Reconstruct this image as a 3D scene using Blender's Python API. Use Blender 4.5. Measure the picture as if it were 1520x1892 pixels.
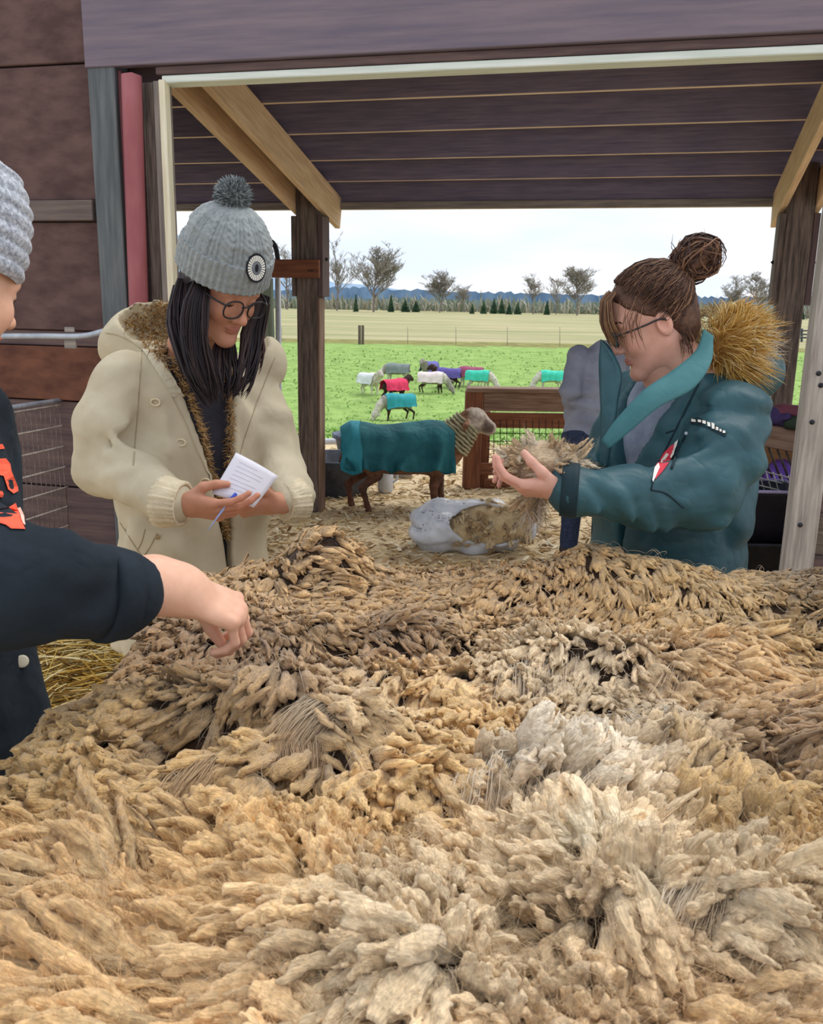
import bpy, bmesh, math, random
import numpy as np
from mathutils import Vector, Matrix, geometry
from mathutils.bvhtree import BVHTree

for o in list(bpy.data.objects):
    bpy.data.objects.remove(o)
S = bpy.context.scene
COL = S.collection
rng = np.random.default_rng(11)
random.seed(5)
R = math.radians

# ------------------------------------------------------------------ camera
FPX, CW, CH = 1620.0, 1520.0, 1892.0
CAM = np.array([0.0, 0.0, 1.6])
PITCH, ROLL = R(13.3), R(1.1)
_f = np.array([0, math.cos(PITCH), -math.sin(PITCH)])
_r0 = np.array([1.0, 0, 0])
_u0 = np.array([0, math.sin(PITCH), math.cos(PITCH)])
_r = math.cos(ROLL) * _r0 + math.sin(ROLL) * _u0
_u = -math.sin(ROLL) * _r0 + math.cos(ROLL) * _u0
cd = bpy.data.cameras.new('camera')
cd.sensor_fit = 'HORIZONTAL'; cd.sensor_width = 36.0; cd.lens = FPX / CW * 36.0
cd.dof.use_dof = True; cd.dof.focus_distance = 2.3; cd.dof.aperture_fstop = 20
cd.clip_start = 0.02; cd.clip_end = 6000
cam = bpy.data.objects.new('camera', cd); COL.objects.link(cam)
M = Matrix.Identity(4)
for i in range(3):
    M[i][0] = _r[i]; M[i][1] = _u[i]; M[i][2] = -_f[i]; M[i][3] = CAM[i]
cam.matrix_world = M
S.camera = cam

def ray(px, py):
    d = _f + _r * ((px - CW / 2) / FPX) - _u * ((py - CH / 2) / FPX)
    return d
def at(px, py, Y):
    "world point on the sight line of a photo pixel, at ground distance Y"
    d = ray(px, py)
    return CAM + d * (Y / d[1])
def ground_at(px, py, z=0.0):
    d = ray(px, py)
    return CAM + d * ((z - CAM[2]) / d[2])

# ------------------------------------------------------------------ world and light (overcast day)
S.view_settings.view_transform = 'Standard'
S.view_settings.look = 'None'
S.view_settings.gamma = 1.0
S.view_settings.use_curve_mapping = False
S.view_settings.exposure = 0.0
wd = bpy.data.worlds.new('overcast'); S.world = wd; wd.use_nodes = True
nt = wd.node_tree; nt.nodes.clear()
wo = nt.nodes.new('ShaderNodeOutputWorld'); bg = nt.nodes.new('ShaderNodeBackground')
tc = nt.nodes.new('ShaderNodeTexCoord'); mp = nt.nodes.new('ShaderNodeMapping')
mp.inputs['Scale'].default_value = (1.6, 1.6, 7.0)
nz = nt.nodes.new('ShaderNodeTexNoise'); nz.inputs['Scale'].default_value = 1.7; nz.inputs['Detail'].default_value = 5
rp = nt.nodes.new('ShaderNodeValToRGB')
rp.color_ramp.elements[0].position = 0.38; rp.color_ramp.elements[0].color = (0.76, 0.84, 0.96, 1)
rp.color_ramp.elements[1].position = 0.62; rp.color_ramp.elements[1].color = (0.96, 0.965, 0.99, 1)
nt.links.new(tc.outputs['Generated'], mp.inputs['Vector']); nt.links.new(mp.outputs[0], nz.inputs['Vector'])
nt.links.new(nz.outputs['Fac'], rp.inputs['Fac']); nt.links.new(rp.outputs[0], bg.inputs['Color'])
bg.inputs['Strength'].default_value = 1.18
nt.links.new(bg.outputs[0], wo.inputs['Surface'])

sd = bpy.data.lights.new('sun', 'SUN'); sd.energy = 2.2; sd.angle = R(50); sd.color = (1.0, 0.95, 0.87)
sun = bpy.data.objects.new('sun', sd); COL.objects.link(sun)
sun.rotation_euler = (R(-22), R(30), 0)      # thin bright cloud high on the left, beyond the yard

# ------------------------------------------------------------------ helpers
def empty(name, loc=(0, 0, 0)):
    o = bpy.data.objects.new(name, None); COL.objects.link(o)
    o.location = Vector(loc); o.empty_display_size = 0.1
    return o
def tag(o, label=None, cat=None, group=None, kind=None):
    if label: o['label'] = label
    if cat: o['category'] = cat
    if group: o['group'] = group
    if kind: o['kind'] = kind
    return o
def setparent(o, p):
    if p is None: return
    o.parent = p
    inv = Matrix.Identity(4); q = p; loc = Vector((0, 0, 0))
    bpy_m = parent_world(p)
    o.matrix_parent_inverse = bpy_m.inverted()
_PW = {}
def parent_world(p):
    m = Matrix.LocRotScale(p.location, p.rotation_euler, p.scale)
    if p.parent:
        return parent_world(p.parent) @ p.matrix_parent_inverse @ m
    return m

def mesh(name, V, F, mat=None, parent=None, smooth=True, col=None, at_=None):
    "one mesh object from world-space vertices; F is an (n,3)/(n,4) array or a list of tuples"
    me = bpy.data.meshes.new(name)
    V = np.asarray(V, dtype=np.float32)
    if isinstance(F, np.ndarray):
        k = F.shape[1]; n = len(F)
        me.vertices.add(len(V)); me.vertices.foreach_set('co', V.ravel())
        me.loops.add(n * k); me.polygons.add(n)
        me.polygons.foreach_set('loop_start', np.arange(0, n * k, k, dtype=np.int32))
        me.loops.foreach_set('vertex_index', F.astype(np.int32).ravel())
        me.update(calc_edges=True)
    else:
        me.from_pydata(V.tolist(), [], F); me.update()
    me.polygons.foreach_set('use_smooth', np.full(len(me.polygons), smooth))
    if col is not None:
        a = me.color_attributes.new('Col', 'FLOAT_COLOR', 'POINT')
        c = np.ones((len(V), 4), dtype=np.float32); c[:, :3] = col
        a.data.foreach_set('color', c.ravel())
    if mat is not None: me.materials.append(mat)
    o = bpy.data.objects.new(name, me); COL.objects.link(o)
    setparent(o, parent)
    return o

def join(parts):
    "join (V,F) pairs, F arrays of equal width"
    Vs, Fs, off = [], [], 0
    for V, F in parts:
        Vs.append(np.asarray(V)); Fs.append(np.asarray(F) + off); off += len(V)
    return np.concatenate(Vs), np.concatenate(Fs)

def nrm(a):
    a = np.asarray(a, float)
    return a / (np.linalg.norm(a, axis=-1, keepdims=True) + 1e-12)

def tubes(P, rad, sides=6, closed=False):
    "P (N,K,3) paths, rad (N,K): returns V (N*K*sides,3), F quads"
    P = np.asarray(P, float)
    if P.ndim == 2: P = P[None]
    N, K, _ = P.shape
    rad = np.broadcast_to(np.asarray(rad, float), (N, K))
    T = np.gradient(P, axis=1)
    if closed:
        T = np.roll(P, -1, axis=1) - np.roll(P, 1, axis=1)
    T = nrm(T)
    chord = nrm(P[:, -1] - P[:, 0] + 1e-6)
    ref = np.where(np.abs(chord[:, 2:3]) > 0.75, np.array([[1.0, 0.2, 0]]), np.array([[0, 0.1, 1.0]]))
    ref = np.repeat(ref[:, None, :], K, axis=1)
    if closed:
        ref = np.repeat(nrm(np.cross(P[:, 0] - P.mean(1), P[:, K // 4] - P.mean(1)))[:, None, :], K, axis=1)
    A = nrm(np.cross(T, ref)); B = np.cross(T, A)
    th = np.arange(sides) * 2 * math.pi / sides
    V = P[:, :, None, :] + rad[:, :, None, None] * (A[:, :, None, :] * np.cos(th)[None, None, :, None] + B[:, :, None, :] * np.sin(th)[None, None, :, None])
    kk = K if closed else K - 1
    i = np.arange(kk)[:, None]; j = np.arange(sides)[None, :]
    i2 = (i + 1) % K
    a = i * sides + j; b = i * sides + (j + 1) % sides; c = i2 * sides + (j + 1) % sides; d = i2 * sides + j
    q = np.stack([a, d, c, b], -1).reshape(-1, 4)
    F = (q[None] + (np.arange(N) * K * sides)[:, None, None]).reshape(-1, 4)
    return V.reshape(-1, 3), F

def smooth_path(pts, n):
    "Catmull-Rom through pts, n samples"
    p = np.asarray(pts, float)
    q = np.vstack([2 * p[0] - p[1], p, 2 * p[-1] - p[-2]])
    t = np.linspace(0, len(p) - 1 - 1e-6, n); i = t.astype(int); f = (t - i)[:, None]
    a, b, c, d = q[i], q[i + 1], q[i + 2], q[i + 3]
    return 0.5 * ((2 * b) + (c - a) * f + (2 * a - 5 * b + 4 * c - d) * f ** 2 + (3 * b - a - 3 * c + d) * f ** 3)

def tube(name, pts, r, mat, parent=None, n=None, sides=8, closed=False, col=None):
    p = smooth_path(pts, n) if n else np.asarray(pts, float)
    rr = np.full(len(p), r) if np.isscalar(r) else np.interp(np.linspace(0, 1, len(p)), np.linspace(0, 1, len(r)), r)
    if not closed:    # round the ends off
        d0 = nrm(p[1] - p[0]); d1 = nrm(p[-1] - p[-2])
        p = np.vstack([p[0] - d0 * rr[0] * .3, p, p[-1] + d1 * rr[-1] * .3]); rr = np.concatenate([[rr[0] * .05], rr, [rr[-1] * .05]])
    V, F = tubes(p, rr[None], sides, closed)
    return mesh(name, V, F, mat, parent, True, col)

def boxmesh(l, w, h, bev=0.0):
    bm = bmesh.new(); bmesh.ops.create_cube(bm, size=1.0)
    bmesh.ops.scale(bm, vec=(l, w, h), verts=bm.verts)
    if bev > 0:
        bmesh.ops.bevel(bm, geom=bm.edges[:], offset=bev, segments=1, affect='EDGES')
    me = bpy.data.meshes.new('box'); bm.to_mesh(me); bm.free()
    return me
def beam(name, p0, p1, w, h, mat, parent=None, bev=0.004, side=None, mats2=None):
    "a board from p0 to p1 (centre line); w sideways (horizontal), h in the plane of up; local X runs along it so grain follows"
    p0 = Vector(p0); p1 = Vector(p1); d = p1 - p0; L = d.length; x = d.normalized()
    s = Vector(side) if side is not None else Vector((0, 0, 1)).cross(x)
    if s.length < 1e-3: s = Vector((0, 1, 0))
    s = (s - x * s.dot(x)).normalized(); z = x.cross(s).normalized()
    me = boxmesh(L, w, h, bev); me.name = name
    me.materials.append(mat)
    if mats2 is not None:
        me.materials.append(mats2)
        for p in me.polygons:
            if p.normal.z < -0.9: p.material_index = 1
    o = bpy.data.objects.new(name, me); COL.objects.link(o)
    m = Matrix((x, s, z)).transposed().to_4x4(); m.translation = (p0 + p1) / 2
    if parent:
        o.parent = parent; pm = parent_world(parent)
        o.matrix_parent_inverse = pm.inverted()
    o.location = m.translation; o.rotation_euler = m.to_euler()
    return o

# ------------------------------------------------------------------ noise and signed-distance modelling
def _hash(ix, iy, iz, s=0):
    n = (ix * 374761393 + iy * 668265263 + iz * 2147483647 + s * 974634343) & 0xffffffff
    n = ((n ^ (n >> 13)) * 1274126177) & 0xffffffff
    n = n ^ (n >> 16)
    return (n & 0xffffff) / float(0xffffff)
def vnoise(P, s=0):
    "smooth value noise in -1..1"
    P = np.asarray(P, float); i = np.floor(P).astype(np.int64); f = P - i; f = f * f * (3 - 2 * f)
    x, y, z = i[..., 0], i[..., 1], i[..., 2]; r = 0
    for dx in (0, 1):
        wx = f[..., 0] if dx else 1 - f[..., 0]
        for dy in (0, 1):
            wy = f[..., 1] if dy else 1 - f[..., 1]
            for dz in (0, 1):
                wz = f[..., 2] if dz else 1 - f[..., 2]
                r = r + wx * wy * wz * _hash(x + dx, y + dy, z + dz, s)
    return r * 2 - 1
def fbm(P, s=0, o=3):
    r = 0; a = 1.0
    for k in range(o):
        r = r + a * vnoise(np.asarray(P) * 2 ** k, s + k); a *= .5
    return r / 1.75

def smin(a, b, k):
    h = np.clip(0.5 + 0.5 * (b - a) / k, 0, 1)
    return b + (a - b) * h - k * h * (1 - h)
def smax(a, b, k): return -smin(-a, -b, k)
def rcone(P, a, b, ra, rb):
    a = np.asarray(a, float); b = np.asarray(b, float); ba = b - a
    t = np.clip((P - a) @ ba / (ba @ ba + 1e-12), 0, 1)
    return np.linalg.norm(P - a - t[:, None] * ba, axis=1) - (ra + (rb - ra) * t)
def ell(P, c, r, M3=None):
    q = P - np.asarray(c, float)
    if M3 is not None: q = q @ M3        # columns of M3 are the axes
    r = np.asarray(r, float)
    k0 = np.linalg.norm(q / r, axis=1); k1 = np.linalg.norm(q / (r * r), axis=1) + 1e-9
    return k0 * (k0 - 1.0) / k1
def chain(P, pts, rad, k=0.015):
    d = None
    for i in range(len(pts) - 1):
        e = rcone(P, pts[i], pts[i + 1], rad[i], rad[i + 1])
        d = e if d is None else smin(d, e, k)
    return d
def loft(P, keys, yaw=0.0, power=2.0):
    "keys: (z, cx, cy, rx, ry) low to high; ellipse sections turned by yaw"
    K = np.array(sorted(keys), float); z = P[:, 2]
    cx = np.interp(z, K[:, 0], K[:, 1]); cy = np.interp(z, K[:, 0], K[:, 2])
    rx = np.interp(z, K[:, 0], K[:, 3]); ry = np.interp(z, K[:, 0], K[:, 4])
    x = P[:, 0] - cx; y = P[:, 1] - cy; c, s = math.cos(yaw), math.sin(yaw)
    u = x * c + y * s; v = -x * s + y * c
    m = (np.abs(u / rx) ** power + np.abs(v / ry) ** power) ** (1 / power)
    d = (m - 1) * np.minimum(rx, ry)
    return smax(smax(d, z - K[-1, 0], .02), K[0, 0] - z, .02)

def surf(fn, lo, hi, res):
    "surface nets over a box; fn maps (N,3) points to distances"
    lo = np.asarray(lo, float); hi = np.asarray(hi, float)
    n = np.maximum(np.ceil((hi - lo) / res).astype(int) + 1, 4)
    ax = [lo[i] + np.arange(n[i]) * res for i in range(3)]
    # coarse pass keeps the fine evaluation near the surface
    G = np.stack(np.meshgrid(*ax, indexing='ij'), -1)
    D = np.empty(n, np.float32)
    st = 4
    cax = [np.arange(0, n[i] + st, st) for i in range(3)]
    cg = np.stack(np.meshgrid(*[lo[i] + cax[i] * res for i in range(3)], indexing='ij'), -1)
    cd_ = fn(cg.reshape(-1, 3)).reshape(cg.shape[:3])
    near = np.abs(cd_) < res * st * 2.6
    big = np.repeat(np.repeat(np.repeat(near, st, 0), st, 1), st, 2)
    h = st // 2
    big = np.pad(big, h, mode='edge')[2 * h:, 2 * h:, 2 * h:] if False else big
    full = np.zeros(n, bool)
    # a fine point belongs to the coarse node at or below it; take both ends
    idx = [np.minimum(np.arange(n[i]) // st, near.shape[i] - 2) for i in range(3)]
    val = np.empty(n, np.float32)
    nn = np.zeros(n, bool)
    for dx in (0, 1):
        for dy in (0, 1):
            for dz in (0, 1):
                nn |= near[np.ix_(idx[0] + dx, idx[1] + dy, idx[2] + dz)]
    D[:] = cd_[np.ix_(idx[0], idx[1], idx[2])]
    D[nn] = fn(G[nn])
    ins = D < 0
    c = [ins[dx:n[0] - 1 + dx, dy:n[1] - 1 + dy, dz:n[2] - 1 + dz] for dx in (0, 1) for dy in (0, 1) for dz in (0, 1)]
    cnt = sum(x.astype(np.int8) for x in c)
    act = (cnt > 0) & (cnt < 8)
    ci = np.argwhere(act); idm = -np.ones(act.shape, np.int64); idm[act] = np.arange(len(ci))
    acc = np.zeros((len(ci), 3)); w = np.zeros(len(ci))
    cor = [(0, 0, 0), (1, 0, 0), (0, 1, 0), (1, 1, 0), (0, 0, 1), (1, 0, 1), (0, 1, 1), (1, 1, 1)]
    for a in range(8):
        for b in range(a + 1, 8):
            if sum(abs(cor[a][i] - cor[b][i]) for i in range(3)) != 1: continue
            pa = ci + cor[a]; pb = ci + cor[b]
            da = D[pa[:, 0], pa[:, 1], pa[:, 2]]; db = D[pb[:, 0], pb[:, 1], pb[:, 2]]
            m = (da < 0) != (db < 0)
            t = np.where(m, da / np.where(m, da - db, 1), 0)
            acc += np.where(m[:, None], pa + t[:, None] * (pb - pa), 0); w += m
    V = lo + acc / w[:, None] * res
    F = []
    for axis in range(3):
        sl = [slice(None)] * 3; sh = [slice(None)] * 3
        sl[axis] = slice(0, -1); sh[axis] = slice(1, None)
        ch = ins[tuple(sl)] != ins[tuple(sh)]
        e = np.argwhere(ch); b, cc = (axis + 1) % 3, (axis + 2) % 3
        e = e[(e[:, b] > 0) & (e[:, cc] > 0) & (e[:, b] < n[b] - 1) & (e[:, cc] < n[cc] - 1)]
        if not len(e): continue
        ub = np.zeros(3, int); ub[b] = 1; uc = np.zeros(3, int); uc[cc] = 1
        q = [idm[tuple((e - o_).T)] for o_ in (ub + uc, uc, np.zeros(3, int), ub)]
        q = np.stack(q, -1)
        flip = ~ins[tuple(e.T)]
        q[flip] = q[flip][:, ::-1]
        F.append(q)
    F = np.concatenate(F); F = F[(F >= 0).all(1)]
    return V, F

def bvh_of(*objs):
    V, F, off = [], [], 0
    for o in objs:
        m = parent_world(o) if o.parent is None else parent_world(o)
        me = o.data
        v = [m @ x.co for x in me.vertices]
        V += v; F += [[i + off for i in p.vertices] for p in me.polygons]; off += len(v)
    return BVHTree.FromPolygons(V, F)
def bvh_vf(V, F): return BVHTree.FromPolygons([Vector(v) for v in V], [list(map(int, f)) for f in F])
def cast(bvh, px, py, off=0.0, fallback=None):
    d = Vector(ray(px, py)).normalized()
    h = bvh.ray_cast(Vector(CAM), d)
    if h[0] is None:
        if fallback is None: return None
        return np.array(at(px, py, fallback))
    n = h[1]
    if n.dot(d) > 0: n = -n
    return np.array(h[0] + n * off)
def line_on(name, bvh, pts, r, mat, parent, n=24, off=0.0, fallback=2.1, sides=6):
    "a cord or seam lying on a surface along the sight lines of the given pixels"
    q = smooth_path([(x, y, 0) for x, y in pts], n)
    p = [cast(bvh, x, y, off, fallback) for x, y, _ in q]
    return tube(name, np.array(p), r, mat, parent, sides=sides)
def patch_on(name, bvh, poly, mat, parent, off=0.0015, thick=0.002, fallback=2.1):
    "a flat piece (print, patch, flap) that follows a surface; poly in photo pixels"
    pts = []
    for i in range(len(poly)):
        a = poly[i]; b = poly[(i + 1) % len(poly)]
        m = max(1, int(math.hypot(b[0] - a[0], b[1] - a[1]) // 8))
        for k in range(m): pts.append((a[0] + (b[0] - a[0]) * k / m, a[1] + (b[1] - a[1]) * k / m))
    top = []
    for x, y in pts:
        top.append(cast(bvh, x, y, off + thick, fallback))
    top = np.array(top)
    fwd = np.mean([ray(x, y) for x, y in pts], axis=0); fwd /= np.linalg.norm(fwd)
    bot = top + fwd * (thick + off * 1.2)
    n = len(pts)
    tri = geometry.tessellate_polygon([[Vector((x, y, 0)) for x, y in pts]])
    F = []
    for t in tri:
        F.append(tuple(t)); F.append(tuple(i + n for i in reversed(t)))
    for i in range(n):
        j = (i + 1) % n; F.append((i, j, j + n)); F.append((i, j + n, i + n))
    o = mesh(name, np.vstack([top, bot]), F, mat, parent, False)
    bm = bmesh.new(); bm.from_mesh(o.data); bmesh.ops.recalc_face_normals(bm, faces=bm.faces[:]); bm.to_mesh(o.data); bm.free()
    return o

# ------------------------------------------------------------------ materials
def _lin(c):
    return tuple(((x / 255) / 12.92 if x / 255 <= .04045 else ((x / 255 + .055) / 1.055) ** 2.4) for x in c)
def lin(*c): return _lin(c)
def mat(name, c1, c2=None, rough=.8, scale=20.0, stretch=(1, 1, 1), bump=0.0, bscale=None, bdist=.01, detail=4, attr=False,
        metal=0.0, sheen=0.0, spec=.3, coords='Object', lo=.35, hi=.65, trans=0.0, alpha=1.0, sss=0.0, wave=None):
    m = bpy.data.materials.new(name); m.use_nodes = True
    nt = m.node_tree; b = nt.nodes['Principled BSDF']; L = nt.links.new
    b.inputs['Roughness'].default_value = rough; b.inputs['Metallic'].default_value = metal
    b.inputs['Specular IOR Level'].default_value = spec
    if sheen: b.inputs['Sheen Weight'].default_value = sheen; b.inputs['Sheen Roughness'].default_value = .6
    if trans: b.inputs['Transmission Weight'].default_value = trans
    if alpha < 1: b.inputs['Alpha'].default_value = alpha
    if sss:
        b.inputs['Subsurface Weight'].default_value = sss; b.inputs['Subsurface Radius'].default_value = (.012, .005, .003); b.inputs['Subsurface Scale'].default_value = 1
    t = nt.nodes.new('ShaderNodeTexCoord'); mp = nt.nodes.new('ShaderNodeMapping')
    mp.inputs['Scale'].default_value = stretch; L(t.outputs[coords], mp.inputs['Vector'])
    c1 = tuple(c1); c2 = tuple(c2) if c2 is not None else c1
    nz = nt.nodes.new('ShaderNodeTexNoise'); nz.inputs['Scale'].default_value = scale; nz.inputs['Detail'].default_value = detail; nz.inputs['Roughness'].default_value = .6
    L(mp.outputs[0], nz.inputs['Vector'])
    rp = nt.nodes.new('ShaderNodeValToRGB'); rp.color_ramp.elements[0].position = lo; rp.color_ramp.elements[1].position = hi
    rp.color_ramp.elements[0].color = (*c1, 1); rp.color_ramp.elements[1].color = (*c2, 1)
    L(nz.outputs['Fac'], rp.inputs['Fac']); out = rp.outputs[0]
    if attr:
        a = nt.nodes.new('ShaderNodeAttribute'); a.attribute_name = 'Col'
        mx = nt.nodes.new('ShaderNodeMix'); mx.data_type = 'RGBA'; mx.blend_type = 'MULTIPLY'; mx.inputs[0].default_value = 1
        L(a.outputs['Color'], mx.inputs[6]); L(out, mx.inputs[7]); out = mx.outputs[2]
    L(out, b.inputs['Base Color'])
    if bump:
        n2 = nt.nodes.new('ShaderNodeTexNoise'); n2.inputs['Scale'].default_value = bscale or scale * 3; n2.inputs['Detail'].default_value = 3
        L(mp.outputs[0], n2.inputs['Vector'])
        bp = nt.nodes.new('ShaderNodeBump'); bp.inputs['Strength'].default_value = bump; bp.inputs['Distance'].default_value = bdist
        L(n2.outputs['Fac'], bp.inputs['Height']); L(bp.outputs[0], b.inputs['Normal'])
    return m
def wood(name, c1, c2, rough=.75, scale=9.0, bump=.35):
    return mat(name, c1, c2, rough, scale, (.35, 5, 5), bump, scale * 2.2, .004, 6)
# ------------------------------------------------------------------ wood and ground materials
W_DARK = wood('dark_stained_wood', lin(86, 70, 72), lin(112, 92, 88))
W_PURL = wood('purlin_wood', lin(112, 104, 126), lin(140, 128, 144))
W_RAW = wood('raw_pine', lin(204, 172, 136), lin(234, 206, 170))
W_EDGE = wood('pale_lit_board_edge', lin(214, 190, 166), lin(240, 222, 200))  # pale raw undersides; the light they catch is put into the colour
W_GREY = wood('weathered_wood', lin(120, 114, 110), lin(160, 150, 142))
W_GREYBLUE = wood('grey_blue_post', lin(84, 90, 94), lin(108, 112, 114))
W_CREAM = wood('cream_trim', lin(214, 204, 176), lin(238, 232, 208))
W_POST = wood('old_post', lin(72, 62, 58), lin(130, 114, 104), scale=14, bump=.6)
W_RED = wood('redwood_board', lin(104, 62, 44), lin(146, 94, 66))
W_REDGREY = wood('weathered_rail', lin(112, 84, 70), lin(150, 124, 106))
W_JAMB = wood('grey_white_jamb', lin(138, 130, 124), lin(184, 176, 168), scale=12)
W_STRIP = wood('lit_trim_strip', lin(206, 216, 206), lin(226, 232, 226))  # lit lower trim of the lintel, its brightness put into the colour
M_WALLP = mat('wall_plywood', lin(78, 58, 56), lin(104, 80, 76), .85, 5, (1, 1, 2.2), .3, 60, .003)
M_WALLB = mat('wall_board_brown', lin(86, 54, 44), lin(120, 78, 60), .85, 5, (1, 1, 2.2), .3, 60, .003)
M_REDPIPE = mat('red_painted_pipe', lin(142, 74, 80), lin(164, 98, 102), .5, 6, (1, 1, .3), .1, 40)
M_CONDUIT = mat('galvanised_metal', lin(158, 166, 178), lin(194, 200, 210), .4, 12, metal=.25)
M_WIRE = mat('fence_wire', lin(186, 176, 164), lin(226, 216, 204), .5, 30)
M_BLACKWIRE = mat('dark_wire', lin(58, 50, 46), lin(84, 74, 68), .5, 30, metal=.3)
M_PVC = mat('white_pvc', lin(200, 204, 216), lin(224, 228, 236), .35, 8)
M_BOLT = mat('dark_steel', lin(44, 44, 52), lin(60, 60, 66), .45, metal=.7)

# ------------------------------------------------------------------ building frame: u along the barn wall, v outward
BETA = R(14)
wv = np.array([math.cos(BETA), -math.sin(BETA), 0]); nv = np.array([math.sin(BETA), math.cos(BETA), 0])
OB = ground_at(577, 942)
def B(u, v, z): return OB + wv * u + nv * v + np.array([0, 0, z])
def onv(px, py, v):
    "building coordinates (u,z) where a photo sight line meets the plane at v"
    d = ray(px, py); t = (v - (CAM - OB) @ nv) / (d @ nv); p = CAM + d * t - OB
    return float(p @ wv), float(p[2])
_j = at(306, 300, 4.4) - OB
VW = float(_j @ nv)              # inside face of the barn wall

UJ, _ = onv(306, 300, VW)                 # left side of the doorway
UR, _ = onv(1470, 900, VW)                # right side of the doorway
ZL = onv(760, 126, VW)[1]                 # underside of the lintel
wall = empty('wall_front'); tag(wall, 'dark brown barn wall of boards around a wide doorway', kind='structure')
T = .12
def wb(name, u0, u1, z0, z1, v, t, m, bev=.004):
    return beam(name, B(u0, v + t / 2, (z0 + z1) / 2), B(u1, v + t / 2, (z0 + z1) / 2), t, z1 - z0, m, wall, bev)
def wp(name, u, w, z0, z1, v, t, m):
    return beam(name, B(u, v + t / 2, z0), B(u, v + t / 2, z1), w, t, m, wall, .004, side=wv)
# left of the doorway, from the trim outward (pixel columns of the photo)
def ucol(px, py=300, v=VW): return onv(px, py, v)[0]
uc = [ucol(x) for x in (175, 225, 232, 262, 286, 300, 312)]
wp('door_trim', (uc[5] + uc[6]) / 2, uc[6] - uc[5], 0, ZL, VW - .01, .05, W_CREAM)
wp('stud', (uc[4] + uc[5]) / 2 - .003, uc[5] - uc[4] - .006, 0, ZL, VW + .01, .12, W_GREY)
wp('stud', (uc[3] + uc[4]) / 2 - .005, uc[4] - uc[3] - .008, 0, ZL, VW + .03, .1, W_POST)
wp('batten', (uc[1] + uc[2]) / 2, uc[2] - uc[1], 0, ZL + .05, VW + .0, .1, wood('maroon_batten', lin(88, 48, 56), lin(108, 62, 66)))
wp('stud', (uc[0] + uc[1]) / 2, uc[1] - uc[0] - .004, 0, ZL + .12, VW - .02, .12, W_GREYBLUE)
# wall boards left of the stud: seams follow the photo
zs = [onv(120, y, VW)[1] for y in (-260, 115, 370, 408, 612, 640, 742, 1200)]
u_l = uc[0] - 2.2
wb('panel', u_l, uc[0] - .004, zs[1] + .004, zs[0], VW + .02, .03, M_WALLP)
wb('panel', u_l, uc[0] - .004, zs[2] + .004, zs[1] - .004, VW + .028, .03, M_WALLP)
wb('girt', u_l, uc[0] - .02, zs[3], zs[2], VW - .015, .06, wood('grey_girt', lin(92, 80, 78), lin(116, 102, 96)))
wb('panel', u_l, uc[0] - .004, zs[4] + .004, zs[3] - .004, VW + .024, .03, M_WALLP)
wb('board', u_l, uc[0] - .004, zs[5], zs[4], VW + .035, .03, W_DARK)
wb('board', u_l, uc[0] - .004, zs[6] + .004, zs[5] - .004, VW + .016, .03, M_WALLB)
wb('board', u_l, uc[0] - .004, .62, zs[6] - .004, VW + .03, .03, W_DARK)
wb('board', u_l, uc[0] - .004, .3, .612, VW + .022, .03, W_DARK)
wb('board', u_l, uc[0] - .004, 0, .292, VW + .03, .03, W_DARK)
wb('sheathing', u_l, uc[5] - .02, 0, ZL + .3, VW + .13, .02, W_DARK)
# header above the doorway
wb('header_board', uc[0] - .004, UR + 2.2, ZL + .06, ZL + .62, VW - .03, .05, wood('header_wood', lin(106, 98, 112), lin(128, 114, 122), scale=5))
wb('header_board', uc[0] - 2.2, UR + 2.2, ZL + .625, ZL + 1.3, VW - .01, .05, wood('upper_header_wood', lin(100, 88, 94), lin(122, 106, 108), scale=5))
wb('lintel_shadow_board', uc[6] - .05, UR + 2.2, ZL + .022, ZL + .058, VW + .0, .06, W_DARK)
wb('lintel_strip', uc[6] - .02, UR + 2.2, ZL - .014, ZL + .018, VW - .0, .1, W_STRIP)
# right side
wp('door_jamb', UR + .05, .115, 0, ZL - .02, VW - .01, .14, W_JAMB)
for k in range(7):
    wb('board', UR + .112, UR + 2.2, k * .19, k * .19 + .184, VW + .03 + .006 * (k % 2), .03, W_POST if k % 2 else W_DARK)
for px, py in ((1516, 712), (1512, 690), (1478, 970), (1500, 780)):
    u, z = onv(px, py, VW - .012)
    V_, F_ = tubes(np.array([B(u, VW - .016, z), B(u, VW - .012, z)]), np.array([[.008, .011]]), 8)
    o = mesh('nail_head', np.vstack([V_, [B(u, VW - .017, z)]]), [tuple(f) for f in F_] + [(16, i, (i + 1) % 8) for i in range(8)], M_BOLT, wall)

# red pipe standing beside the doorway
_p = [B(ucol(248, y, VW - .05), VW - .05, onv(248, y, VW - .05)[1]) for y in (145,)]
u0 = ucol(244, 145, VW - .05); u1 = ucol(256, 530, VW - .05)
z0 = onv(244, 140, VW - .05)[1]; z1 = onv(256, 530, VW - .05)[1]
pr = tube('red_pipe', [B(u0, VW - .055, z0), B(u1, VW - .055, z1), B(u1 + (u1 - u0) * z1 / (z0 - z1) * .9, VW - .055, 0.01)], .046, M_REDPIPE, sides=16, n=12)
tag(pr, 'faded red metal pipe standing against the wall beside the doorway', 'pipe')
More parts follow.
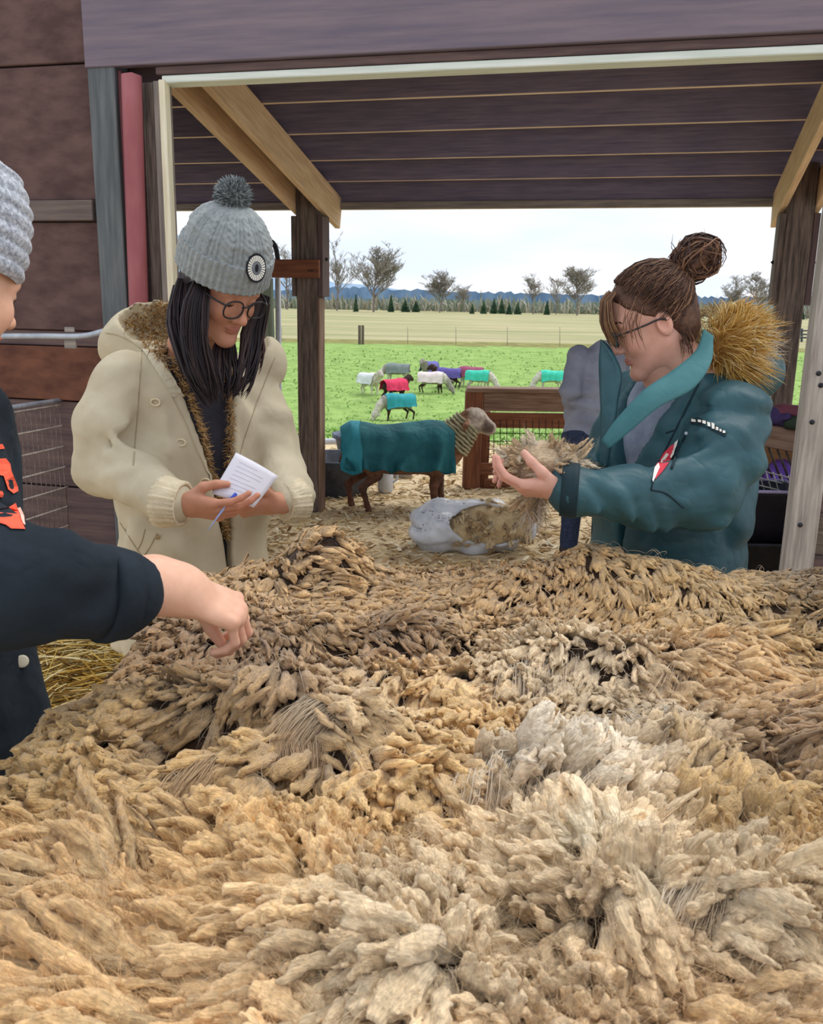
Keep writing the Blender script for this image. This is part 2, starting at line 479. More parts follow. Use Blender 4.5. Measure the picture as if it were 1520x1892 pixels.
# conduit along the wall
cp = [at(-140, 622, 4.28), at(60, 621, 4.28), at(150, 621, 4.27), at(192, 612, 4.26), at(225, 606, 4.26)]
cdt = empty('metal_conduit', cp[2]); tag(cdt, 'grey metal conduit running along the dark wall behind the beige parka', 'conduit')
tube('pipe', cp, .014, M_CONDUIT, cdt, n=24, sides=10)
for px in (128, -60):
    c_ = at(px, 621, 4.275); beam('clamp', c_ + [-.03, .012, -.035], c_ + [.03, .005, -.035], .012, .05, W_GREY, cdt, .003); beam('clamp', c_ + [-.025, .012, .03], c_ + [.025, .006, .03], .010, .025, W_GREY, cdt, .003)

# ------------------------------------------------------------------ lean-to roof outside the doorway
roof = empty('ceiling'); tag(roof, 'open lean-to roof with dark purlins resting on sloping pine rafters', kind='structure')
SL = .25
# rafter underside at the post, from the photo (post 1 at u=0)
ZP = onv(608, 395, 0)[1]
RH = .235                                   # rafter depth
def zr(v): return ZP + RH - SL * v          # rafter top
UPOST2 = onv(1474, 388, 0.05)[0]
def rafter(u, v0, v1):
    zm = RH / 2
    return beam('rafter', B(u, v0, ZP - SL * v0 + zm), B(u, v1, ZP - SL * v1 + zm), .042, RH * .97, W_RAW, roof, .003)
ug = .105
for up in (0.0, UPOST2):
    rafter(up - ug, VW + .2, .34); rafter(up + ug, VW + .2, .34)
rafter(-2.9, VW + .2, .34); rafter(UPOST2 + 2.6, VW + .2, .34)
ul, ur = -4.2, UPOST2 + 4.0
pv = []
for y in (333, 292, 240, 178):
    d = ray(900, y); q = CAM - OB
    # z = ZP+RH - SL*v on the ray
    t = (ZP + RH - SL * (q @ nv) - CAM[2]) / (d[2] + SL * (d @ nv))
    pv.append(float((q + d * t) @ nv))
pv += [pv[-1] - .42, pv[-1] - .84]
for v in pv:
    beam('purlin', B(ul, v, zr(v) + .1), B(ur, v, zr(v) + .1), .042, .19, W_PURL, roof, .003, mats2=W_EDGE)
ve = .36
zb = onv(900, 386, ve)[1]; zt = onv(900, 372, ve)[1]
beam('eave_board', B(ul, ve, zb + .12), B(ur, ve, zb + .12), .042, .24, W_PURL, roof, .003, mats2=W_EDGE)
beam('eave_trim', B(ul, ve - .035, (zb + zt) / 2 ), B(ur, ve - .035, (zb + zt) / 2), .025, zt - zb, W_GREY, roof, .003)
nb = 9
for k in range(nb):        # roof boards above the purlins
    v0 = VW + .1 + (ve + .25 - VW - .1) * k / nb; v1 = VW + .1 + (ve + .25 - VW - .1) * (k + 1) / nb - .006
    beam('roof_board', B((ul + ur) / 2, v0, zr(v0) + .215), B((ul + ur) / 2, v1, zr(v1) + .215), ur - ul, .02, W_DARK, roof, .002)

# posts of the lean-to
def lean_post(up, w, label, zs_bot):
    e = empty('porch_post', B(up, 0, 0)); tag(e, label, 'post', 'lean-to posts')
    beam('shaft', B(up, 0, 0), B(up, 0, zr(0) + .05), w, w * .98, W_POST, e, .008, side=wv)
    zb_ = onv(577, 548, 0)[1]
    for s in (-1, 1):
        beam('side_board', B(up + s * (w / 2 + .02), 0, zb_), B(up + s * (w / 2 + .02), 0, ZP - .02), .038, w * .95, W_POST if s < 0 else W_DARK, e, .004, side=wv)
        uu = up + s * (w / 2 + .045)
        V_, F_ = tubes(np.array([B(uu - .01 * s, 0, zb_ + .27), B(uu, 0, zb_ + .27), B(uu + s * .012, 0, zb_ + .27)]), np.array([[.012, .014, .002]]), 8)
        mesh('bolt', V_, F_, M_BOLT, e)
    return e
p1 = lean_post(0.0, .165, 'weathered brown porch post beside the black water trough', 0)
beam('corner_strip', B(.088, -.02, 0), B(.088, -.02, onv(577, 548, 0)[1] - .01), .014, .12, W_REDGREY, p1, .003, side=wv)
lean_post(UPOST2, .165, 'weathered brown porch post behind the fur-trimmed hood', 0)
# pale edge strip on the first post
# cross board nailed to the post
ce = empty('cross_board', B(onv(545, 512, -.11)[0], -.11, onv(545, 512, -.11)[1]))
tag(ce, 'short reddish board nailed across the porch post at head height', 'board')
ua, za = onv(497, 496, -.11); ub_, zb2 = onv(590, 496, -.11)
beam('plank', B(ua, -.11, za), B(ub_, -.11, za), .04, .13, W_RED, ce, .004)
for px in (570, 576):
    u, z = onv(px, 500, -.135)
    V_, F_ = tubes(np.array([B(u, -.13, z), B(u, -.135, z), B(u, -.137, z)]), np.array([[.006, .006, .001]]), 6)
    mesh('nail_head', V_, F_, M_BOLT, ce)

# green post, white pipe and dark hose behind the parka
g = ground_at(505, 930)
gp = beam('green_post', g, (g[0] - .02, g[1], 1.78), .085, .085, wood('green_grey_post', lin(122, 140, 124), lin(158, 172, 152)), None, .006, side=(1, 0, 0))
tag(gp, 'slim grey-green post standing next to the white standpipe', 'post')
q0 = at(517, 900, 7.0); q0[2] = 0.0
pt = at(513, 500, 7.0)
tag(tube('standpipe', [q0, (q0 + pt) / 2, pt], .022, M_PVC, sides=12), 'white plastic standpipe rising beside the porch post', 'pipe')
hose = [at(516, 512, 7.05), at(513, 478, 7.05), at(508, 455, 7.05), at(499, 446, 7.05), at(488, 450, 7.05), at(482, 470, 7.05)]
tag(tube('black_hose', hose, .02, mat('black_rubber', lin(36, 36, 44), lin(52, 52, 60), .6), n=24, sides=10), 'black hose bent over the top of the white standpipe', 'hose')

# ------------------------------------------------------------------ ground
PROF = [(-6, 0), (10.4, 0), (11.2, -.04), (13, -.25), (16, -.68), (20, -1.2), (24, -1.45), (30, -1.28), (40, -1.02), (55, -.8), (90, -.5), (130, -.25), (200, .0), (260, .2)]
_px = np.array(PROF)
def gz(Y): return np.interp(Y, _px[:, 0], _px[:, 1])
def gzs(x, Y):
    return (gz(Y - .6) + gz(Y) + gz(Y + .6)) / 3
M_SOIL = mat('bedding_ground', lin(196, 172, 134), lin(232, 212, 176), .95, 14, bump=.8, bscale=60, bdist=.02, detail=8)
M_GRASS = mat('pasture_grass', lin(122, 156, 76), lin(158, 188, 106), .95, 1.6, bump=.9, bscale=9, bdist=.12, detail=10)
M_FAR = mat('dry_far_field', lin(146, 150, 104), lin(182, 172, 136), .95, .05, (1, 3, 1), .5, 4, .1, 10)
M_BROWN = mat('brown_bank', lin(112, 104, 62), lin(150, 152, 84), .95, 1.2, (1, 1, 1), .9, 8, .1, 8)
def ground(name, ys, xf, m, wig=None, nx=41, label=None):
    V = []
    for i, y in enumerate(ys):
        for k in range(nx):
            s = k / (nx - 1) * 2 - 1
            x = s * xf(y)
            yy = y
            if wig and (i == 0 or i == len(ys) - 1): yy = y + wig * vnoise(np.array([[x * .35, i * 3.1, 0.5]]))[0]
            V.append((x, yy, gzs(x, yy) + (0.03 * vnoise(np.array([[x * .3, yy * .3, 2.2]]))[0] if y > 10 else 0)))
    F = [(i * nx + k, i * nx + k + 1, (i + 1) * nx + k + 1, (i + 1) * nx + k) for i in range(len(ys) - 1) for k in range(nx - 1)]
    return tag(mesh(name, V, F, m, None, True), label, kind='structure')
ground('floor', np.linspace(-5, 10.6, 44), lambda y: 9.0, M_SOIL, label='bare barn yard floor strewn with straw and wood chips')
ground('ground_pasture', np.concatenate([np.linspace(10.3, 30, 30), np.linspace(32, 55, 14)]), lambda y: 14 + y * 1.0, M_GRASS, .0, 61, 'bright green grazed pasture')
ground('ground_bank', np.linspace(54.4, 60, 6), lambda y: 14 + y, M_BROWN, .9, 81, 'brown strip of rough grass along the far wire fence')
ground('ground_far_field', np.concatenate([np.linspace(59.5, 120, 12), np.linspace(130, 262, 12)]), lambda y: 14 + y * 1.1, M_FAR, .0, 41, 'pale dry field before the tree line')

# wood chips and straw: nobody could count them
def chips(name, n, reg, smin_, smax_, cols, label, m, lift=.012):
    P = reg(n); L = rng.uniform(smin_, smax_, n); a = rng.uniform(0, math.pi, n); e = rng.normal(0, .35, n)
    d = np.stack([np.cos(a) * np.cos(e), np.sin(a) * np.cos(e), np.sin(e)], -1)
    P = P.copy(); P[:, 2] += lift * rng.uniform(.3, 1.6, n)
    w = np.cross(d, [0, 0, 1.0]); w = nrm(w) * (L * rng.uniform(.12, .35, n))[:, None]
    up = np.cross(w, d); up = nrm(up) * .003
    h = d * L[:, None] / 2
    c = [P - h - w / 2, P + h - w / 2, P + h + w / 2, P - h + w / 2]
    V = np.stack([x + up for x in c] + [x - up for x in c], 1).reshape(-1, 3)
    q = np.array([[0, 1, 2, 3], [7, 6, 5, 4], [0, 4, 5, 1], [1, 5, 6, 2], [2, 6, 7, 3], [3, 7, 4, 0]])
    F = (q[None] + (np.arange(n) * 8)[:, None, None]).reshape(-1, 4)
    cc = np.array(cols)[rng.integers(0, len(cols), n)] * rng.uniform(.75, 1.15, (n, 1))
    o = mesh(name, V, F, m, None, False, np.repeat(cc, 8, 0))
    return tag(o, label, 'ground litter', kind='stuff')
M_ATTR = mat('litter', (1, 1, 1), (.8, .8, .8), .9, 60, attr=True)
def reg_yard(n):
    y = rng.uniform(4.5, 10.5, n) ; x = rng.uniform(-.62, .6, n) * y
    k_ = np.stack([x, y, 0 * x], -1) - OB; bad = np.abs(k_ @ nv - VW) < .3; y = np.where(bad, rng.uniform(6, 10, n), y)
    return np.stack([x, y, gz(y)], -1)
chips('wood_chips', 8000, reg_yard, .03, .10, [lin(236, 216, 178), lin(220, 192, 148), lin(186, 152, 106), lin(246, 232, 202), lin(146, 118, 82)], 'pale wood chips scattered over the yard around the sheep', M_ATTR)
def straws(name, n, reg, l0, l1, r, cols, label):
    P = reg(n); L = rng.uniform(l0, l1, n); a = rng.normal(0.2, .75, n) + math.pi * rng.integers(0, 2, n); e = rng.normal(0, .22, n)
    d = np.stack([np.cos(a) * np.cos(e), np.sin(a) * np.cos(e), np.sin(e)], -1)
    s = np.linspace(-.5, .5, 3)
    Q = P[:, None, :] + d[:, None, :] * (s[None, :, None] * L[:, None, None])
    Q[:, 1, 2] += rng.uniform(-.006, .014, n); Q[:, :, 2] = np.maximum(Q[:, :, 2], .004)
    V, F = tubes(Q, r * rng.uniform(.6, 1.3, (n, 1)) * np.ones((1, 3)), 3)
    cc = np.array(cols)[rng.integers(0, len(cols), n)] * rng.uniform(.7, 1.15, (n, 1))
    return tag(mesh(name, V, F, M_ATTR, None, True, np.repeat(cc, 9, 0)), label, 'straw', kind='stuff')
def reg_straw(n):
    y = rng.uniform(2.3, 4.35, n); x = rng.uniform(-2.0, -.55, n)
    k_ = np.stack([x, y, 0 * x], -1) - OB; y = np.where(k_ @ nv > VW - .2, y - .9, y)
    pile = .16 * np.exp(-((x + 1.5) / .6) ** 2 - ((y - 3.7) / .7) ** 2)
    return np.stack([x, y, pile * rng.uniform(0, 1, n) + .01], -1)
straws('straw_bedding', 5000, reg_straw, .08, .30, .0032, [lin(226, 186, 92), lin(206, 160, 70), lin(236, 206, 130), lin(150, 112, 52), lin(246, 226, 170)], 'loose golden straw on the floor between parka and sweatshirt')
def reg_straw2(n):
    y = rng.uniform(4.4, 8.2, n); x = rng.uniform(-.5, .5, n) * y
    k_ = np.stack([x, y, 0 * x], -1) - OB; y = np.where(np.abs(k_ @ nv - VW) < .35, y + 1.2, y)
    return np.stack([x, y, np.full(n, .012)], -1)
straws('straw_litter', 2500, reg_straw2, .06, .22, .003, [lin(232, 206, 150), lin(206, 170, 110), lin(244, 230, 196), lin(160, 124, 80)], 'thin pale straw strewn through the yard chips')

# grass tufts near the yard edge
n = 15000
y = 10.3 + 40 * rng.uniform(0, 1, n) ** 2.0; x = rng.uniform(-.55, .62, n) * y
base = np.stack([x, y, gzs(x, y)], -1); hgt = rng.uniform(.02, .06, n) * (1 + y / 60)
lean = rng.normal(0, 1.3, (n, 2)) * hgt[:, None]
wd_ = rng.uniform(.006, .014, n) * (1 + y / 14); aa = rng.uniform(0, math.pi, n)
off = np.stack([np.cos(aa) * wd_, np.sin(aa) * wd_, 0 * aa], -1)
tipp = base + np.stack([lean[:, 0], lean[:, 1], hgt], -1)
V = np.stack([base - off, base + off, tipp], 1).reshape(-1, 3)
cc = np.array([lin(124, 166, 78), lin(142, 182, 92), lin(166, 196, 116), lin(108, 148, 68)])[rng.integers(0, 4, n)]
tag(mesh('grass', V, np.arange(n * 3).reshape(-1, 3), M_ATTR, None, False, np.repeat(cc, 3, 0)), 'short green grass blades of the pasture', 'grass', kind='stuff')
# ------------------------------------------------------------------ trees, hills, far fences
M_BARK = mat('bare_bark', lin(112, 104, 104), lin(146, 138, 132), .95, 2)
M_TWIG = mat('bare_twigs', lin(136, 130, 122), lin(160, 154, 142), .95, 2)
def bare_tree(base, height, spread, seed, label, dense=1.0, shape=1.0):
    rs = random.Random(seed)
    paths = {0: [], 1: []}
    def grow(p, d, L, r, lev):
        k = 5 if lev < 2 else 3; pts = [np.array(p)]; dd = np.array(d)
        for i in range(k - 1):
            dd = nrm(dd + np.array([rs.gauss(0, .13), rs.gauss(0, .13), .05 * shape]))
            pts.append(pts[-1] + dd * L / (k - 1))
        paths[0 if lev < 2 else 1].append((np.array(pts), r))
        if lev >= 4: return
        m = int([12, 7, 5, 4][lev] * dense + rs.random())
        for i in range(m):
            t = rs.uniform(.22 if lev == 0 else .2, 1.0); j = min(int(t * (k - 1)), k - 2)
            q = pts[j] + (pts[j + 1] - pts[j]) * (t * (k - 1) - j)
            a = rs.uniform(0, 2 * math.pi); out = np.array([math.cos(a), math.sin(a), 0]) * spread
            nd = nrm(dd * rs.uniform(.5, .9) + out * rs.uniform(.5, .95) + np.array([0, 0, .15 * shape]))
            grow(q, nd, L * rs.uniform(.42, .62) * (1.0 if lev else (1.12 - .45 * t)), r * (.5 if lev else .45), lev + 1)
    grow(base, (rs.gauss(0, .03), rs.gauss(0, .03), 1), height * .70, height * .017, 0)
    e = empty('bare_tree', base); tag(e, label, 'tree', 'bare trees along the far field')
    for lev, nm, m, sd in ((0, 'trunk', M_BARK, 5), (1, 'twigs', M_TWIG, 3)):
        Pp = np.array([p for p, r in paths[lev]]); rr = np.array([r for p, r in paths[lev]])[:, None] * np.linspace(1, .35, 5 if lev == 0 else 3)[None]
        rr = np.maximum(rr, height * .0022)
        V, F = tubes(Pp, rr, sd)
        o = mesh(nm, V, F, m, e)
        if nm == 'twigs': o['kind'] = 'stuff'
    return e
YT = 205
def tb(px, Y=YT): 
    p = at(px, 575, Y); p[2] = gz(Y) - .1; return p
def th(py, px, Y=YT): return float(at(px, py, Y)[2] - gz(Y))
trees = [(530, 440, 205, 1.0, 11, 'bare tree half hidden behind the hose and the grey knit hat', .8),
         (622, 446, 200, .7, 23, 'tall narrow bare tree just clear of the porch post', .8),
         (690, 440, 190, 1.0, 5, 'tallest spreading bare tree between post and white bag', 1.15),
         (812, 488, 200, 1.25, 8, 'wide round bare oak behind the grazing flock', 1.2),
         (858, 518, 215, 1.1, 31, 'small bare tree close beside the round oak', 1.0),
         (985, 508, 205, 1.1, 14, 'small rounded bare tree standing alone above the fence rail', 1.0),
         (1027, 508, 210, .7, 77, 'slim bare tree close to the bangs of the teal jacket wearer', .8),
         (1066, 484, 195, 1.2, 41, 'broad bare oak partly behind the brown bangs', 1.2),
         (1345, 508, 205, 1.2, 52, 'dark bare tree rising behind the golden fur trim', 1.1),
         (1400, 495, 190, 1.2, 66, 'broad bare tree rising next to the porch post', 1.1),
         (1492, 528, 205, 1.2, 90, 'bare tree in the gap between porch post and door jamb', 1.1)]
for px, py, Y, sp, sd_, lab, dn in trees:
    b = tb(px, Y); bare_tree(b, max(4.0, th(py, px, Y)) * 1.0, sp, sd_, lab, dn)

M_FIR = mat('fir_needles', lin(38, 66, 50), lin(72, 100, 70), .95, 1.5)
def fir(base, h, w, seed, label):
    rs = np.random.default_rng(seed)
    e = empty('evergreen_tree', base); tag(e, label, 'tree', 'young evergreens at the edge of the far field')
    tube('trunk', [base, base + np.array([0, 0, h])], [h * .03, h * .008], M_BARK, e, sides=5)
    n = 420; t = rs.uniform(.04, 1, n); a = rs.uniform(0, 2 * math.pi, n)
    r = (1 - t) * w * rs.uniform(.6, 1.1, n) + .1
    p0 = base + np.stack([0 * t, 0 * t, t * h], -1)
    p2 = p0 + np.stack([np.cos(a) * r, np.sin(a) * r, -r * .25 + .1 * h * rs.uniform(0, .4, n)], -1)
    V, F = tubes(np.stack([p0, (p0 + p2) / 2 + [0, 0, .1], p2], 1), np.array([[.10, .22, .02]]) * (h / 5), 4)
    o = mesh('foliage', V, F, M_FIR, e); o['kind'] = 'stuff'
FIRL = {657: 'small evergreen between the narrow bare tree and the tallest one', 722: 'pointed evergreen standing right of the tallest bare tree', 1010: 'lone evergreen near the slim bare tree', 1480: 'low evergreen seen between porch post and door jamb'}
firs = [(657, 545, .28), (722, 546, .4), (748, 553, .8), (768, 556, .8), (872, 562, .5), (893, 555, .5), (912, 552, .55), (926, 552, .5), (940, 560, .6), (956, 558, .6), (1010, 556, .45), (1480, 566, .7)]
for i, (px, py, w) in enumerate(firs):
    b = tb(px, 190 + 4 * (i % 4)); h = th(py, px, 190 + 4 * (i % 4))
    fir(b, max(2.0, h), max(2.0, h) * w * .62, 300 + i, FIRL.get(px, 'small dark green evergreen in the row at the edge of the far field'))

# undergrowth along the tree line: fine grey brush
n = 3600
x = rng.uniform(-150, 190, n); y = rng.uniform(222, 240, n); h = np.abs(rng.normal(1.6, 1.0, n)) + .6
p0 = np.stack([x, y, gz(y)], -1); dx = rng.normal(0, .8, (n, 2))
P3 = np.stack([p0, p0 + np.stack([dx[:, 0] * .3, dx[:, 1] * .3, h * .6], -1), p0 + np.stack([dx[:, 0], dx[:, 1], h], -1)], 1)
V, F = tubes(P3, np.array([[.18, .25, .05]]) * np.ones((n, 1)), 3)
cc = np.array([lin(140, 146, 128), lin(170, 164, 146), lin(126, 138, 118), lin(180, 176, 160)])[rng.integers(0, 4, n)]
tag(mesh('brush', V, F, M_ATTR, None, True, np.repeat(cc, 9, 0)), 'grey winter brush along the foot of the tree line', 'brush', kind='stuff')

def ridge(name, Y, base_px, m, label, seed, z0=-3, amp=1.0, teeth=0):
    xs = np.linspace(-Y * .9, Y * .9, 500); top = np.interp(xs / Y, [b[0] for b in base_px], [b[1] for b in base_px])
    nz = fbm(np.stack([xs / Y * 9, 0 * xs + seed, 0 * xs], -1), seed) * amp
    top = top + nz
    if teeth: top = top + rng.uniform(0, teeth, len(xs))
    V = np.vstack([np.stack([xs, 0 * xs + Y, 0 * xs + z0], -1), np.stack([xs, 0 * xs + Y + top * .6, top], -1), np.stack([xs, 0 * xs + Y + top * 3 + 60, 0 * xs + z0], -1)])
    k = len(xs); F = [(i, i + 1, i + 1 + k, i + k) for i in range(k - 1)] + [(i + k, i + 1 + k, i + 1 + 2 * k, i + 2 * k) for i in range(k - 1)]
    return tag(mesh(name, V, F, m, None, True), label, kind='structure')
def hz(px, py, Y):
    p = at(px, py, Y); return (p[0] / Y, p[2])
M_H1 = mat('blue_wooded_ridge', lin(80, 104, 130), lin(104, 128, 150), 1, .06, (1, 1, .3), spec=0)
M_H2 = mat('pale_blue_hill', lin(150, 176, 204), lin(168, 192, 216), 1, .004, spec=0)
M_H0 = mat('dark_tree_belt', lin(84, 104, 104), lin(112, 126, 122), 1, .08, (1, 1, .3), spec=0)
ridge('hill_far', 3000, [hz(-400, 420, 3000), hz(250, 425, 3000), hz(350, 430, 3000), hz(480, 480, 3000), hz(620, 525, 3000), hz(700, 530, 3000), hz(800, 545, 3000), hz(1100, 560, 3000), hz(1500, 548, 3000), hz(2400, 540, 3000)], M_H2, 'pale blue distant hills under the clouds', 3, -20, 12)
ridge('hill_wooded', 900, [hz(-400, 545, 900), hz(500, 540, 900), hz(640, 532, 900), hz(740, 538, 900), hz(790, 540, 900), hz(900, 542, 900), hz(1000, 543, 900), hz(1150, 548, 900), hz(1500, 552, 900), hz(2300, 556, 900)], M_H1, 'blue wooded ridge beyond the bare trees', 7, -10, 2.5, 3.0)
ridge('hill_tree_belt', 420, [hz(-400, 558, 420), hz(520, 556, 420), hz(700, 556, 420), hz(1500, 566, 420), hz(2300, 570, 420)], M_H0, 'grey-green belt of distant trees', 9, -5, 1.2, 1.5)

# far wire fence: posts and wires
fe = empty('wire_fence', (0, 56, gz(56))); tag(fe, 'low wire fence with thin stakes along the pasture edge', 'fence')
M_STAKE = mat('fence_stake', lin(150, 148, 128), lin(176, 172, 150), .8)
for px in (520, 753, 842, 937, 1034, 1180, 1300):
    p = at(px, 640, 56); p[2] = gz(56)
    t = at(px, 604, 56)
    tube('stake', [p, t], .022, M_STAKE, fe, sides=5)
for z in (.45, .9):
    xs = np.linspace(-25, 40, 14)
    tube('wire', [np.array([x, 56, gz(56) + z + .03 * math.sin(x)]) for x in xs], .008, M_STAKE, fe, sides=3)
for i, px in enumerate((664, 670)):
    p = at(px, 640, 54); p[2] = gz(54); t = at(px, 601, 54)
    e = beam('fence_post', p, t, .16, .16, W_POST, fe, .01, side=(1, 0, 0))
ff = empty('rail_fence', at(1490, 625, 70)); ff.location.z = gz(70); tag(ff, 'small dark rail fence far out beside the door jamb', 'fence')
M_RAIL = mat('dark_rail', lin(70, 74, 84), lin(92, 96, 104), .8)
for px in (1473, 1481, 1495, 1512):
    p = at(px, 627, 70); t = at(px, 607, 70); p[2] = gz(70)
    beam('post', p, t, .14, .14, M_RAIL, ff, .01, side=(1, 0, 0))
for py in (611, 618, 624):
    beam('rail', at(1471, py, 69.9), at(1540, py, 69.9), .08, .12, M_RAIL, ff, .01)
# ------------------------------------------------------------------ skirting table and the fleece spread on it
ZT = .90
tab = empty('skirting_table', (.3, 1.2, 0)); tag(tab, 'wooden skirting table buried under the spread fleece', 'table')
W_TAB = wood('table_wood', lin(176, 136, 104), lin(206, 168, 134))
TX0, TX1, TY0, TY1 = -.50, 1.25, .35, 1.86
def tpt(x, y, z): return (x, y, z)
for k in range(9):
    y = TY0 + (TY1 - TY0) * (k + .5) / 9
    beam('tabletop_slat', (TX0, y, ZT - .012), (TX1, y, ZT - .012), .13, .022, W_TAB, tab, .003)
beam('edge_board', (TX0, TY1 + .012, ZT + .02), (TX1 + .3, TY1 - .10, ZT + .02), .025, .10, W_TAB, tab, .004)
beam('edge_board', (TX0 - .014, TY0, ZT - .03), (TX0 - .014, TY1, ZT - .03), .025, .09, W_TAB, tab, .004)
for x in (TX0 + .06, TX1 - .06):
    for y in (TY0 + .08, TY1 - .14):
        beam('leg', (x, y, 0), (x, y, ZT - .024), .07, .07, W_TAB, tab, .004, side=(1, 0, 0))

def top_at(px, py, z=1.0):
    p = ground_at(px, py, z); return p[0], p[1]
# folds and tufts of the fleece: (pixel x, pixel y, radius x, radius y, height, turn)
BUMPS = []
def bump(px, py, rx, ry, h, a=0, z=1.0):
    x, y = top_at(px, py, z); BUMPS.append((x, y, rx, ry, h, R(a)))
BUMPS += [(-.185, 1.79, .10, .065, .095, 0.0),      # dark tuft on the far edge
          (.37, 1.80, .09, .06, .035, 0.0), (.56, 1.76, .24, .09, .040, .08), (.88, 1.70, .10, .12, .05, 0.0)]   # golden ridge at the far right
bump(940, 1120, .13, .06, .035, 20)
bump(1190, 1120, .2, .08, .03, -10)
bump(760, 1180, .16, .05, .03, -15)
bump(370, 1265, .16, .075, .045, 5, 1.05)      # lifted clump under the hand
bump(500, 1255, .085, .07, .06, 0, 1.05)
bump(660, 1270, .12, .05, .03, 20)
bump(1330, 1230, .17, .07, .045, 25)
bump(1060, 1230, .14, .06, .03, -10)
bump(660, 1370, .12, .045, .05, -25)      # white fold
bump(450, 1420, .12, .05, .03)
bump(1020, 1460, .09, .05, .055)          # white puff
bump(1250, 1400, .10, .09, .03, 30)
bump(700, 1450, .10, .06, .02)
bump(1370, 1740, .085, .05, .05)          # pale puff close by
bump(560, 1640, .10, .08, .03)
bump(150, 1640, .10, .08, .03, 0)
bump(1100, 1590, .06, .05, .035)
bump(800, 1800, .10, .06, .03)
bump(1150, 1730, .04, .04, .035)
PITS = []
for px, py, r, d in ((565, 1445, .05, .045), (320, 1590, .045, .06), (950, 1770, .045, .055), (1390, 1400, .06, .05), (480, 1300, .10, .03), (330, 1380, .07, .035),
                     (1120, 1160, .07, .02), (860, 1200, .08, .018), (620, 1190, .07, .02), (1440, 1160, .06, .03), (110, 1560, .05, .02), (1340, 1560, .05, .03), (700, 1580, .06, .02)):
    x, y = top_at(px, py); PITS.append((x, y, r, d * 1.35))
FX0, FX1, FY0, FY1 = -.565, 1.12, .36, 1.93
def edge_in(x, y):
    "signed distance inside the fleece outline"
    w = .03 * vnoise(np.stack([x * 6, y * 6, 0 * x + 4.4], -1), 3)
    left = x - (FX0 + .03 + .02 * np.clip((y - 1.0) / .4, 0, 1) + .10 * np.clip((y - 1.55) / .35, 0, 1) ** 2)
    back = (FY1 + .0 - .02 * x) - y + .05 * np.minimum(0, x + .2)
    return np.minimum(np.minimum(left, back), np.minimum(FX1 - x, y - FY0 + .1)) + w
def fh(x, y):
    x = np.asarray(x, float); y = np.asarray(y, float)
    z = .985 + .028 * np.clip((y - 1.3) / .5, 0, 1)
    z = z + .018 * vnoise(np.stack([x * 5, y * 5, 0 * x + .3], -1), 1) + .012 * vnoise(np.stack([x * 12, y * 12, 0 * x + .7], -1), 2)
    for bx, by, rx, ry, h, a in BUMPS:
        c, s = math.cos(a), math.sin(a); dx = x - bx; dy = y - by
        u = dx * c + dy * s; v = -dx * s + dy * c
        z = z + 1.3 * h * np.exp(-(u / rx) ** 2 - (v / ry) ** 2)
    for bx, by, r, d in PITS:
        z = z - 1.5 * d * np.exp(-((x - bx) ** 2 + (y - by) ** 2) / r ** 2)
    e = np.clip(edge_in(x, y) / .07, 0, 1)
    e = np.sqrt(1 - (1 - e) ** 2)
    return (ZT + .012) + (z - ZT - .012) * e

fleece = empty('sheep_fleece', (.3, 1.2, ZT)); tag(fleece, 'huge raw tan sheep fleece spread over the skirting table', 'fleece')
def wool_mat(name, rough=1.0):
    m = bpy.data.materials.new(name); m.use_nodes = True
    nt = m.node_tree; b = nt.nodes['Principled BSDF']; L = nt.links.new; N = nt.nodes.new
    b.inputs['Roughness'].default_value = rough; b.inputs['Specular IOR Level'].default_value = .05
    b.inputs['Sheen Weight'].default_value = .25; b.inputs['Sheen Roughness'].default_value = .7
    co = N('ShaderNodeAttribute'); co.attribute_name = 'loc'
    col = N('ShaderNodeAttribute'); col.attribute_name = 'Col'
    oi = N('ShaderNodeObjectInfo')
    mp = N('ShaderNodeMapping'); mp.inputs['Scale'].default_value = (.12, 1, 1); L(co.outputs['Vector'], mp.inputs['Vector'])
    st = N('ShaderNodeTexNoise'); st.inputs['Scale'].default_value = 480; st.inputs['Detail'].default_value = 3; L(mp.outputs[0], st.inputs['Vector'])
    nb = N('ShaderNodeTexNoise'); nb.inputs['Scale'].default_value = 150; nb.inputs['Detail'].default_value = 4; L(co.outputs['Vector'], nb.inputs['Vector'])
    r1 = N('ShaderNodeMapRange'); r1.inputs[1].default_value = .3; r1.inputs[2].default_value = .7; r1.inputs[3].default_value = .68; r1.inputs[4].default_value = 1.16; L(st.outputs['Fac'], r1.inputs[0])
    r2 = N('ShaderNodeMapRange'); r2.inputs[1].default_value = .3; r2.inputs[2].default_value = .7; r2.inputs[3].default_value = .78; r2.inputs[4].default_value = 1.12; L(nb.outputs['Fac'], r2.inputs[0])
    mu = N('ShaderNodeMath'); mu.operation = 'MULTIPLY'; L(r1.outputs[0], mu.inputs[0]); L(r2.outputs[0], mu.inputs[1])
    m1 = N('ShaderNodeMix'); m1.data_type = 'RGBA'; m1.blend_type = 'MULTIPLY'; m1.inputs[0].default_value = 1; L(col.outputs['Color'], m1.inputs[6]); L(oi.outputs['Color'], m1.inputs[7])
    m2 = N('ShaderNodeVectorMath'); m2.operation = 'SCALE'; L(m1.outputs[2], m2.inputs[0]); L(mu.outputs[0], m2.inputs['Scale'])
    L(m2.outputs[0], b.inputs['Base Color'])
    ad = N('ShaderNodeMath'); ad.operation = 'ADD'; L(st.outputs['Fac'], ad.inputs[0]); L(nb.outputs['Fac'], ad.inputs[1])
    bp = N('ShaderNodeBump'); bp.inputs['Strength'].default_value = .7; bp.inputs['Distance'].default_value = .004; L(ad.outputs[0], bp.inputs['Height']); L(bp.outputs[0], b.inputs['Normal'])
    return m
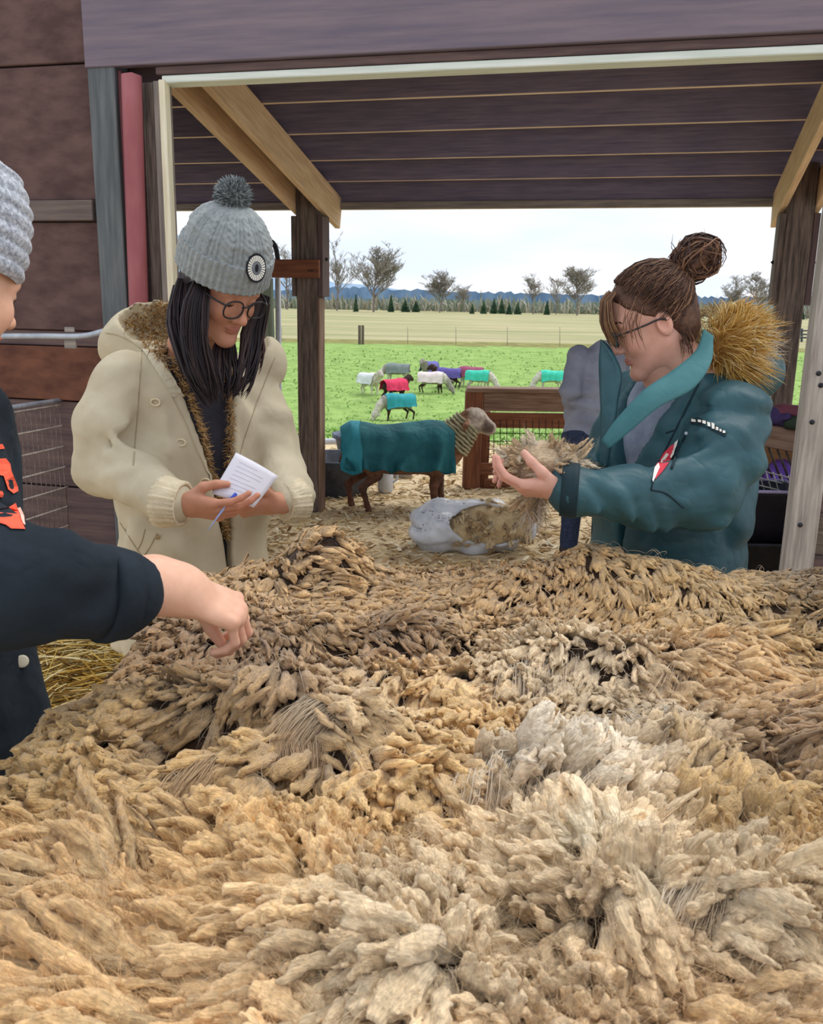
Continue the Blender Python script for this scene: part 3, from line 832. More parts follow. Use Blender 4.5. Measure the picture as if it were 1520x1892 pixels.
M_WOOL = wool_mat('raw_wool')
M_WOOLBASE = mat('wool_mass', lin(84, 62, 44), lin(54, 38, 28), 1.0, 40, bump=.8, bscale=160, bdist=.01, sheen=.2, spec=.05)  # dark base colour stands in for shade in the crevices between locks
M_FIBRE = mat('wool_fibre', (1, 1, 1), (.85, .84, .82), .9, 60, attr=True, sheen=.2, spec=.1)

nx, ny = 140, 128
gx = np.linspace(FX0 - .04, FX1, nx); gy = np.linspace(FY0, FY1 + .05, ny)
X, Y = np.meshgrid(gx, gy, indexing='ij')
inside = edge_in(X, Y)
Zs = fh(X, Y) - .006
keep = inside > -.01
idx = -np.ones(X.shape, int); idx[keep] = np.arange(keep.sum())
V = np.stack([X[keep], Y[keep], Zs[keep]], -1); V[:, 2] += .006 * vnoise(V * 45, 5)
q = np.stack([idx[:-1, :-1], idx[1:, :-1], idx[1:, 1:], idx[:-1, 1:]], -1).reshape(-1, 4); q = q[(q >= 0).all(1)]
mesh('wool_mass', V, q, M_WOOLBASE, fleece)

# --- zones: colour and lie of the wool, read off the photograph
def zone(x, y, lst, base):
    "weighted blend of values placed at table points"
    w = np.full(x.shape, .35); v = np.zeros(x.shape + (len(base),)) + np.array(base) * .35
    for (px, py, r, val) in lst:
        bx, by = top_at(px, py, 1.0)
        k = np.exp(-((x - bx) ** 2 + (y - by) ** 2) / r ** 2) * 3
        v += k[..., None] * np.array(val); w += k
    return v / w[..., None]
# direction the tips point to (x right, y away) and their lift
FLOW = [(700, 1130, .16, (.9, -.5, .15)), (560, 1060, .12, (.7, .3, .5)), (950, 1120, .12, (-.6, -.8, .3)), (1250, 1090, .2, (1, -.1, .12)), (1450, 1090, .1, (.3, -.6, .7)),
        (1180, 1160, .14, (-.8, -.6, .25)), (1350, 1260, .14, (.8, -.5, .3)), (1250, 1400, .12, (.5, .6, .5)), (1120, 1290, .12, (-.6, -.7, .4)), (800, 1260, .14, (-.5, -.8, .35)),
        (720, 1370, .10, (.8, -.5, .2)), (400, 1260, .14, (-.3, -1, .1)), (330, 1350, .10, (-.5, -.9, .3)), (480, 1440, .12, (-.7, -.6, .3)), (720, 1470, .09, (.1, -.8, .9)),
        (250, 1640, .12, (-.9, .35, .35)), (120, 1760, .12, (-1, .3, .3)), (400, 1780, .10, (-.9, .3, .3)), (560, 1600, .09, (-.2, -.6, .9)), (620, 1760, .08, (-.5, -.3, .7)),
        (900, 1560, .08, (-.8, .2, .4)), (1080, 1560, .06, (-.1, .5, .9)), (1250, 1540, .09, (.6, .5, .6)), (1380, 1500, .09, (.1, -.4, .9)), (1160, 1690, .05, (.1, -.3, 1)),
        (1000, 1840, .08, (-.2, -.3, .8)), (1420, 1830, .07, (.2, -.3, .8)), (800, 1750, .09, (-.8, .1, .4)), (900, 1380, .1, (.1, -.9, .6))]
TIP = lin(226, 184, 128); OLV = lin(198, 162, 104); BRN = lin(160, 122, 84); PAL = lin(236, 212, 174); WHT = lin(238, 226, 206); DRK = lin(118, 90, 64); YEL = lin(232, 192, 130)
CZ = [(600, 1050, .10, OLV), (500, 1235, .06, DRK), (420, 1300, .06, DRK), (330, 1370, .06, BRN), (560, 1330, .05, BRN), (1420, 1400, .07, DRK), (560, 1440, .04, DRK), (720, 1180, .08, BRN), (640, 1120, .14, TIP), (1250, 1080, .22, YEL), (900, 1070, .16, TIP), (1450, 1100, .12, DRK), (1430, 1180, .10, OLV), (400, 1200, .14, BRN), (330, 1290, .16, OLV), (500, 1240, .1, BRN),  # DRK on pits paints in their shade; elsewhere it is dark brown wool
      (280, 1400, .12, OLV), (120, 1480, .12, OLV), (950, 1130, .12, TIP), (1050, 1240, .12, PAL), (1150, 1330, .12, PAL), (850, 1340, .12, YEL), (720, 1440, .10, YEL), (680, 1330, .08, PAL),
      (1330, 1280, .12, TIP), (1430, 1330, .1, BRN), (1400, 1480, .1, OLV), (1020, 1440, .08, WHT), (1100, 1560, .08, PAL), (560, 1580, .1, YEL), (200, 1700, .16, TIP), (1350, 1700, .08, PAL), (800, 1750, .1, PAL), (1480, 1650, .08, OLV)]

# --- clumps of wool: smooth bundles of wavy locks, modelled once at three levels of detail
def clump_shape(seed, kind):
    g = np.random.default_rng(900 + seed); lob = []
    if kind == 0:      # stubby tip cluster
        n = g.integers(12, 18); L0, sy, sz = .062, .030, .016
    elif kind == 1:    # long combed locks
        n = g.integers(6, 10); L0, sy, sz = .100, .021, .010
    else:              # frayed fan
        n = g.integers(7, 11); L0, sy, sz = .066, .020, .014
    for k in range(n):
        y0 = g.uniform(-1, 1) * sy; z0 = g.uniform(-.6, 1) * sz; L = L0 * g.uniform(.65, 1.25); op = g.uniform(.9, 1.4) + (.7 if kind == 2 else 0)
        r0 = g.uniform(.0045, .0085) * (.95 if kind == 0 else .82)
        s = np.linspace(0, 1, 5); ph = g.uniform(0, 6.28)
        arch = g.uniform(-.012, .012)
        p = np.stack([(s - .25) * L, y0 * (.55 + (op - .55) * s) + .004 * np.sin(s * 5 + ph), z0 * (.5 + .6 * s) + arch * np.sin(s * math.pi) + .003 * np.cos(s * 6 + ph)], -1)
        rr = r0 * np.array([.6, .9, 1.05, 1.0, g.uniform(.3, .7)])
        lob.append((p, rr))
    return lob
def decimate(V, F, ratio):
    o = mesh('tmp', V, F); md = o.modifiers.new('d', 'DECIMATE'); md.ratio = ratio
    dg = bpy.context.evaluated_depsgraph_get(); me = o.evaluated_get(dg).to_mesh(); me.calc_loop_triangles()
    V2 = np.empty(len(me.vertices) * 3, np.float32); me.vertices.foreach_get('co', V2); F2 = np.empty(len(me.loop_triangles) * 3, np.int32); me.loop_triangles.foreach_get('vertices', F2)
    d = o.data; bpy.data.objects.remove(o); bpy.data.meshes.remove(d)
    return V2.reshape(-1, 3).astype(float), F2.reshape(-1, 3)
def clump_mesh(lob, res, seed, ratio=1.0):
    A = np.concatenate([p for p, r in lob])
    def f(P):
        d = None
        w = P + .0022 * np.stack([vnoise(P * 130, seed), vnoise(P * 130, seed + 1), vnoise(P * 130, seed + 2)], -1)
        for p, r in lob:
            e = None
            for i in range(4):
                q = rcone(w, p[i], p[i + 1], r[i], r[i + 1]); e = q if e is None else np.minimum(e, q)
            d = e if d is None else smin(d, e, .0028)
        d = d + .0017 * vnoise(P * np.array([90, 260, 260]), seed + 3) + .0016 * vnoise(P * 170, seed + 4)
        return d
    V, F = surf(f, A.min(0) - .014, A.max(0) + .014, res)
    if ratio < 1: V, F = decimate(V, F, ratio)
    # how far along its own lock each point lies
    best = np.full(len(V), 9.0); t = np.zeros(len(V)); li = np.zeros(len(V), int)
    for k, (p, r) in enumerate(lob):
        for i in range(4):
            ba = p[i + 1] - p[i]; h = np.clip((V - p[i]) @ ba / (ba @ ba), 0, 1)
            dd = np.linalg.norm(V - p[i] - h[:, None] * ba, axis=1) - (r[i] + (r[i + 1] - r[i]) * h)
            m = dd < best; best[m] = dd[m]; t[m] = (i + h[m]) / 4; li[m] = k
    return V, F, t, li
KINDS = [0, 0, 0, 0, 0, 0, 1, 1, 1, 1, 1, 1, 2, 2, 2, 2]
SHAPES = [clump_shape(i, k) for i, k in enumerate(KINDS)]
TPL = {lod: [clump_mesh(sh, res, 60 + 7 * i, ra) for i, sh in enumerate(SHAPES)] for lod, res, ra in ((0, .0023, 1.0), (1, .0040, .19), (2, .0052, .12))}

def lay(P, seed):
    "local frames for clumps lying on the fleece at P"
    g = np.random.default_rng(seed); N = len(P)
    fl = zone(P[:, 0], P[:, 1], FLOW, (-.2, -.7, .45))
    jit = np.stack([fbm(np.stack([P[:, 0] * 7, P[:, 1] * 7, 0 * P[:, 0] + k], -1), 20 + k, 2) for k in range(3)], -1)
    fl = fl + jit * np.array([.8, .8, .5]) + g.normal(0, .17, (N, 3))
    eps = .01; gxn = (fh(P[:, 0] + eps, P[:, 1]) - fh(P[:, 0] - eps, P[:, 1])) / (2 * eps); gyn = (fh(P[:, 0], P[:, 1] + eps) - fh(P[:, 0], P[:, 1] - eps)) / (2 * eps)
    nor = nrm(np.stack([-gxn, -gyn, np.ones(N)], -1))
    hv = nrm(np.concatenate([fl[:, :2], np.zeros((N, 1))], 1)); hv = nrm(hv - nor * np.sum(hv * nor, 1, keepdims=True))
    lift = np.clip((fl[:, 2] * 1.0 - .05) * np.interp(P[:, 1], [1.35, 1.7], [1, .45]), -.1, 1.25)[:, None]
    xa = nrm(hv * np.cos(lift) + nor * np.sin(lift)); ya = nrm(np.cross(nor, xa)); za = np.cross(xa, ya)
    tone = (1 + .28 * fbm(np.stack([P[:, 0] * 10, P[:, 1] * 10, 0 * P[:, 0]], -1), 40, 2))[:, None] * g.uniform(.82, 1.14, (N, 1))
    tip = zone(P[:, 0], P[:, 1], CZ, TIP) * tone
    kind = np.where(lift[:, 0] > .5, g.integers(0, 6, N), np.where(g.uniform(0, 1, N) < .3, g.integers(12, 16, N), np.where(g.uniform(0, 1, N) < .25, g.integers(0, 6, N), g.integers(6, 12, N))))
    return np.stack([xa, ya, za], -1), tip, kind, lift[:, 0]
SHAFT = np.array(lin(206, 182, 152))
def scatter(spacing, y0, y1, seed, jitter=.5, outside=False):
    g = np.random.default_rng(seed)
    xs = np.arange(FX0, FX1, spacing); ys = np.arange(y0, y1, spacing)
    X, Y = np.meshgrid(xs, ys, indexing='ij'); X = X.ravel() + g.uniform(-jitter, jitter, X.size) * spacing; Y = Y.ravel() + g.uniform(-jitter, jitter, Y.size) * spacing
    m = (edge_in(X, Y) > .012) & (Y >= y0) & (Y < y1) & ((np.abs(X) < .53 * Y + .16) != outside)
    for bx, by, r_, d_ in PITS:
        m &= ((X - bx) ** 2 + (Y - by) ** 2) > (r_ * .42) ** 2
    X, Y = X[m], Y[m]
    return np.stack([X, Y, fh(X, Y)], -1)
def setloc(me, loc):
    a = me.attributes.new('loc', 'FLOAT_VECTOR', 'POINT'); a.data.foreach_set('vector', np.asarray(loc, np.float32).ravel())
def joined_clumps(name, P, scale, lod, seed):
    Fr, tip, kind, lift = lay(P, seed); g = np.random.default_rng(seed + 1)
    Vs, Fs, Cs, Ls, off = [], [], [], [], 0
    for k in range(len(TPL[lod])):
        I = np.where(kind == k)[0]
        if not len(I): continue
        V, F, t, li = TPL[lod][k]
        sc = scale[I] * g.uniform(.8, 1.2, len(I)); mir = np.where(g.uniform(0, 1, len(I)) < .5, -1, 1)
        Q = V[None] * sc[:, None, None]
        W_ = np.einsum('nvj,nij->nvi', Q * np.stack([np.ones_like(mir), np.ones_like(mir), np.ones_like(mir)], -1)[:, None, :], Fr[I]) + P[I][:, None, :] + np.array([0, 0, .003])
        tt = np.clip((t - .3) / .5, 0, 1)[None, :, None]
        lobe = (.86 + .28 * _hash(li, li * 7 + k, li * 3))[None, :, None]
        sh = tip[I] * .6 + SHAFT * .26  # shaft tone darkened to paint shade into the gaps between locks
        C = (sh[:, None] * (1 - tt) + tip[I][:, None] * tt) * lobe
        Vs.append(W_.reshape(-1, 3)); Cs.append(C.reshape(-1, 3)); Ls.append((Q + g.uniform(-1, 1, (len(I), 1, 3))).reshape(-1, 3))
        Fs.append((F[None] + (np.arange(len(I)) * len(V))[:, None, None]).reshape(-1, 3) + off); off += len(I) * len(V)
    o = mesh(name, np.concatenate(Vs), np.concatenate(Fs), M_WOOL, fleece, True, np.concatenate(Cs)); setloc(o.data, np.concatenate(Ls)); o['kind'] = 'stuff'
    return o
# the 300 clumps that show largest are parts of their own (they share sixteen meshes)
Pn = scatter(.0285, .42, 1.12, 3)
_q = Pn - CAM; _zc = _q @ _f; _sx = CW / 2 + FPX * (_q @ _r) / _zc; _sy = CH / 2 - FPX * (_q @ _u) / _zc
vis = (_sx > -40) & (_sx < 1560) & (_sy < 1960)
order = np.where(vis)[0][np.argsort(_zc[vis])]
near = order[:298]; rest = order[298:]
tpl_me = []
for k, (V, F, t, li) in enumerate(TPL[0]):
    tt = np.clip((t - .3) / .5, 0, 1)[:, None]
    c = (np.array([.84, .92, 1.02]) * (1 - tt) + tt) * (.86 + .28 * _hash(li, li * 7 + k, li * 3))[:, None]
    g = np.random.default_rng(400 + k); nh = 110; hi_ = g.integers(0, len(V), nh)
    hp_ = V[hi_]; hd_ = nrm(nrm(hp_ - [0.01, 0, -.01]) + np.array([1.2, 0, .5]) + g.normal(0, .5, (nh, 3))); hl = g.uniform(.010, .028, nh)[:, None]
    Qh = np.stack([hp_, hp_ + hd_ * hl * .5 + g.normal(0, .002, (nh, 3)), hp_ + hd_ * hl + g.normal(0, .005, (nh, 3))], 1)
    Vh, Fh = tubes(Qh, np.array([[.00022, .0002, .00008]]) * np.ones((nh, 1)), 3)
    Fall = np.concatenate([F, Fh + len(V)]); Vall = np.concatenate([V, Vh]); c = np.concatenate([c, np.full((len(Vh), 3), 1.15)])
    o = mesh('wool_lock', Vall, Fall, M_WOOL, None, True, c); setloc(o.data, Vall + k); tpl_me.append(o.data); bpy.data.objects.remove(o)
Fr, tip, kind, lift = lay(Pn, 12); g = np.random.default_rng(77)
for i in near:
    o = bpy.data.objects.new('wool_lock', tpl_me[kind[i]]); COL.objects.link(o)
    setparent(o, fleece)
    sc = g.uniform(.85, 1.25) * (1.12 if 6 <= kind[i] < 12 else 1)
    m = Matrix(Fr[i].tolist()).to_4x4(); m.translation = Vector(Pn[i] + np.array([0, 0, .004]))
    o.location = m.translation; o.rotation_euler = m.to_euler(); o.scale = (sc, sc, sc)
    o.color = (*tip[i], 1)
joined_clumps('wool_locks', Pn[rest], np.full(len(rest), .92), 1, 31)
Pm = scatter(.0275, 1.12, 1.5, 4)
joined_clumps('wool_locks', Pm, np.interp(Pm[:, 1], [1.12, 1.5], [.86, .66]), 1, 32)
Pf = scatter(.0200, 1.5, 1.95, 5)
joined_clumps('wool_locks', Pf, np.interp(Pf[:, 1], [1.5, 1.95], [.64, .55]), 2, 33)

Po = scatter(.034, .38, 1.95, 8, outside=True)      # beyond the frame, for a step to the side
joined_clumps('wool_locks', Po, np.full(len(Po), 1.25), 2, 34)
# loose fine fibres
def fibres(n, seed, name, y0=.4, y1=1.92, L=(.03, .09), rad=.00022, lift=.012):
    g = np.random.default_rng(seed)
    y = g.uniform(0, 1, n) ** 1.3 * (y1 - y0) + y0; x = g.uniform(-1, 1, n) * (.5 * y + .1) + .02
    m = edge_in(x, y) > .02; x, y = x[m], y[m]; n = len(x)
    fl = zone(x, y, FLOW, (-.2, -.7, .45)); a = np.arctan2(fl[:, 1], fl[:, 0]) + g.normal(0, .5, n)
    Ln = g.uniform(L[0], L[1], n); K = 6; s = np.linspace(0, 1, K)
    an = a[:, None] + g.normal(0, 1.1, n)[:, None] * s[None] + .4 * np.sin(s[None] * g.uniform(4, 10, (n, 1)) + g.uniform(0, 6, (n, 1)))
    xx = x[:, None] + np.cumsum(np.cos(an), 1) / K * Ln[:, None]; yy = y[:, None] + np.cumsum(np.sin(an), 1) / K * Ln[:, None]
    zz = fh(xx.ravel(), yy.ravel()).reshape(xx.shape) + lift * (.6 + .9 * g.uniform(0, 1, (n, 1))) + .010 * np.sin(s * math.pi)[None] * g.uniform(0, 1.4, (n, 1))
    sc = np.interp(y, [.4, 1.9], [1, 1.6])
    V, F = tubes(np.stack([xx, yy, zz], -1), (rad * g.uniform(.6, 1.4, n) * sc)[:, None] * np.array([[.5, 1, 1, 1, .8, .2]]), 3)
    c = (zone(x, y, CZ, TIP) * .5 + np.array(PW2) * .5) * g.uniform(.8, 1.1, (n, 1))
    o = mesh(name, V, F, M_FIBRE, fleece, True, np.repeat(c, K * 3, 0)); o['kind'] = 'stuff'
PW = lin(228, 214, 192); PW2 = lin(238, 230, 216)
fibres(4000, 50, 'wool_fibres', lift=.014)

# opened tufts: combed pale wool arching from a root line over to the tips
def tuft(pa, pb, pc, n, wid, hgt, col, seed, r=.00045, z=1.0):
    g = np.random.default_rng(seed)
    A = np.array([*top_at(*pa, z), 0]); Bq = np.array([*top_at(*pb, z), 0]); C = np.array([*top_at(*pc, z), 0])
    for q in (A, Bq, C): q[2] = fh(q[0:1], q[1:2])[0]
    mid = (A + Bq) / 2; nt_ = 40; K = 12
    def sheet(t, s, dz):
        root = A + (Bq - A) * t[:, None]; end = C + (root - mid) * wid
        Q = root[:, None] + (end - root)[:, None] * s[None, :, None]
        side_ = np.sqrt(np.clip(1 - (2 * t - 1) ** 2, 0, 1)) ** .6
        arch = np.sin(np.clip(s, 0, 1) * math.pi) ** .75
        cl = fbm(np.stack([t * 9, 0 * t + seed, 0 * t], -1), seed, 2)
        Q[..., 2] += arch[None] * (hgt * side_ * (.75 + .3 * cl))[:, None] + dz
        sd = nrm(np.cross(end - root, [0, 0, 1.0]))
        Q += sd[:, None] * (np.sin(s[None] * 6 + cl[:, None] * 8) * .004 * s[None] + .006 * fbm(np.stack([t[:, None] * 5 + 0 * s, s[None] * 2 + 0 * t[:, None], 0 * s + 0 * t[:, None] + seed], -1), 3, 2))[..., None]
        return Q
    tg = np.linspace(0, 1, nt_); sg = np.linspace(0, 1, K)
    Q = sheet(tg, sg, -.004); Q[..., 2] -= .014 * sg[None] ** 3; Q[..., 2] += .003 * vnoise(Q * np.array([160, 160, 60]), 6)
    i = np.arange(nt_ - 1)[:, None]; j = np.arange(K - 1)[None]
    F = np.stack([i * K + j, (i + 1) * K + j, (i + 1) * K + j + 1, i * K + j + 1], -1).reshape(-1, 4)
    tipc = np.array(TIP)
    cs = np.array(col)[None, None] * (1 - sg[None, :, None] ** 2 * .6) * np.ones((nt_, 1, 1)) + tipc * sg[None, :, None] ** 2 * .6
    cs = cs * (.86 + .2 * vnoise(np.stack([tg * 25, 0 * tg, 0 * tg + seed], -1), 2))[:, None, None]
    o = mesh('wool_tuft', Q.reshape(-1, 3), F, M_WOOL, fleece, True, cs.reshape(-1, 3)); setloc(o.data, np.stack([np.repeat(sg[None], nt_, 0) * .08, np.repeat(tg[:, None], K, 1) * .12, np.zeros((nt_, K))], -1).reshape(-1, 3))
    t = g.uniform(0, 1, n); s = np.linspace(0, 1, 6)
    Qs = sheet(t, s, .006) + g.normal(0, .0035, (n, 1, 3)) + g.normal(0, .0012, (n, 6, 3))
    Qs[..., 2] += g.exponential(.002, (n, 1)) * np.sin(s * math.pi)[None]
    ext = g.uniform(.6, 1.1, (n, 1, 1)); Qs = Qs[:, :1] + (Qs - Qs[:, :1]) * ext
    V, F = tubes(Qs, r * g.uniform(.5, 1.5, n)[:, None] * np.array([[.8, 1, 1, 1, .8, .2]]), 3)
    sh = s[None, :, None] ** 2 * .6
    c = (np.array(col)[None, None] * (1 - sh) + tipc[None, None] * sh) * g.uniform(.75, 1.15, (n, 1, 1))
    o2 = mesh('tuft_fibres', V, F, M_FIBRE, o, True, np.repeat(c.reshape(-1, 3), 3, 0)); o2['kind'] = 'stuff'
tuft((850, 1450), (1100, 1430), (930, 1520), 500, .8, .05, PW2, 1)
tuft((1090, 1480), (1170, 1440), (1010, 1600), 300, .9, .03, PW, 2)
tuft((600, 1350), (760, 1350), (560, 1400), 450, .9, .03, PW, 3)
tuft((1230, 1700), (1450, 1690), (1300, 1830), 600, 1.2, .055, PW, 4)
tuft((1270, 1195), (1460, 1170), (1330, 1290), 450, 1.2, .035, PW, 5)
tuft((1080, 1330), (1210, 1300), (1230, 1430), 400, 1.1, .03, PW2, 6)
tuft((290, 1430), (480, 1400), (290, 1500), 400, .8, .025, lin(210, 184, 148), 7)
tuft((870, 1540), (1060, 1510), (960, 1690), 400, .9, .025, lin(206, 188, 160), 8)
tuft((690, 1570), (900, 1545), (640, 1650), 380, .6, .03, lin(214, 194, 164), 9)
tuft((620, 1790), (870, 1815), (760, 1900), 450, .9, .03, PW, 10)
tuft((60, 1610), (240, 1560), (150, 1720), 400, .9, .03, lin(204, 180, 146), 11)
tuft((920, 1230), (1130, 1200), (1010, 1290), 400, .9, .03, PW2, 12)
tuft((500, 1400), (600, 1390), (540, 1450), 300, .8, .02, lin(190, 160, 128), 14)
# ------------------------------------------------------------------ people
M_SKIN = mat('skin', (1, 1, 1), (.94, .9, .88), .55, 60, bump=.12, bscale=500, bdist=.001, attr=True, sss=.25, spec=.35)
M_DENIM = mat('dark_denim', lin(34, 42, 62), lin(52, 62, 88), .9, 60, bump=.3, bscale=400, bdist=.002)
M_SHOE = mat('dark_boot', lin(40, 34, 32), lin(58, 48, 44), .6, 20)
M_BLKFRAME = mat('black_plastic', lin(22, 22, 26), lin(30, 30, 36), .3, spec=.5)
M_LENS = mat('lens_glass', (1, 1, 1), rough=.02, trans=1.0, spec=.5)
M_LENS.node_tree.nodes['Principled BSDF'].inputs['IOR'].default_value = 1.05
M_EYEW = mat('eye_white', lin(226, 218, 212), lin(226, 218, 212), .2, spec=.5)
M_IRIS = mat('iris', lin(44, 28, 20), lin(60, 40, 28), .2, spec=.5)

def frame(F, U):
    "3x3 whose columns are right, forward, up"
    F = nrm(F); U = np.asarray(U, float); U = nrm(U - F * (U @ F)); X = np.cross(F, U)
    return np.stack([X, F, U], -1)
def head_sdf(P, neck=True, ears=(1, -1)):
    d = smin(ell(P, (0, -.012, .045), (.074, .094, .086)), ell(P, (0, .016, -.03), (.059, .070, .086)), .04)
    for s in (1, -1):
        d = smin(d, rcone(P, (s * .050, -.004, -.045), (s * .012, .066, -.098), .018, .015), .025)
        d = smin(d, ell(P, (s * .036, .058, -.024), (.022, .020, .022)), .025)
    d = smin(d, ell(P, (0, .073, -.101), (.018, .015, .014)), .018)
    d = smin(d, rcone(P, (-.040, .070, .030), (.040, .070, .030), .012, .012), .02)
    for s in (1, -1):
        d = smax(d, -ell(P, (s * .032, .096, .010), (.019, .017, .014)), .014)
        e = np.linalg.norm(P - np.array([s * .0315, .0705, .0095]), axis=1) - .0142
        slit = np.abs(P[:, 2] - .0035) - .0016
        e = smax(e, -slit, .0015)
        d = smin(d, e, .004)
    d = smin(d, rcone(P, (0, .080, .024), (0, .103, -.024), .0078, .0105), .012)
    d = smin(d, ell(P, (0, .105, -.027), (.0115, .011, .0105)), .008)
    for s in (1, -1):
        d = smin(d, ell(P, (s * .0125, .093, -.031), (.0085, .009, .008)), .007)
        d = smax(d, -ell(P, (s * .006, .104, -.0385), (.0035, .005, .003)), .003)
    d = smin(d, ell(P, (0, .0815, -.0585), (.021, .0105, .0046)), .005)
    d = smin(d, ell(P, (0, .0805, -.0675), (.017, .0105, .0055)), .005)
    for s in ears:
        e = ell(P, (s * .077, -.012, -.002), (.010, .019, .031))
        e = smax(e, -ell(P, (s * .086, -.008, .002), (.009, .011, .020)), .004)
        d = smin(d, e, .006)
    if neck:
        d = smin(d, rcone(P, (0, -.022, -.055), (0, -.05, -.20), .052, .058), .03)
    return d
def head_col(V, skin, lip, seed=0):
    c = np.tile(np.array(skin), (len(V), 1)); blush = np.array(skin) * np.array([1.05, .84, .82])
    for s in (1, -1):
        w = np.exp(-((V - np.array([s * .04, .06, -.025])) ** 2).sum(1) / .018 ** 2)[:, None]; c = c * (1 - .6 * w) + blush * .6 * w
        w = np.exp(-((V - np.array([s * .077, -.01, 0])) ** 2).sum(1) / .02 ** 2)[:, None]; c = c * (1 - .4 * w) + blush * .4 * w
    w = np.exp(-((V - np.array([0, .105, -.028])) ** 2).sum(1) / .012 ** 2)[:, None]; c = c * (1 - .5 * w) + blush * .5 * w
    w = np.clip(1 - np.minimum(ell(V, (0, .0815, -.0585), (.021, .0115, .0048)), ell(V, (0, .0805, -.0675), (.017, .0115, .0057))) / .0015, 0, 1)[:, None]
    return c * (1 - .85 * w) + np.array(lip) * .85 * w
HS = .95
def head(O, Fm, skin, lip, ears=(1, -1), res=.0037, lo=(-.1, -.14, -.21), hi=(.1, .13, .14)):
    V, F = surf(lambda P: head_sdf(P, True, ears), lo, hi, res)
    V, F = V[:], F
    C = head_col(V, skin, lip)
    return (V * HS) @ Fm.T + O, F, C
def hw(O, Fm, p): return np.asarray(O) + (np.asarray(p, float) * HS) @ Fm.T
FING = [(.030, (.040, .025, .020), .0086), (.0105, (.045, .028, .021), .0088), (-.0095, (.042, .026, .020), .0084), (-.028, (.033, .020, .018), .0074)]
def hand_sdf(P, curls, spread=(.12, .03, -.05, -.16), thumb=((.022, .030, -.006), (.050, .056, -.014), (.078, .062, -.018), (.100, .058, -.020)), arm=.16, arm_r=.040, mir=1):
    "x towards the fingers, y towards the thumb side (times mir), z out of the back of the hand; curls: three angles per finger"
    P = P * np.array([1, mir, 1]); d = None
    d = ell(P, (.045, .002, 0), (.056, .040, .0165))
    for i, (y, ln, r) in enumerate(FING):
        kn = np.array([.088 - .006 * abs(i - 1), y, .003])
        d = smin(d, rcone(P, (.012, y * .55, 0), kn, .0145, .0105), .010)
        p = kn; ang = 0; sp = spread[i]; e = None
        for k in range(3):
            ang += curls[i][k]
            q = p + ln[k] * np.array([math.cos(ang) * math.cos(sp), math.sin(sp) * math.cos(ang), -math.sin(ang)])
            x = rcone(P, p, q, r * (1 - .07 * k), r * (1 - .07 * (k + 1))); e = x if e is None else smin(e, x, .003); p = q
        d = smin(d, e, .0045)
    t = thumb; e = None; rr = (.0135, .0115, .0098, .0082)
    for k in range(3):
        x = rcone(P, t[k], t[k + 1], rr[k], rr[k + 1]); e = x if e is None else smin(e, x, .006)
    d = smin(d, e, .008)
    d = smin(d, rcone(P, (.01, 0, 0), (-.045, 0, 0), .0245, .0255), .02)
    d = smin(d, rcone(P, (-.04, 0, 0), (-arm, 0, 0), .026, arm_r), .02)
    for i, (y, ln, r) in enumerate(FING):       # knuckles
        d = smin(d, ell(P, (.087 - .006 * abs(i - 1), y, .0095), (.008, .007, .005)), .005)
    return d
def hand(W, X, Z, curls, skin, mir=1, scale=.95, res=.0034, arm=.16, arm_r=.040, thumb=None, spread=(.12, .03, -.05, -.16), lo=None, hi=None, red=.0, elbow=None, er=(.036, .044), wr=.0275):
    X = nrm(X); Z = nrm(np.asarray(Z) - X * (np.asarray(Z) @ X)); Yv = np.cross(Z, X); Fm = np.stack([X, Yv, Z], -1)
    kw = dict(curls=curls, spread=spread, arm=arm, arm_r=arm_r, mir=mir)
    if thumb is not None: kw['thumb'] = thumb
    lo = np.array((-arm - .05, -.085, -.12)); hi = np.array((.21, .085, .06)); fn = lambda P: hand_sdf(P, **kw)
    if elbow is not None:      # forearm in one surface with the hand
        el = ((np.asarray(elbow) - W) @ Fm) / scale; mid = el * .5; lo = np.minimum(lo, el * .72 - .07); hi = np.maximum(hi, el * .72 + .07)
        fn = lambda P: smin(smin(hand_sdf(P, **kw), rcone(P, (-.004, 0, 0), mid, wr, er[0]), .03), rcone(P, mid, el * .7, er[0], er[1]), .03)
    V, F = surf(fn, lo, hi, res)
    n = len(V); c = np.tile(np.array(skin), (n, 1))
    w = np.clip((V[:, 0] - .06) / .1, 0, 1)[:, None]
    c = c * (1 - (.25 + red) * w) + np.array(skin) * np.array([1.04, .80, .78]) * (.25 + red) * w
    return (V * scale) @ Fm.T + W, F, c
def merge(parts):
    Vs, Fs, Cs, off = [], [], [], 0
    for V, F, C in parts:
        Vs.append(V); Fs.append(F + off); Cs.append(C); off += len(V)
    return np.concatenate(Vs), np.concatenate(Fs), np.concatenate(Cs)
def plain(V, F, skin): return V, F, np.tile(np.array(skin), (len(V), 1))

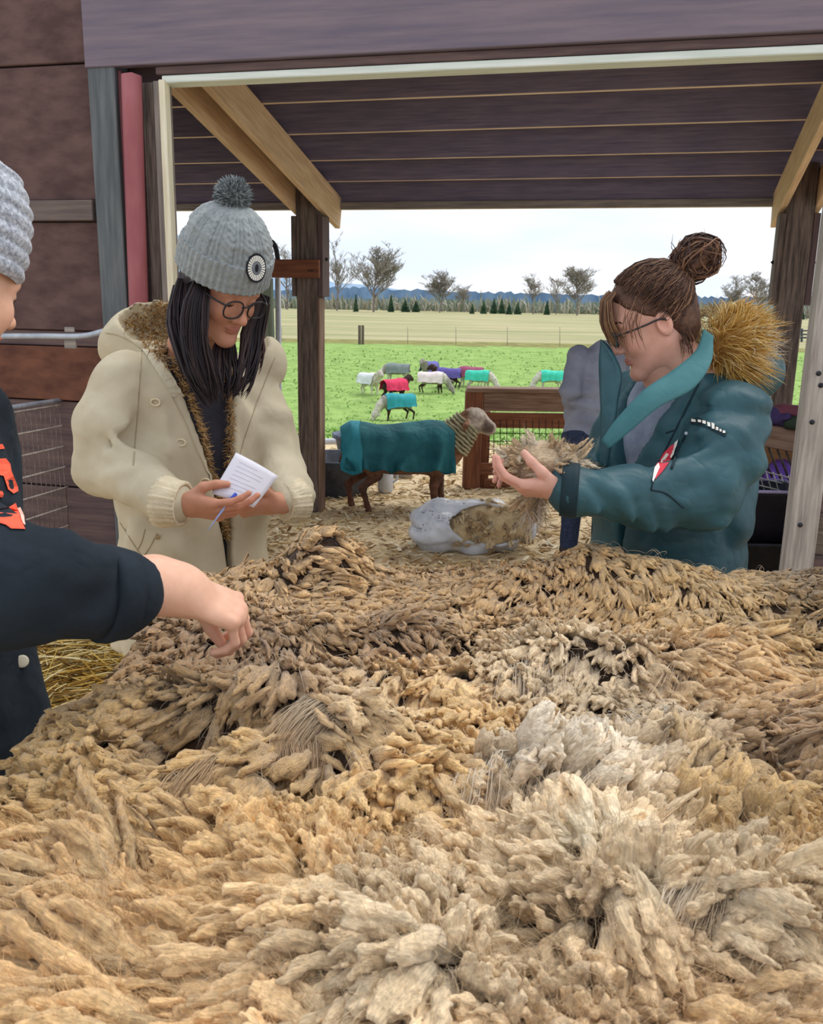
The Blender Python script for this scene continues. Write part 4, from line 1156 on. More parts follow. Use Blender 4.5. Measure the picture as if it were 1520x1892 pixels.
def fur(name, root, dirs, L, r, cols, mat_, parent, K=6, curl=.25, droop=.0, seed=1, sides=3, clump=0):
    g = np.random.default_rng(seed); n = len(root); root = np.asarray(root, float); dirs = nrm(dirs)
    L = np.broadcast_to(L, n) * g.uniform(.7, 1.2, n); s = np.linspace(0, 1, K)
    a = nrm(np.cross(dirs, g.normal(0, 1, (n, 3))))
    if clump:
        ki = (_hash((root[:, 0] * clump).astype(int), (root[:, 1] * clump).astype(int), (root[:, 2] * clump).astype(int)) * 50).astype(int)
        av = nrm(np.random.default_rng(seed + 9).normal(0, 1, (51, 3))); a = nrm(a * .4 + av[ki])
    Q = root[:, None] + dirs[:, None] * (s[None] * L[:, None])[..., None] + a[:, None] * ((s ** 2)[None] * (L * curl)[:, None])[..., None]
    Q[..., 2] -= droop * (s ** 2)[None] * L[:, None]
    V, F = tubes(Q, r * g.uniform(.7, 1.3, n)[:, None] * np.interp(s, [0, .4, 1], [.9, 1, .12])[None], sides)
    cc = np.array(cols)[g.integers(0, len(cols), n)] * g.uniform(.8, 1.15, (n, 1))
    o = mesh(name, V, F, mat_, parent, True, np.repeat(cc, K * sides, 0)); o['kind'] = 'stuff'
    return o
def strands(name, Q, r, cols, mat_, parent, seed=1, sides=4, taper=(.7, 1, .9, .2)):
    g = np.random.default_rng(seed); n, K, _ = Q.shape
    V, F = tubes(Q, r * g.uniform(.6, 1.4, n)[:, None] * np.interp(np.linspace(0, 1, K), np.linspace(0, 1, len(taper)), taper)[None], sides)
    cc = np.array(cols)[g.integers(0, len(cols), n)] * g.uniform(.75, 1.2, (n, 1))
    o = mesh(name, V, F, mat_, parent, True, np.repeat(cc, K * sides, 0)); o['kind'] = 'stuff'
    return o
def sheet(name, rows, mat_, parent, thick=.006, nu=24, nvv=10):
    "cloth sheet through rows of 3-D points, with thickness"
    R_ = np.array([smooth_path(r, nu) for r in rows]); G = np.array([smooth_path(R_[:, i], nvv) for i in range(nu)])
    du = np.gradient(G, axis=0); dv = np.gradient(G, axis=1); n = nrm(np.cross(du, dv))
    V = np.concatenate([(G + n * thick / 2).reshape(-1, 3), (G - n * thick / 2).reshape(-1, 3)]); m = nu * nvv
    F = []
    for i in range(nu - 1):
        for j in range(nvv - 1):
            a, b, c, d = i * nvv + j, (i + 1) * nvv + j, (i + 1) * nvv + j + 1, i * nvv + j + 1
            F.append((a, b, c, d)); F.append((d + m, c + m, b + m, a + m))
    rim = [i * nvv for i in range(nu)] + [(nu - 1) * nvv + j for j in range(1, nvv)] + [i * nvv + nvv - 1 for i in range(nu - 2, -1, -1)] + [j for j in range(nvv - 2, 0, -1)]
    for i in range(len(rim)):
        a, b = rim[i], rim[(i + 1) % len(rim)]; F.append((b, a, a + m, b + m))
    return mesh(name, V, F, mat_, parent)
def ring_of(c, ax1, ax2, r1, r2, n=28):
    t = np.arange(n) * 2 * math.pi / n
    return np.asarray(c) + np.cos(t)[:, None] * np.asarray(ax1) * r1 + np.sin(t)[:, None] * np.asarray(ax2) * r2
def eyes(O, Fm, par, look=(0, 1, -.5)):
    for s in (1, -1):
        c = np.array([s * .0315, .0705, .0095])
        V, F = surf(lambda P: np.linalg.norm(P - c, axis=1) - .0128, c - .018, c + .018, .002)
        e = mesh('eye', hw(O, Fm, V), F, M_EYEW, par)
        l = nrm(np.array(look)); ic = c + l * .0105
        V, F = surf(lambda P: ell(P, ic, (.0052, .0052, .0052)), ic - .009, ic + .009, .0012)
        mesh('iris', hw(O, Fm, V), F, M_IRIS, e)
def lashes_brows(O, Fm, par, browcol, m, lash=True):
    for s in (1, -1):
        pts = [hw(O, Fm, (s * (.017 + .030 * t), .0845 - .006 * (2 * t - 1) ** 2 - .004 * t, .0045 - .003 * math.sin(t * 3.1))) for t in np.linspace(0, 1, 9)]
        if lash: tube('eyelashes', np.array(pts), .0011, M_BLKFRAME, par, sides=5)
        n = 60; t = rng.uniform(0, 1, n); base = np.stack([s * (.014 + .036 * t), .0865 - .012 * t ** 2, .034 + .006 * np.sin(t * 2.6) + rng.normal(0, .0015, n)], -1)
        tip = base + np.stack([s * (.006 + 0 * t), -.001 + 0 * t, .002 - .004 * t], -1)
        Q = np.stack([hw(O, Fm, base), hw(O, Fm, (base + tip) / 2 + [0, .001, 0]), hw(O, Fm, tip)], 1)
        strands('eyebrow', Q, .0006, [browcol], m, par, 3, 3, (1, 1, .4))
def glasses(O, Fm, par, rx, rz, zc=.006, y=.103, th=.0022, square=2.4):
    g = empty('glasses', hw(O, Fm, (0, y, zc))); g.name = 'glasses'
    pts_all = []
    for s in (1, -1):
        t = np.linspace(0, 2 * math.pi, 40, endpoint=False)
        cx = np.sign(np.cos(t)) * np.abs(np.cos(t)) ** (2 / square) * rx; cz = np.sign(np.sin(t)) * np.abs(np.sin(t)) ** (2 / square) * rz
        P = np.stack([s * (.034) + cx, y - .10 * (s * .034 + cx) ** 2 * 6 - .004 * 0, zc + cz], -1)
        tube('rim', hw(O, Fm, P), th, M_BLKFRAME, par, sides=8, closed=True)
        cen = P.mean(0); W_ = hw(O, Fm, np.vstack([P, cen])); nn = len(P)
        mesh('lens', np.vstack([W_, W_ - Fm[:, 1] * .0012]), [(i, (i + 1) % nn, nn) for i in range(nn)] + [((i + 1) % nn + nn + 1, i + nn + 1, 2 * nn + 1) for i in range(nn)], M_LENS, par)
        tp = [(s * (.034 + rx * .98), y - .6 * (.034 + rx) ** 2, zc + rz * .55), (s * .0755, y - .035, zc + rz * .5), (s * .0795, .03, zc + rz * .45), (s * .081, -.008, zc + rz * .4), (s * .079, -.028, zc - .012)]
        tube('temple', [hw(O, Fm, p) for p in tp], .0024, M_BLKFRAME, par, n=16, sides=6)
    tube('bridge', [hw(O, Fm, p) for p in ((-.012, y - .001, zc + .006), (0, y + .003, zc + .010), (.012, y - .001, zc + .006))], .002, M_BLKFRAME, par, n=8, sides=6)
    bpy.data.objects.remove(g)

M_HAIR = mat('hair', (1, 1, 1), (.75, .75, .75), .5, 30, attr=True, spec=.28)
def legs(c, yaw, par, hip_z, denim, shoe, hipw=.09, bend=0.0):
    l = np.array([math.cos(yaw), math.sin(yaw), 0]); f = np.array([math.sin(yaw), -math.cos(yaw), 0])
    c = np.array([c[0], c[1], 0])
    def fn(P):
        d = ell(P, c + [0, 0, hip_z - .02], (.17, .14, .12))
        for s in (1, -1):
            h = c + l * s * hipw + np.array([0, 0, hip_z - .03]); k = c + l * s * (hipw + .01) + f * .02 + np.array([0, 0, .48]); a = c + l * s * (hipw + .015) + np.array([0, 0, .08])
            d = smin(d, chain(P, [h, k, a], [.092, .066, .052], .03), .03)
        return d + .004 * vnoise(P * 14, 2)
    V, F = surf(fn, c + [-.32, -.32, .0], c + [.32, .32, hip_z + .14], .014)
    V[:, 2] = np.maximum(V[:, 2], .035)
    mesh('trousers', V, F, denim, par)
    for s in (1, -1):
        a = c + l * s * (hipw + .015)
        def fs(P): return smax(smin(rcone(P, a + [0, 0, .06] - f * .03, a + f * .13 + [0, 0, .045], .05, .042), rcone(P, a + [0, 0, .06], a + [0, 0, .14], .052, .055), .02), -(P[:, 2] - .002), .004)
        V, F = surf(fs, a + [-.24, -.24, -.01], a + [.24, .24, .22], .010)
        mesh('boot', V, F, shoe, par)

def cloth_mat(name, c1, c2, rough=.9, fold=14, depth=.02, strength=.3, weave=260, spec=.25):
    "woven cloth with soft creases"
    m = mat(name, c1, c2, rough, 5, spec=spec)
    nt = m.node_tree; L = nt.links.new; N = nt.nodes.new; b = nt.nodes['Principled BSDF']
    t = N('ShaderNodeTexCoord')
    n1 = N('ShaderNodeTexNoise'); n1.inputs['Scale'].default_value = fold; n1.inputs['Detail'].default_value = 2; n1.inputs['Distortion'].default_value = .3; L(t.outputs['Object'], n1.inputs['Vector'])
    s1 = N('ShaderNodeMath'); s1.operation = 'SUBTRACT'; s1.inputs[1].default_value = .5; L(n1.outputs['Fac'], s1.inputs[0])
    a1 = N('ShaderNodeMath'); a1.operation = 'ABSOLUTE'; L(s1.outputs[0], a1.inputs[0])
    bp = N('ShaderNodeBump'); bp.inputs['Strength'].default_value = strength; bp.inputs['Distance'].default_value = depth; L(a1.outputs[0], bp.inputs['Height'])
    n2 = N('ShaderNodeTexNoise'); n2.inputs['Scale'].default_value = weave; L(t.outputs['Object'], n2.inputs['Vector'])
    b2 = N('ShaderNodeBump'); b2.inputs['Strength'].default_value = .2; b2.inputs['Distance'].default_value = .002; L(n2.outputs['Fac'], b2.inputs['Height']); L(bp.outputs[0], b2.inputs['Normal'])
    L(b2.outputs[0], b.inputs['Normal'])
    return m
def folds(P, lst):
    "raised creases: (a, b, width, height) capsules that bulge the cloth"
    d = 0
    for a, b, w, h in lst:
        a = np.asarray(a); b = np.asarray(b); ba = b - a; t = np.clip((P - a) @ ba / (ba @ ba), 0, 1)
        r = np.linalg.norm(P - a - t[:, None] * ba, axis=1); d = d - h * np.exp(-(r / w) ** 2) * np.sin(np.clip(t * .9 + .05, 0, 1) * math.pi) ** .5
    return d
# ---- woman in the beige parka
LW_SKIN = lin(196, 142, 116); LW_LIP = lin(176, 112, 98)
M_PARKA = cloth_mat('beige_cotton', lin(184, 172, 146), lin(202, 191, 166))
M_PARKA2 = mat('beige_seam', lin(160, 146, 118), lin(178, 164, 136), .9, 40, bump=.3, bscale=300)
M_KNITB = mat('ribbed_cuff', lin(214, 198, 166), lin(228, 214, 184), .95, 60, bump=.3, bscale=300)
M_BTOP = mat('black_jersey', lin(40, 40, 48), lin(56, 56, 66), .85, 20)
M_FURT = mat('tan_pile', (1, 1, 1), (.8, .8, .8), .9, 50, attr=True)
lwc = at(350, 800, 2.22); LYAW = R(38)
lL = np.array([math.cos(LYAW), math.sin(LYAW), 0]); lF = np.array([math.sin(LYAW), -math.cos(LYAW), 0])
lw = empty('person', (lwc[0], lwc[1], 0)); tag(lw, 'person in a beige parka and grey bobble hat reading a paper slip', 'person')
cx, cy = lwc[0], lwc[1]
def LP(u, f, z): return np.array([cx, cy, 0]) + lL * u + lF * f + np.array([0, 0, z])
lO = at(410, 533, 2.08); lFm = frame((.64, -.58, -.52), (.30, -.28, .92))
# body: head and neck, torso, arms and hands in one mesh
lwR = at(342, 932, 1.90); lwL = at(505, 935, 2.04)
e_R = at(192, 862, 2.10); e_L = at(515, 865, 2.24)
xR = nrm(np.array([.93, -.22, -.06])); zR = np.array([-.05, -.70, -.70])
hR = hand(lwR, xR, zR, [(.15, .35, .3), (.25, .4, .3), (.35, .45, .35), (.45, .5, .4)], LW_SKIN, mir=1, scale=.98, arm=.03, arm_r=.026, red=.1,
          thumb=((.022, .026, -.008), (.050, .044, -.026), (.078, .044, -.038), (.098, .036, -.046)))
xL = nrm(np.array([-.72, -.62, .0])); zL = np.array([.35, -.45, -.8])
hL = hand(at(508, 930, 2.02), xL, zL, [(.5, .7, .5), (.55, .75, .5), (.6, .8, .5), (.7, .8, .5)], LW_SKIN, mir=-1, scale=.95, arm=.03, arm_r=.026)
def tors(P):
    d = loft(P, [(.86, cx, cy, .15, .10), (1.05, cx, cy, .135, .10), (1.25, cx, cy, .15, .108), (1.38, cx, cy, .15, .095), (1.45, cx, cy, .09, .07)], LYAW)
    d = smin(d, rcone(P, LP(-.15, 0, 1.39), e_R, .05, .04), .03); d = smin(d, rcone(P, e_R, lwR - xR * .02, .04, .03), .02)
    d = smin(d, rcone(P, LP(.15, 0, 1.39), e_L, .05, .04), .03); d = smin(d, rcone(P, e_L, at(508, 930, 2.02) - xL * .02, .04, .03), .02)
    return d
tV, tF = surf(tors, (cx - .4, cy - .45, .82), (cx + .4, cy + .25, 1.5), .017)
parts = [head(lO, lFm, LW_SKIN, LW_LIP, ears=()), hR, hL, plain(tV, tF, LW_SKIN)]
# neck joins head and torso
nb0 = hw(lO, lFm, (0, -.03, -.10)); nb1 = LP(0, .0, 1.42)
V, F = surf(lambda P: rcone(P, nb0, nb1, .05, .062), np.minimum(nb0, nb1) - .08, np.maximum(nb0, nb1) + .08, .008); parts.append(plain(V, F, LW_SKIN))
V, F, C = merge(parts); lbody = mesh('body', V, F, M_SKIN, lw, True, C)
eyes(lO, lFm, lw, (0, .8, -.55)); lashes_brows(lO, lFm, lw, lin(40, 28, 26), M_HAIR)
glasses(lO, lFm, lw, .0265, .0225, zc=.004, y=.104, th=.0020)
# dark top
def topf(P): return loft(P, [(.84, cx, cy, .162, .112), (1.05, cx, cy, .150, .115), (1.25, cx, cy, .162, .122), (1.38, cx, cy, .150, .105), (1.47, cx, cy, .085, .078)], LYAW) + .003 * vnoise(P * 25, 4)
V, F = surf(topf, (cx - .28, cy - .28, .83), (cx + .28, cy + .28, 1.48), .009)
mesh('black_top', V, F, M_BTOP, lw)
# parka
def cloth(P, amp, sc, seed, st=(1, 1, 1)):
    w = P * np.array(st) * sc
    w = w + .6 * np.stack([vnoise(P * 5, seed + 3), vnoise(P * 5, seed + 4), vnoise(P * 5, seed + 5)], -1)
    n = vnoise(w, seed); return amp * (1 - 2 * np.abs(n)) + amp * .5 * vnoise(w * 2.1, seed + 1)
def open_half(z): return np.interp(z, [.80, .92, 1.0, 1.12, 1.25, 1.36, 1.46, 1.6], [.004, .006, .010, .024, .042, .062, .085, .11])
def open_mid(z): return np.interp(z, [.8, 1.0, 1.25, 1.45], [.035, .030, .014, .0])
def sleeve(P, pts, rad, seed, k=.03):
    d = chain(P, pts, rad, k)
    a = np.array(pts[0]); b = np.array(pts[-1])
    return d
ELB = [(at(192, 800, 2.0), at(255, 850, 2.0), .018, .026), (at(190, 835, 2.0), at(248, 868, 1.98), .014, .022), (at(182, 765, 2.03), at(250, 805, 2.0), .02, .020), (at(196, 725, 2.06), at(250, 790, 2.02), .018, .018),
       (at(190, 880, 1.99), at(240, 870, 1.95), .015, .020), (at(230, 920, 1.94), at(300, 880, 1.93), .014, .018), (at(190, 690, 2.08), at(232, 745, 2.05), .02, .014), (at(270, 960, 1.95), at(300, 900, 1.93), .012, .014)]
TORS = [(at(300, 760, 2.05), at(330, 900, 2.03), .02, .014), (at(285, 830, 2.06), at(310, 960, 2.04), .016, .012), (at(330, 1000, 2.03), at(395, 960, 2.02), .02, .014), (at(240, 960, 2.08), at(330, 1030, 2.04), .02, .010),
        (at(400, 1000, 2.02), at(420, 1060, 2.02), .018, .014), (at(470, 740, 2.16), at(450, 860, 2.12), .016, .014), (at(500, 760, 2.2), at(480, 880, 2.15), .016, .014), (at(520, 800, 2.2), at(500, 850, 2.14), .014, .016)]
def parka(P):
    u = (P - np.array([cx, cy, 0])) @ lL; f = (P - np.array([cx, cy, 0])) @ lF; z = P[:, 2]
    d = loft(P, [(.70, cx, cy, .225, .175), (.86, cx, cy, .212, .168), (1.02, cx, cy, .195, .155), (1.25, cx, cy, .190, .150), (1.38, cx, cy, .178, .128), (1.46, cx, cy, .12, .10), (1.50, cx, cy, .10, .09)], LYAW, 2.3)
    d = d + cloth(P, .011, 8, 3, (1.3, 1.3, .5)) + folds(P, TORS)
    wed = smax(np.abs(u - open_mid(z)) - open_half(z), .02 - f, .01)
    d = smax(d, -wed, .012)
    sh = LP(-.155, 0, 1.40)
    s1 = chain(P, [sh, (sh + e_R) / 2 + np.array([-.012, -.01, 0]), e_R], [.082, .080, .072], .03)
    s1 = smin(s1, chain(P, [e_R, (e_R + lwR) / 2 + np.array([0, 0, .006]), lwR - xR * .035], [.069, .062, .052], .02), .03)
    ax = nrm(lwR - e_R); tt = (P - e_R) @ ax
    s1 = s1 + cloth(P, .003, 14, 7, (1, 1, 1.6)) * np.exp(-((np.linalg.norm(P - e_R, axis=1)) / .20) ** 2) + cloth(P, .003, 16, 9) + folds(P, ELB)
    d = smin(d, s1, .022)
    sl = LP(.16, .0, 1.40)
    s2 = chain(P, [sl, (sl + e_L) / 2 + np.array([.01, 0, 0]), e_L], [.074, .072, .068], .03)
    s2 = smin(s2, chain(P, [e_L, at(510, 930, 2.03) - xL * .05], [.068, .055], .02), .03) + cloth(P, .008, 13, 11)
    d = smin(d, s2, .022)
    # hood lying on the back, hollow inside
    hc = at(285, 622, 2.30)
    hd = ell(P, hc, (.145, .125, .095), frame((.3, -.9, .1), (-.35, -.1, .93)))
    hi_ = ell(P, hc + np.array([.045, -.03, .045]), (.125, .105, .085), frame((.3, -.9, .1), (-.35, -.1, .93)))
    hd = smax(hd, -hi_, .010) + .003 * vnoise(P * 30, 8)
    d = smin(d, hd, .02)
    hc2 = at(488, 672, 2.34)
    hd2 = smax(ell(P, hc2, (.06, .07, .075)), -ell(P, hc2 + np.array([-.045, -.03, .05]), (.06, .075, .09)), .01)
    d = smin(d, hd2, .02)
    # keep the hand and neck clear
    d = smax(d, -rcone(P, hw(lO, lFm, (0, -.03, -.1)), LP(0, .02, 1.40), .07, .075), .012)
    return d
pV, pF = surf(parka, (cx - .46, cy - .50, .70), (cx + .42, cy + .34, 1.66), .009)
parka_o = mesh('parka', pV, pF, M_PARKA, lw)
pb = bvh_vf(pV, pF)
# ribbed cuffs
def cuff(c0, c1, r0, r1, mat_, par, n=72, ribs=30):
    c0 = np.asarray(c0); c1 = np.asarray(c1); ax = nrm(c1 - c0); a = nrm(np.cross(ax, [0, .2, 1])); b = np.cross(ax, a)
    prof = [(0, r0 * .8), (0, r0), (.3, r0 * 1.02), (.7, r1 * 1.02), (1, r1), (1.0, r1 * .86), (.8, r1 * .82)]
    th = np.arange(n) * 2 * math.pi / n; V = []
    for t, r in prof:
        rr = r * (1 + .035 * np.sign(np.cos(th * ribs)))
        V.append(c0 + (c1 - c0) * t + np.cos(th)[:, None] * a * rr[:, None] + np.sin(th)[:, None] * b * rr[:, None])
    V = np.concatenate(V); F = [(k * n + i, k * n + (i + 1) % n, (k + 1) * n + (i + 1) % n, (k + 1) * n + i) for k in range(len(prof) - 1) for i in range(n)]
    return mesh('cuff', V, F, mat_, par)
cuff(lwR - xR * .062, lwR - xR * .004, .056, .050, M_KNITB, parka_o)
cuff(at(510, 930, 2.03) - xL * .07, at(510, 930, 2.03) - xL * .02, .052, .046, M_KNITB, parka_o)
# pile lining: hood and front edges
g = np.random.default_rng(4)
FC = [lin(196, 158, 104), lin(174, 134, 84), lin(214, 182, 132), lin(150, 112, 70)]
pts, dr = [], []
for _ in range(2000):
    x = g.uniform(228, 352); y = g.uniform(548, 720)
    edge = 548 + max(0, (300 - x)) * .55
    if y < edge + 6 or y > 600 + (x - 228) * 1.0 or x > 352: continue
    p = cast(pb, x, y)
    if p is None: continue
    pts.append(p); dr.append([.25, -.6, .25] + g.normal(0, .45, 3))
if pts: fur('pile_lining', pts, dr, .022, .0012, FC, M_FURT, parka_o, 5, .5, .2, 5)
pts, dr = [], []
for s in (-1, 1):
    for _ in range(700):
        z = g.uniform(1.02, 1.47); hwid = open_half(z); u = open_mid(z) + s * (hwid - .004 - g.uniform(0, .012)); 
        p = LP(u, .115 + g.uniform(0, .03) - .05 * np.clip((z - 1.32) / .14, 0, 1), z)
        pts.append(p); dr.append(-lL * s * .5 + lF * .8 + g.normal(0, .35, 3))
fur('pile_lining', pts, dr, .016, .0011, FC, M_FURT, parka_o, 5, .5, .1, 6)
# placket, seams, pockets, cords
patch_on('placket', pb, [(264, 646), (300, 703), (338, 772), (378, 862), (404, 925), (421, 921), (396, 852), (354, 762), (318, 698), (282, 646)], mat('placket_cotton', lin(196, 184, 158), lin(212, 201, 176), .9, 30, bump=.3, bscale=200), parka_o, .001, .004)
for pl in (
           [(508, 660), (480, 730), (455, 800), (440, 850)], [(330, 1048), (322, 1060)], [(262, 648), (258, 700), (252, 790), (246, 860)], [(195, 615), (225, 622), (262, 645), (280, 665)]):
    line_on('seam', pb, pl, .0015, M_PARKA2, parka_o, 26, .0005)
for pl in ([(222, 966), (250, 1010), (262, 1028)], [(290, 985), (276, 1012), (262, 1032)], [(268, 978), (262, 1000), (254, 1016)]):
    line_on('pocket_edge', pb, pl, .0014, M_PARKA2, parka_o, 16, .0005)
def loop_cord(px, py):
    c = cast(pb, px, py, .004, 2.08); 
    t = np.linspace(0, 2 * math.pi, 16, endpoint=False)
    P = np.stack([c[0] + .011 * np.cos(t), c[1] + 0 * t, c[2] + .008 * np.sin(t)], -1)
    tube('cord_loop', P, .0022, M_KNITB, parka_o, sides=6, closed=True)
for q in ((288, 743), (333, 818), (379, 890)): loop_cord(*q)
def disc(name, bvh, px, py, r, m, par, off=.001, thick=.004, fb=2.1):
    c = cast(bvh, px, py, off, fb); n = nrm(CAM - c); a = nrm(np.cross(n, [0, 0, 1])); b = np.cross(n, a)
    P = np.array([c - n * thick, c + n * thick, c + n * thick * 1.2]); V = []
    for p, rr in zip(P, (r, r, r * .7)): V.append(ring_of(p, a, b, rr, rr, 14))
    V = np.vstack(V + [[P[2]]]); k = 14
    F = [(j * k + i, j * k + (i + 1) % k, (j + 1) * k + (i + 1) % k, (j + 1) * k + i) for j in range(2) for i in range(k)] + [(2 * k + i, 2 * k + (i + 1) % k, 3 * k) for i in range(k)]
    return mesh(name, V, F, m, par)
M_BRASS = mat('antique_snap', lin(150, 128, 96), lin(176, 154, 116), .4, metal=.6)
disc('snap', pb, 291, 992, .006, M_BRASS, parka_o); disc('snap', pb, 436, 1050, .008, M_BOLT, parka_o)
# hair
def hair_lock(pts, wid, n, seed, r=.0022, cols=None, name='hair', spread_end=1.0):
    g = np.random.default_rng(seed); base = smooth_path(pts, 10); d = nrm(np.gradient(base, axis=0)); sd = nrm(np.cross(d, [0.3, -1, .1])); up = np.cross(sd, d)
    a = g.uniform(-1, 1, n); b = g.uniform(-1, 1, n); w = np.interp(np.linspace(0, 1, 10), [0, .3, .7, 1], [.55, 1, 1, .45 * spread_end])
    ph = np.floor(a * 5) * 1.7
    Q = base[None] + sd[None] * (a[:, None] * wid * w[None])[..., None] + up[None] * (b[:, None] * wid * .35 * w[None])[..., None]
    s = np.linspace(0, 1, 10)
    Q = Q + sd[None] * (np.sin(s[None] * 7 + ph[:, None]) * .006 * s[None])[..., None]
    cut = g.uniform(.82, 1, n)
    Q = Q[:, :1] + (Q - Q[:, :1]) * cut[:, None, None]
    return strands(name, Q, r, cols or HC, M_HAIR, lw, seed, 4)
HC = [lin(42, 34, 38), lin(54, 42, 44), lin(34, 28, 34), lin(70, 54, 54)]
lhair = None
def scalp(P):
    q = ((P - lO) @ lFm) / HS
    d = ell(q, (0, -.020, .045), (.084, .098, .092)) * HS
    d = smin(d, ell(q, (0, -.055, -.05), (.085, .055, .11)) * HS, .03)
    cutf = (q[:, 1] - .045 - .0 * q[:, 2]) * HS
    return smax(d, cutf, .01) + .003 * vnoise(q * np.array([90, 90, 20]), 3)
V, F = surf(scalp, lO - .2, lO + .2, .006)
hm = mesh('hair', V, F, mat('dark_hair_mass', lin(38, 30, 34), lin(56, 44, 46), .5, 60, (3, 3, .4), .5, 90, .004), lw)
hair_lock([at(345, 520, 2.06), at(342, 580, 2.01), at(352, 640, 1.985), at(372, 700, 1.98), at(398, 750, 1.99)], .036, 240, 1)
hair_lock([at(375, 520, 2.01), at(362, 570, 1.98), at(360, 640, 1.97), at(376, 700, 1.975), at(392, 735, 1.98)], .030, 240, 2)
hair_lock([at(330, 530, 2.10), at(326, 600, 2.05), at(340, 660, 2.01), at(352, 700, 2.0)], .022, 140, 3)
hair_lock([at(488, 545, 2.11), at(468, 610, 2.10), at(462, 650, 2.09), at(452, 700, 2.06), at(440, 735, 2.05)], .026, 200, 4)
hair_lock([at(492, 560, 2.14), at(476, 620, 2.13), at(476, 660, 2.11), at(468, 690, 2.09)], .016, 90, 5, cols=[lin(86, 54, 50), lin(64, 46, 46)])
hair_lock([at(420, 625, 2.12), at(415, 660, 2.08), at(420, 700, 2.04), at(415, 740, 2.03)], .03, 160, 6)
# knit hat with cables, brim, bobble and badge
M_HATK = mat('grey_knit', lin(126, 134, 136), lin(150, 157, 158), .95, 120, bump=.5, bscale=500, bdist=.002, sheen=.3)
hb = frame(lFm[:, 1], np.array([.16, -.26, .95])); hb = frame(np.cross(hb[:, 2], nrm(np.cross(lFm[:, 1], [0, 0, 1.0]))) * 1.0, np.array([.14, -.22, .96]))
def hat_pt(th, t, dz=0):
    "t 0..1 from brim edge to crown"
    prof_t = [0, .02, .30, .33, .36, .55, .72, .86, .95, 1.0]
    prof_r = [.104, .1075, .1065, .105, .100, .090, .070, .046, .026, .006]
    prof_z = [.038, .036, .098, .101, .100, .140, .166, .184, .192, .195]
    r = np.interp(t, prof_t, prof_r); z = np.interp(t, prof_t, prof_z)
    return r, z
nth, ntt = 230, 58
th = np.arange(nth) * 2 * math.pi / nth; tt = np.linspace(0, 1, ntt); TH, TT = np.meshgrid(th, tt, indexing='ij')
r, z = hat_pt(TH, TT)
brim = TT < .335
rib = .0022 * np.sign(np.cos(TH * 44)) * np.abs(np.cos(TH * 44)) ** .5
ncab = 11; ca = (TH * ncab / (2 * math.pi)) % 1.0
cab = np.where(np.abs(ca - .5) < .27, .0052 * np.maximum(np.abs(np.cos((ca - .5) * 7 + TT * 44)), np.abs(np.cos((ca - .5) * 7 - TT * 44)) * .6) - .001, .0024 * np.cos((ca - .5) * 2 * math.pi * 5))
knit = .0006 * np.sin(TT * 420) 
rr = r + np.where(brim, rib, cab * np.clip((1 - TT) * 4, 0, 1)) + knit + .002 * vnoise(np.stack([np.cos(TH) * 4, np.sin(TH) * 4, TT * 5], -1), 2)
yo = -.014
loc = np.stack([np.cos(TH) * rr * .96, np.sin(TH) * rr * 1.04 + yo - .02 * np.clip((TT - .4), 0, 1), z + .004 * np.sin(TH)], -1)
V = lO + loc.reshape(-1, 3) @ hb.T
i = np.arange(nth)[:, None]; j = np.arange(ntt - 1)[None]
F = np.stack([i * ntt + j, ((i + 1) % nth) * ntt + j, ((i + 1) % nth) * ntt + j + 1, i * ntt + j + 1], -1).reshape(-1, 4)
hat = mesh('knit_hat', V, F, M_HATK, lw)
pc = lO + np.array([0, yo - .026, .205]) @ hb.T
V, F = surf(lambda P: np.linalg.norm(P - pc, axis=1) - .030, pc - .045, pc + .045, .005)
pom = mesh('bobble', V, F, M_HATK, hat)
d = nrm(rng.normal(0, 1, (1500, 3))); fur('bobble_yarn', pc + d * .026, d, .017, .0015, [lin(120, 128, 132), lin(146, 154, 158), lin(98, 106, 110), lin(170, 178, 180)], M_FURT, pom, 4, .35, 0, 8)
# badge on the brim
hbv = bvh_vf(lO + loc.reshape(-1, 3) @ hb.T, np.stack([i * ntt + j, ((i + 1) % nth) * ntt + j, ((i + 1) % nth) * ntt + j + 1, i * ntt + j + 1], -1).reshape(-1, 4))
bc = cast(hbv, 470, 496, .003, 2.0)
bn = nrm(nrm(bc - (lO + hb[:, 2] * .07)) + nrm(CAM - bc) * .35); ba = nrm(np.cross([0, 0, 1], bn)); bb = np.cross(bn, ba)
M_BLKP = mat('black_patch', lin(24, 24, 30), lin(34, 34, 40), .8); M_WHTP = mat('white_print', lin(226, 226, 216), lin(236, 236, 228), .8)
def disk(name, c, n, a, b, r1, r2, t, m, par, k=32):
    V = np.vstack([ring_of(c, a, b, r1, r2, k), ring_of(c + n * t, a, b, r1, r2, k), [c + n * t]])
    F = [(i_, (i_ + 1) % k, (i_ + 1) % k + k, i_ + k) for i_ in range(k)] + [(i_ + k, (i_ + 1) % k + k, 2 * k) for i_ in range(k)]
    return mesh(name, V, F, m, par, False)
bd = disk('badge', bc, bn, ba, bb, .0235, .0315, .004, M_BLKP, hat)
for k in range(26):
    a0 = k * 2 * math.pi / 26; u = ba * math.cos(a0) * .78 + bb * math.sin(a0); tn = -ba * math.sin(a0) * .78 + bb * math.cos(a0)
    q = [bc + bn * .0048 + u * rr_ + tn * w_ for rr_, w_ in ((.0145, -.0011), (.0145, .0011), (.0265, .0022), (.0265, -.0022))]
    q2 = [x - bn * .0012 for x in q]
    mesh('badge_print', q + q2, [(0, 1, 2, 3), (7, 6, 5, 4), (0, 4, 5, 1), (1, 5, 6, 2), (2, 6, 7, 3), (3, 7, 4, 0)], M_WHTP, bd, False)
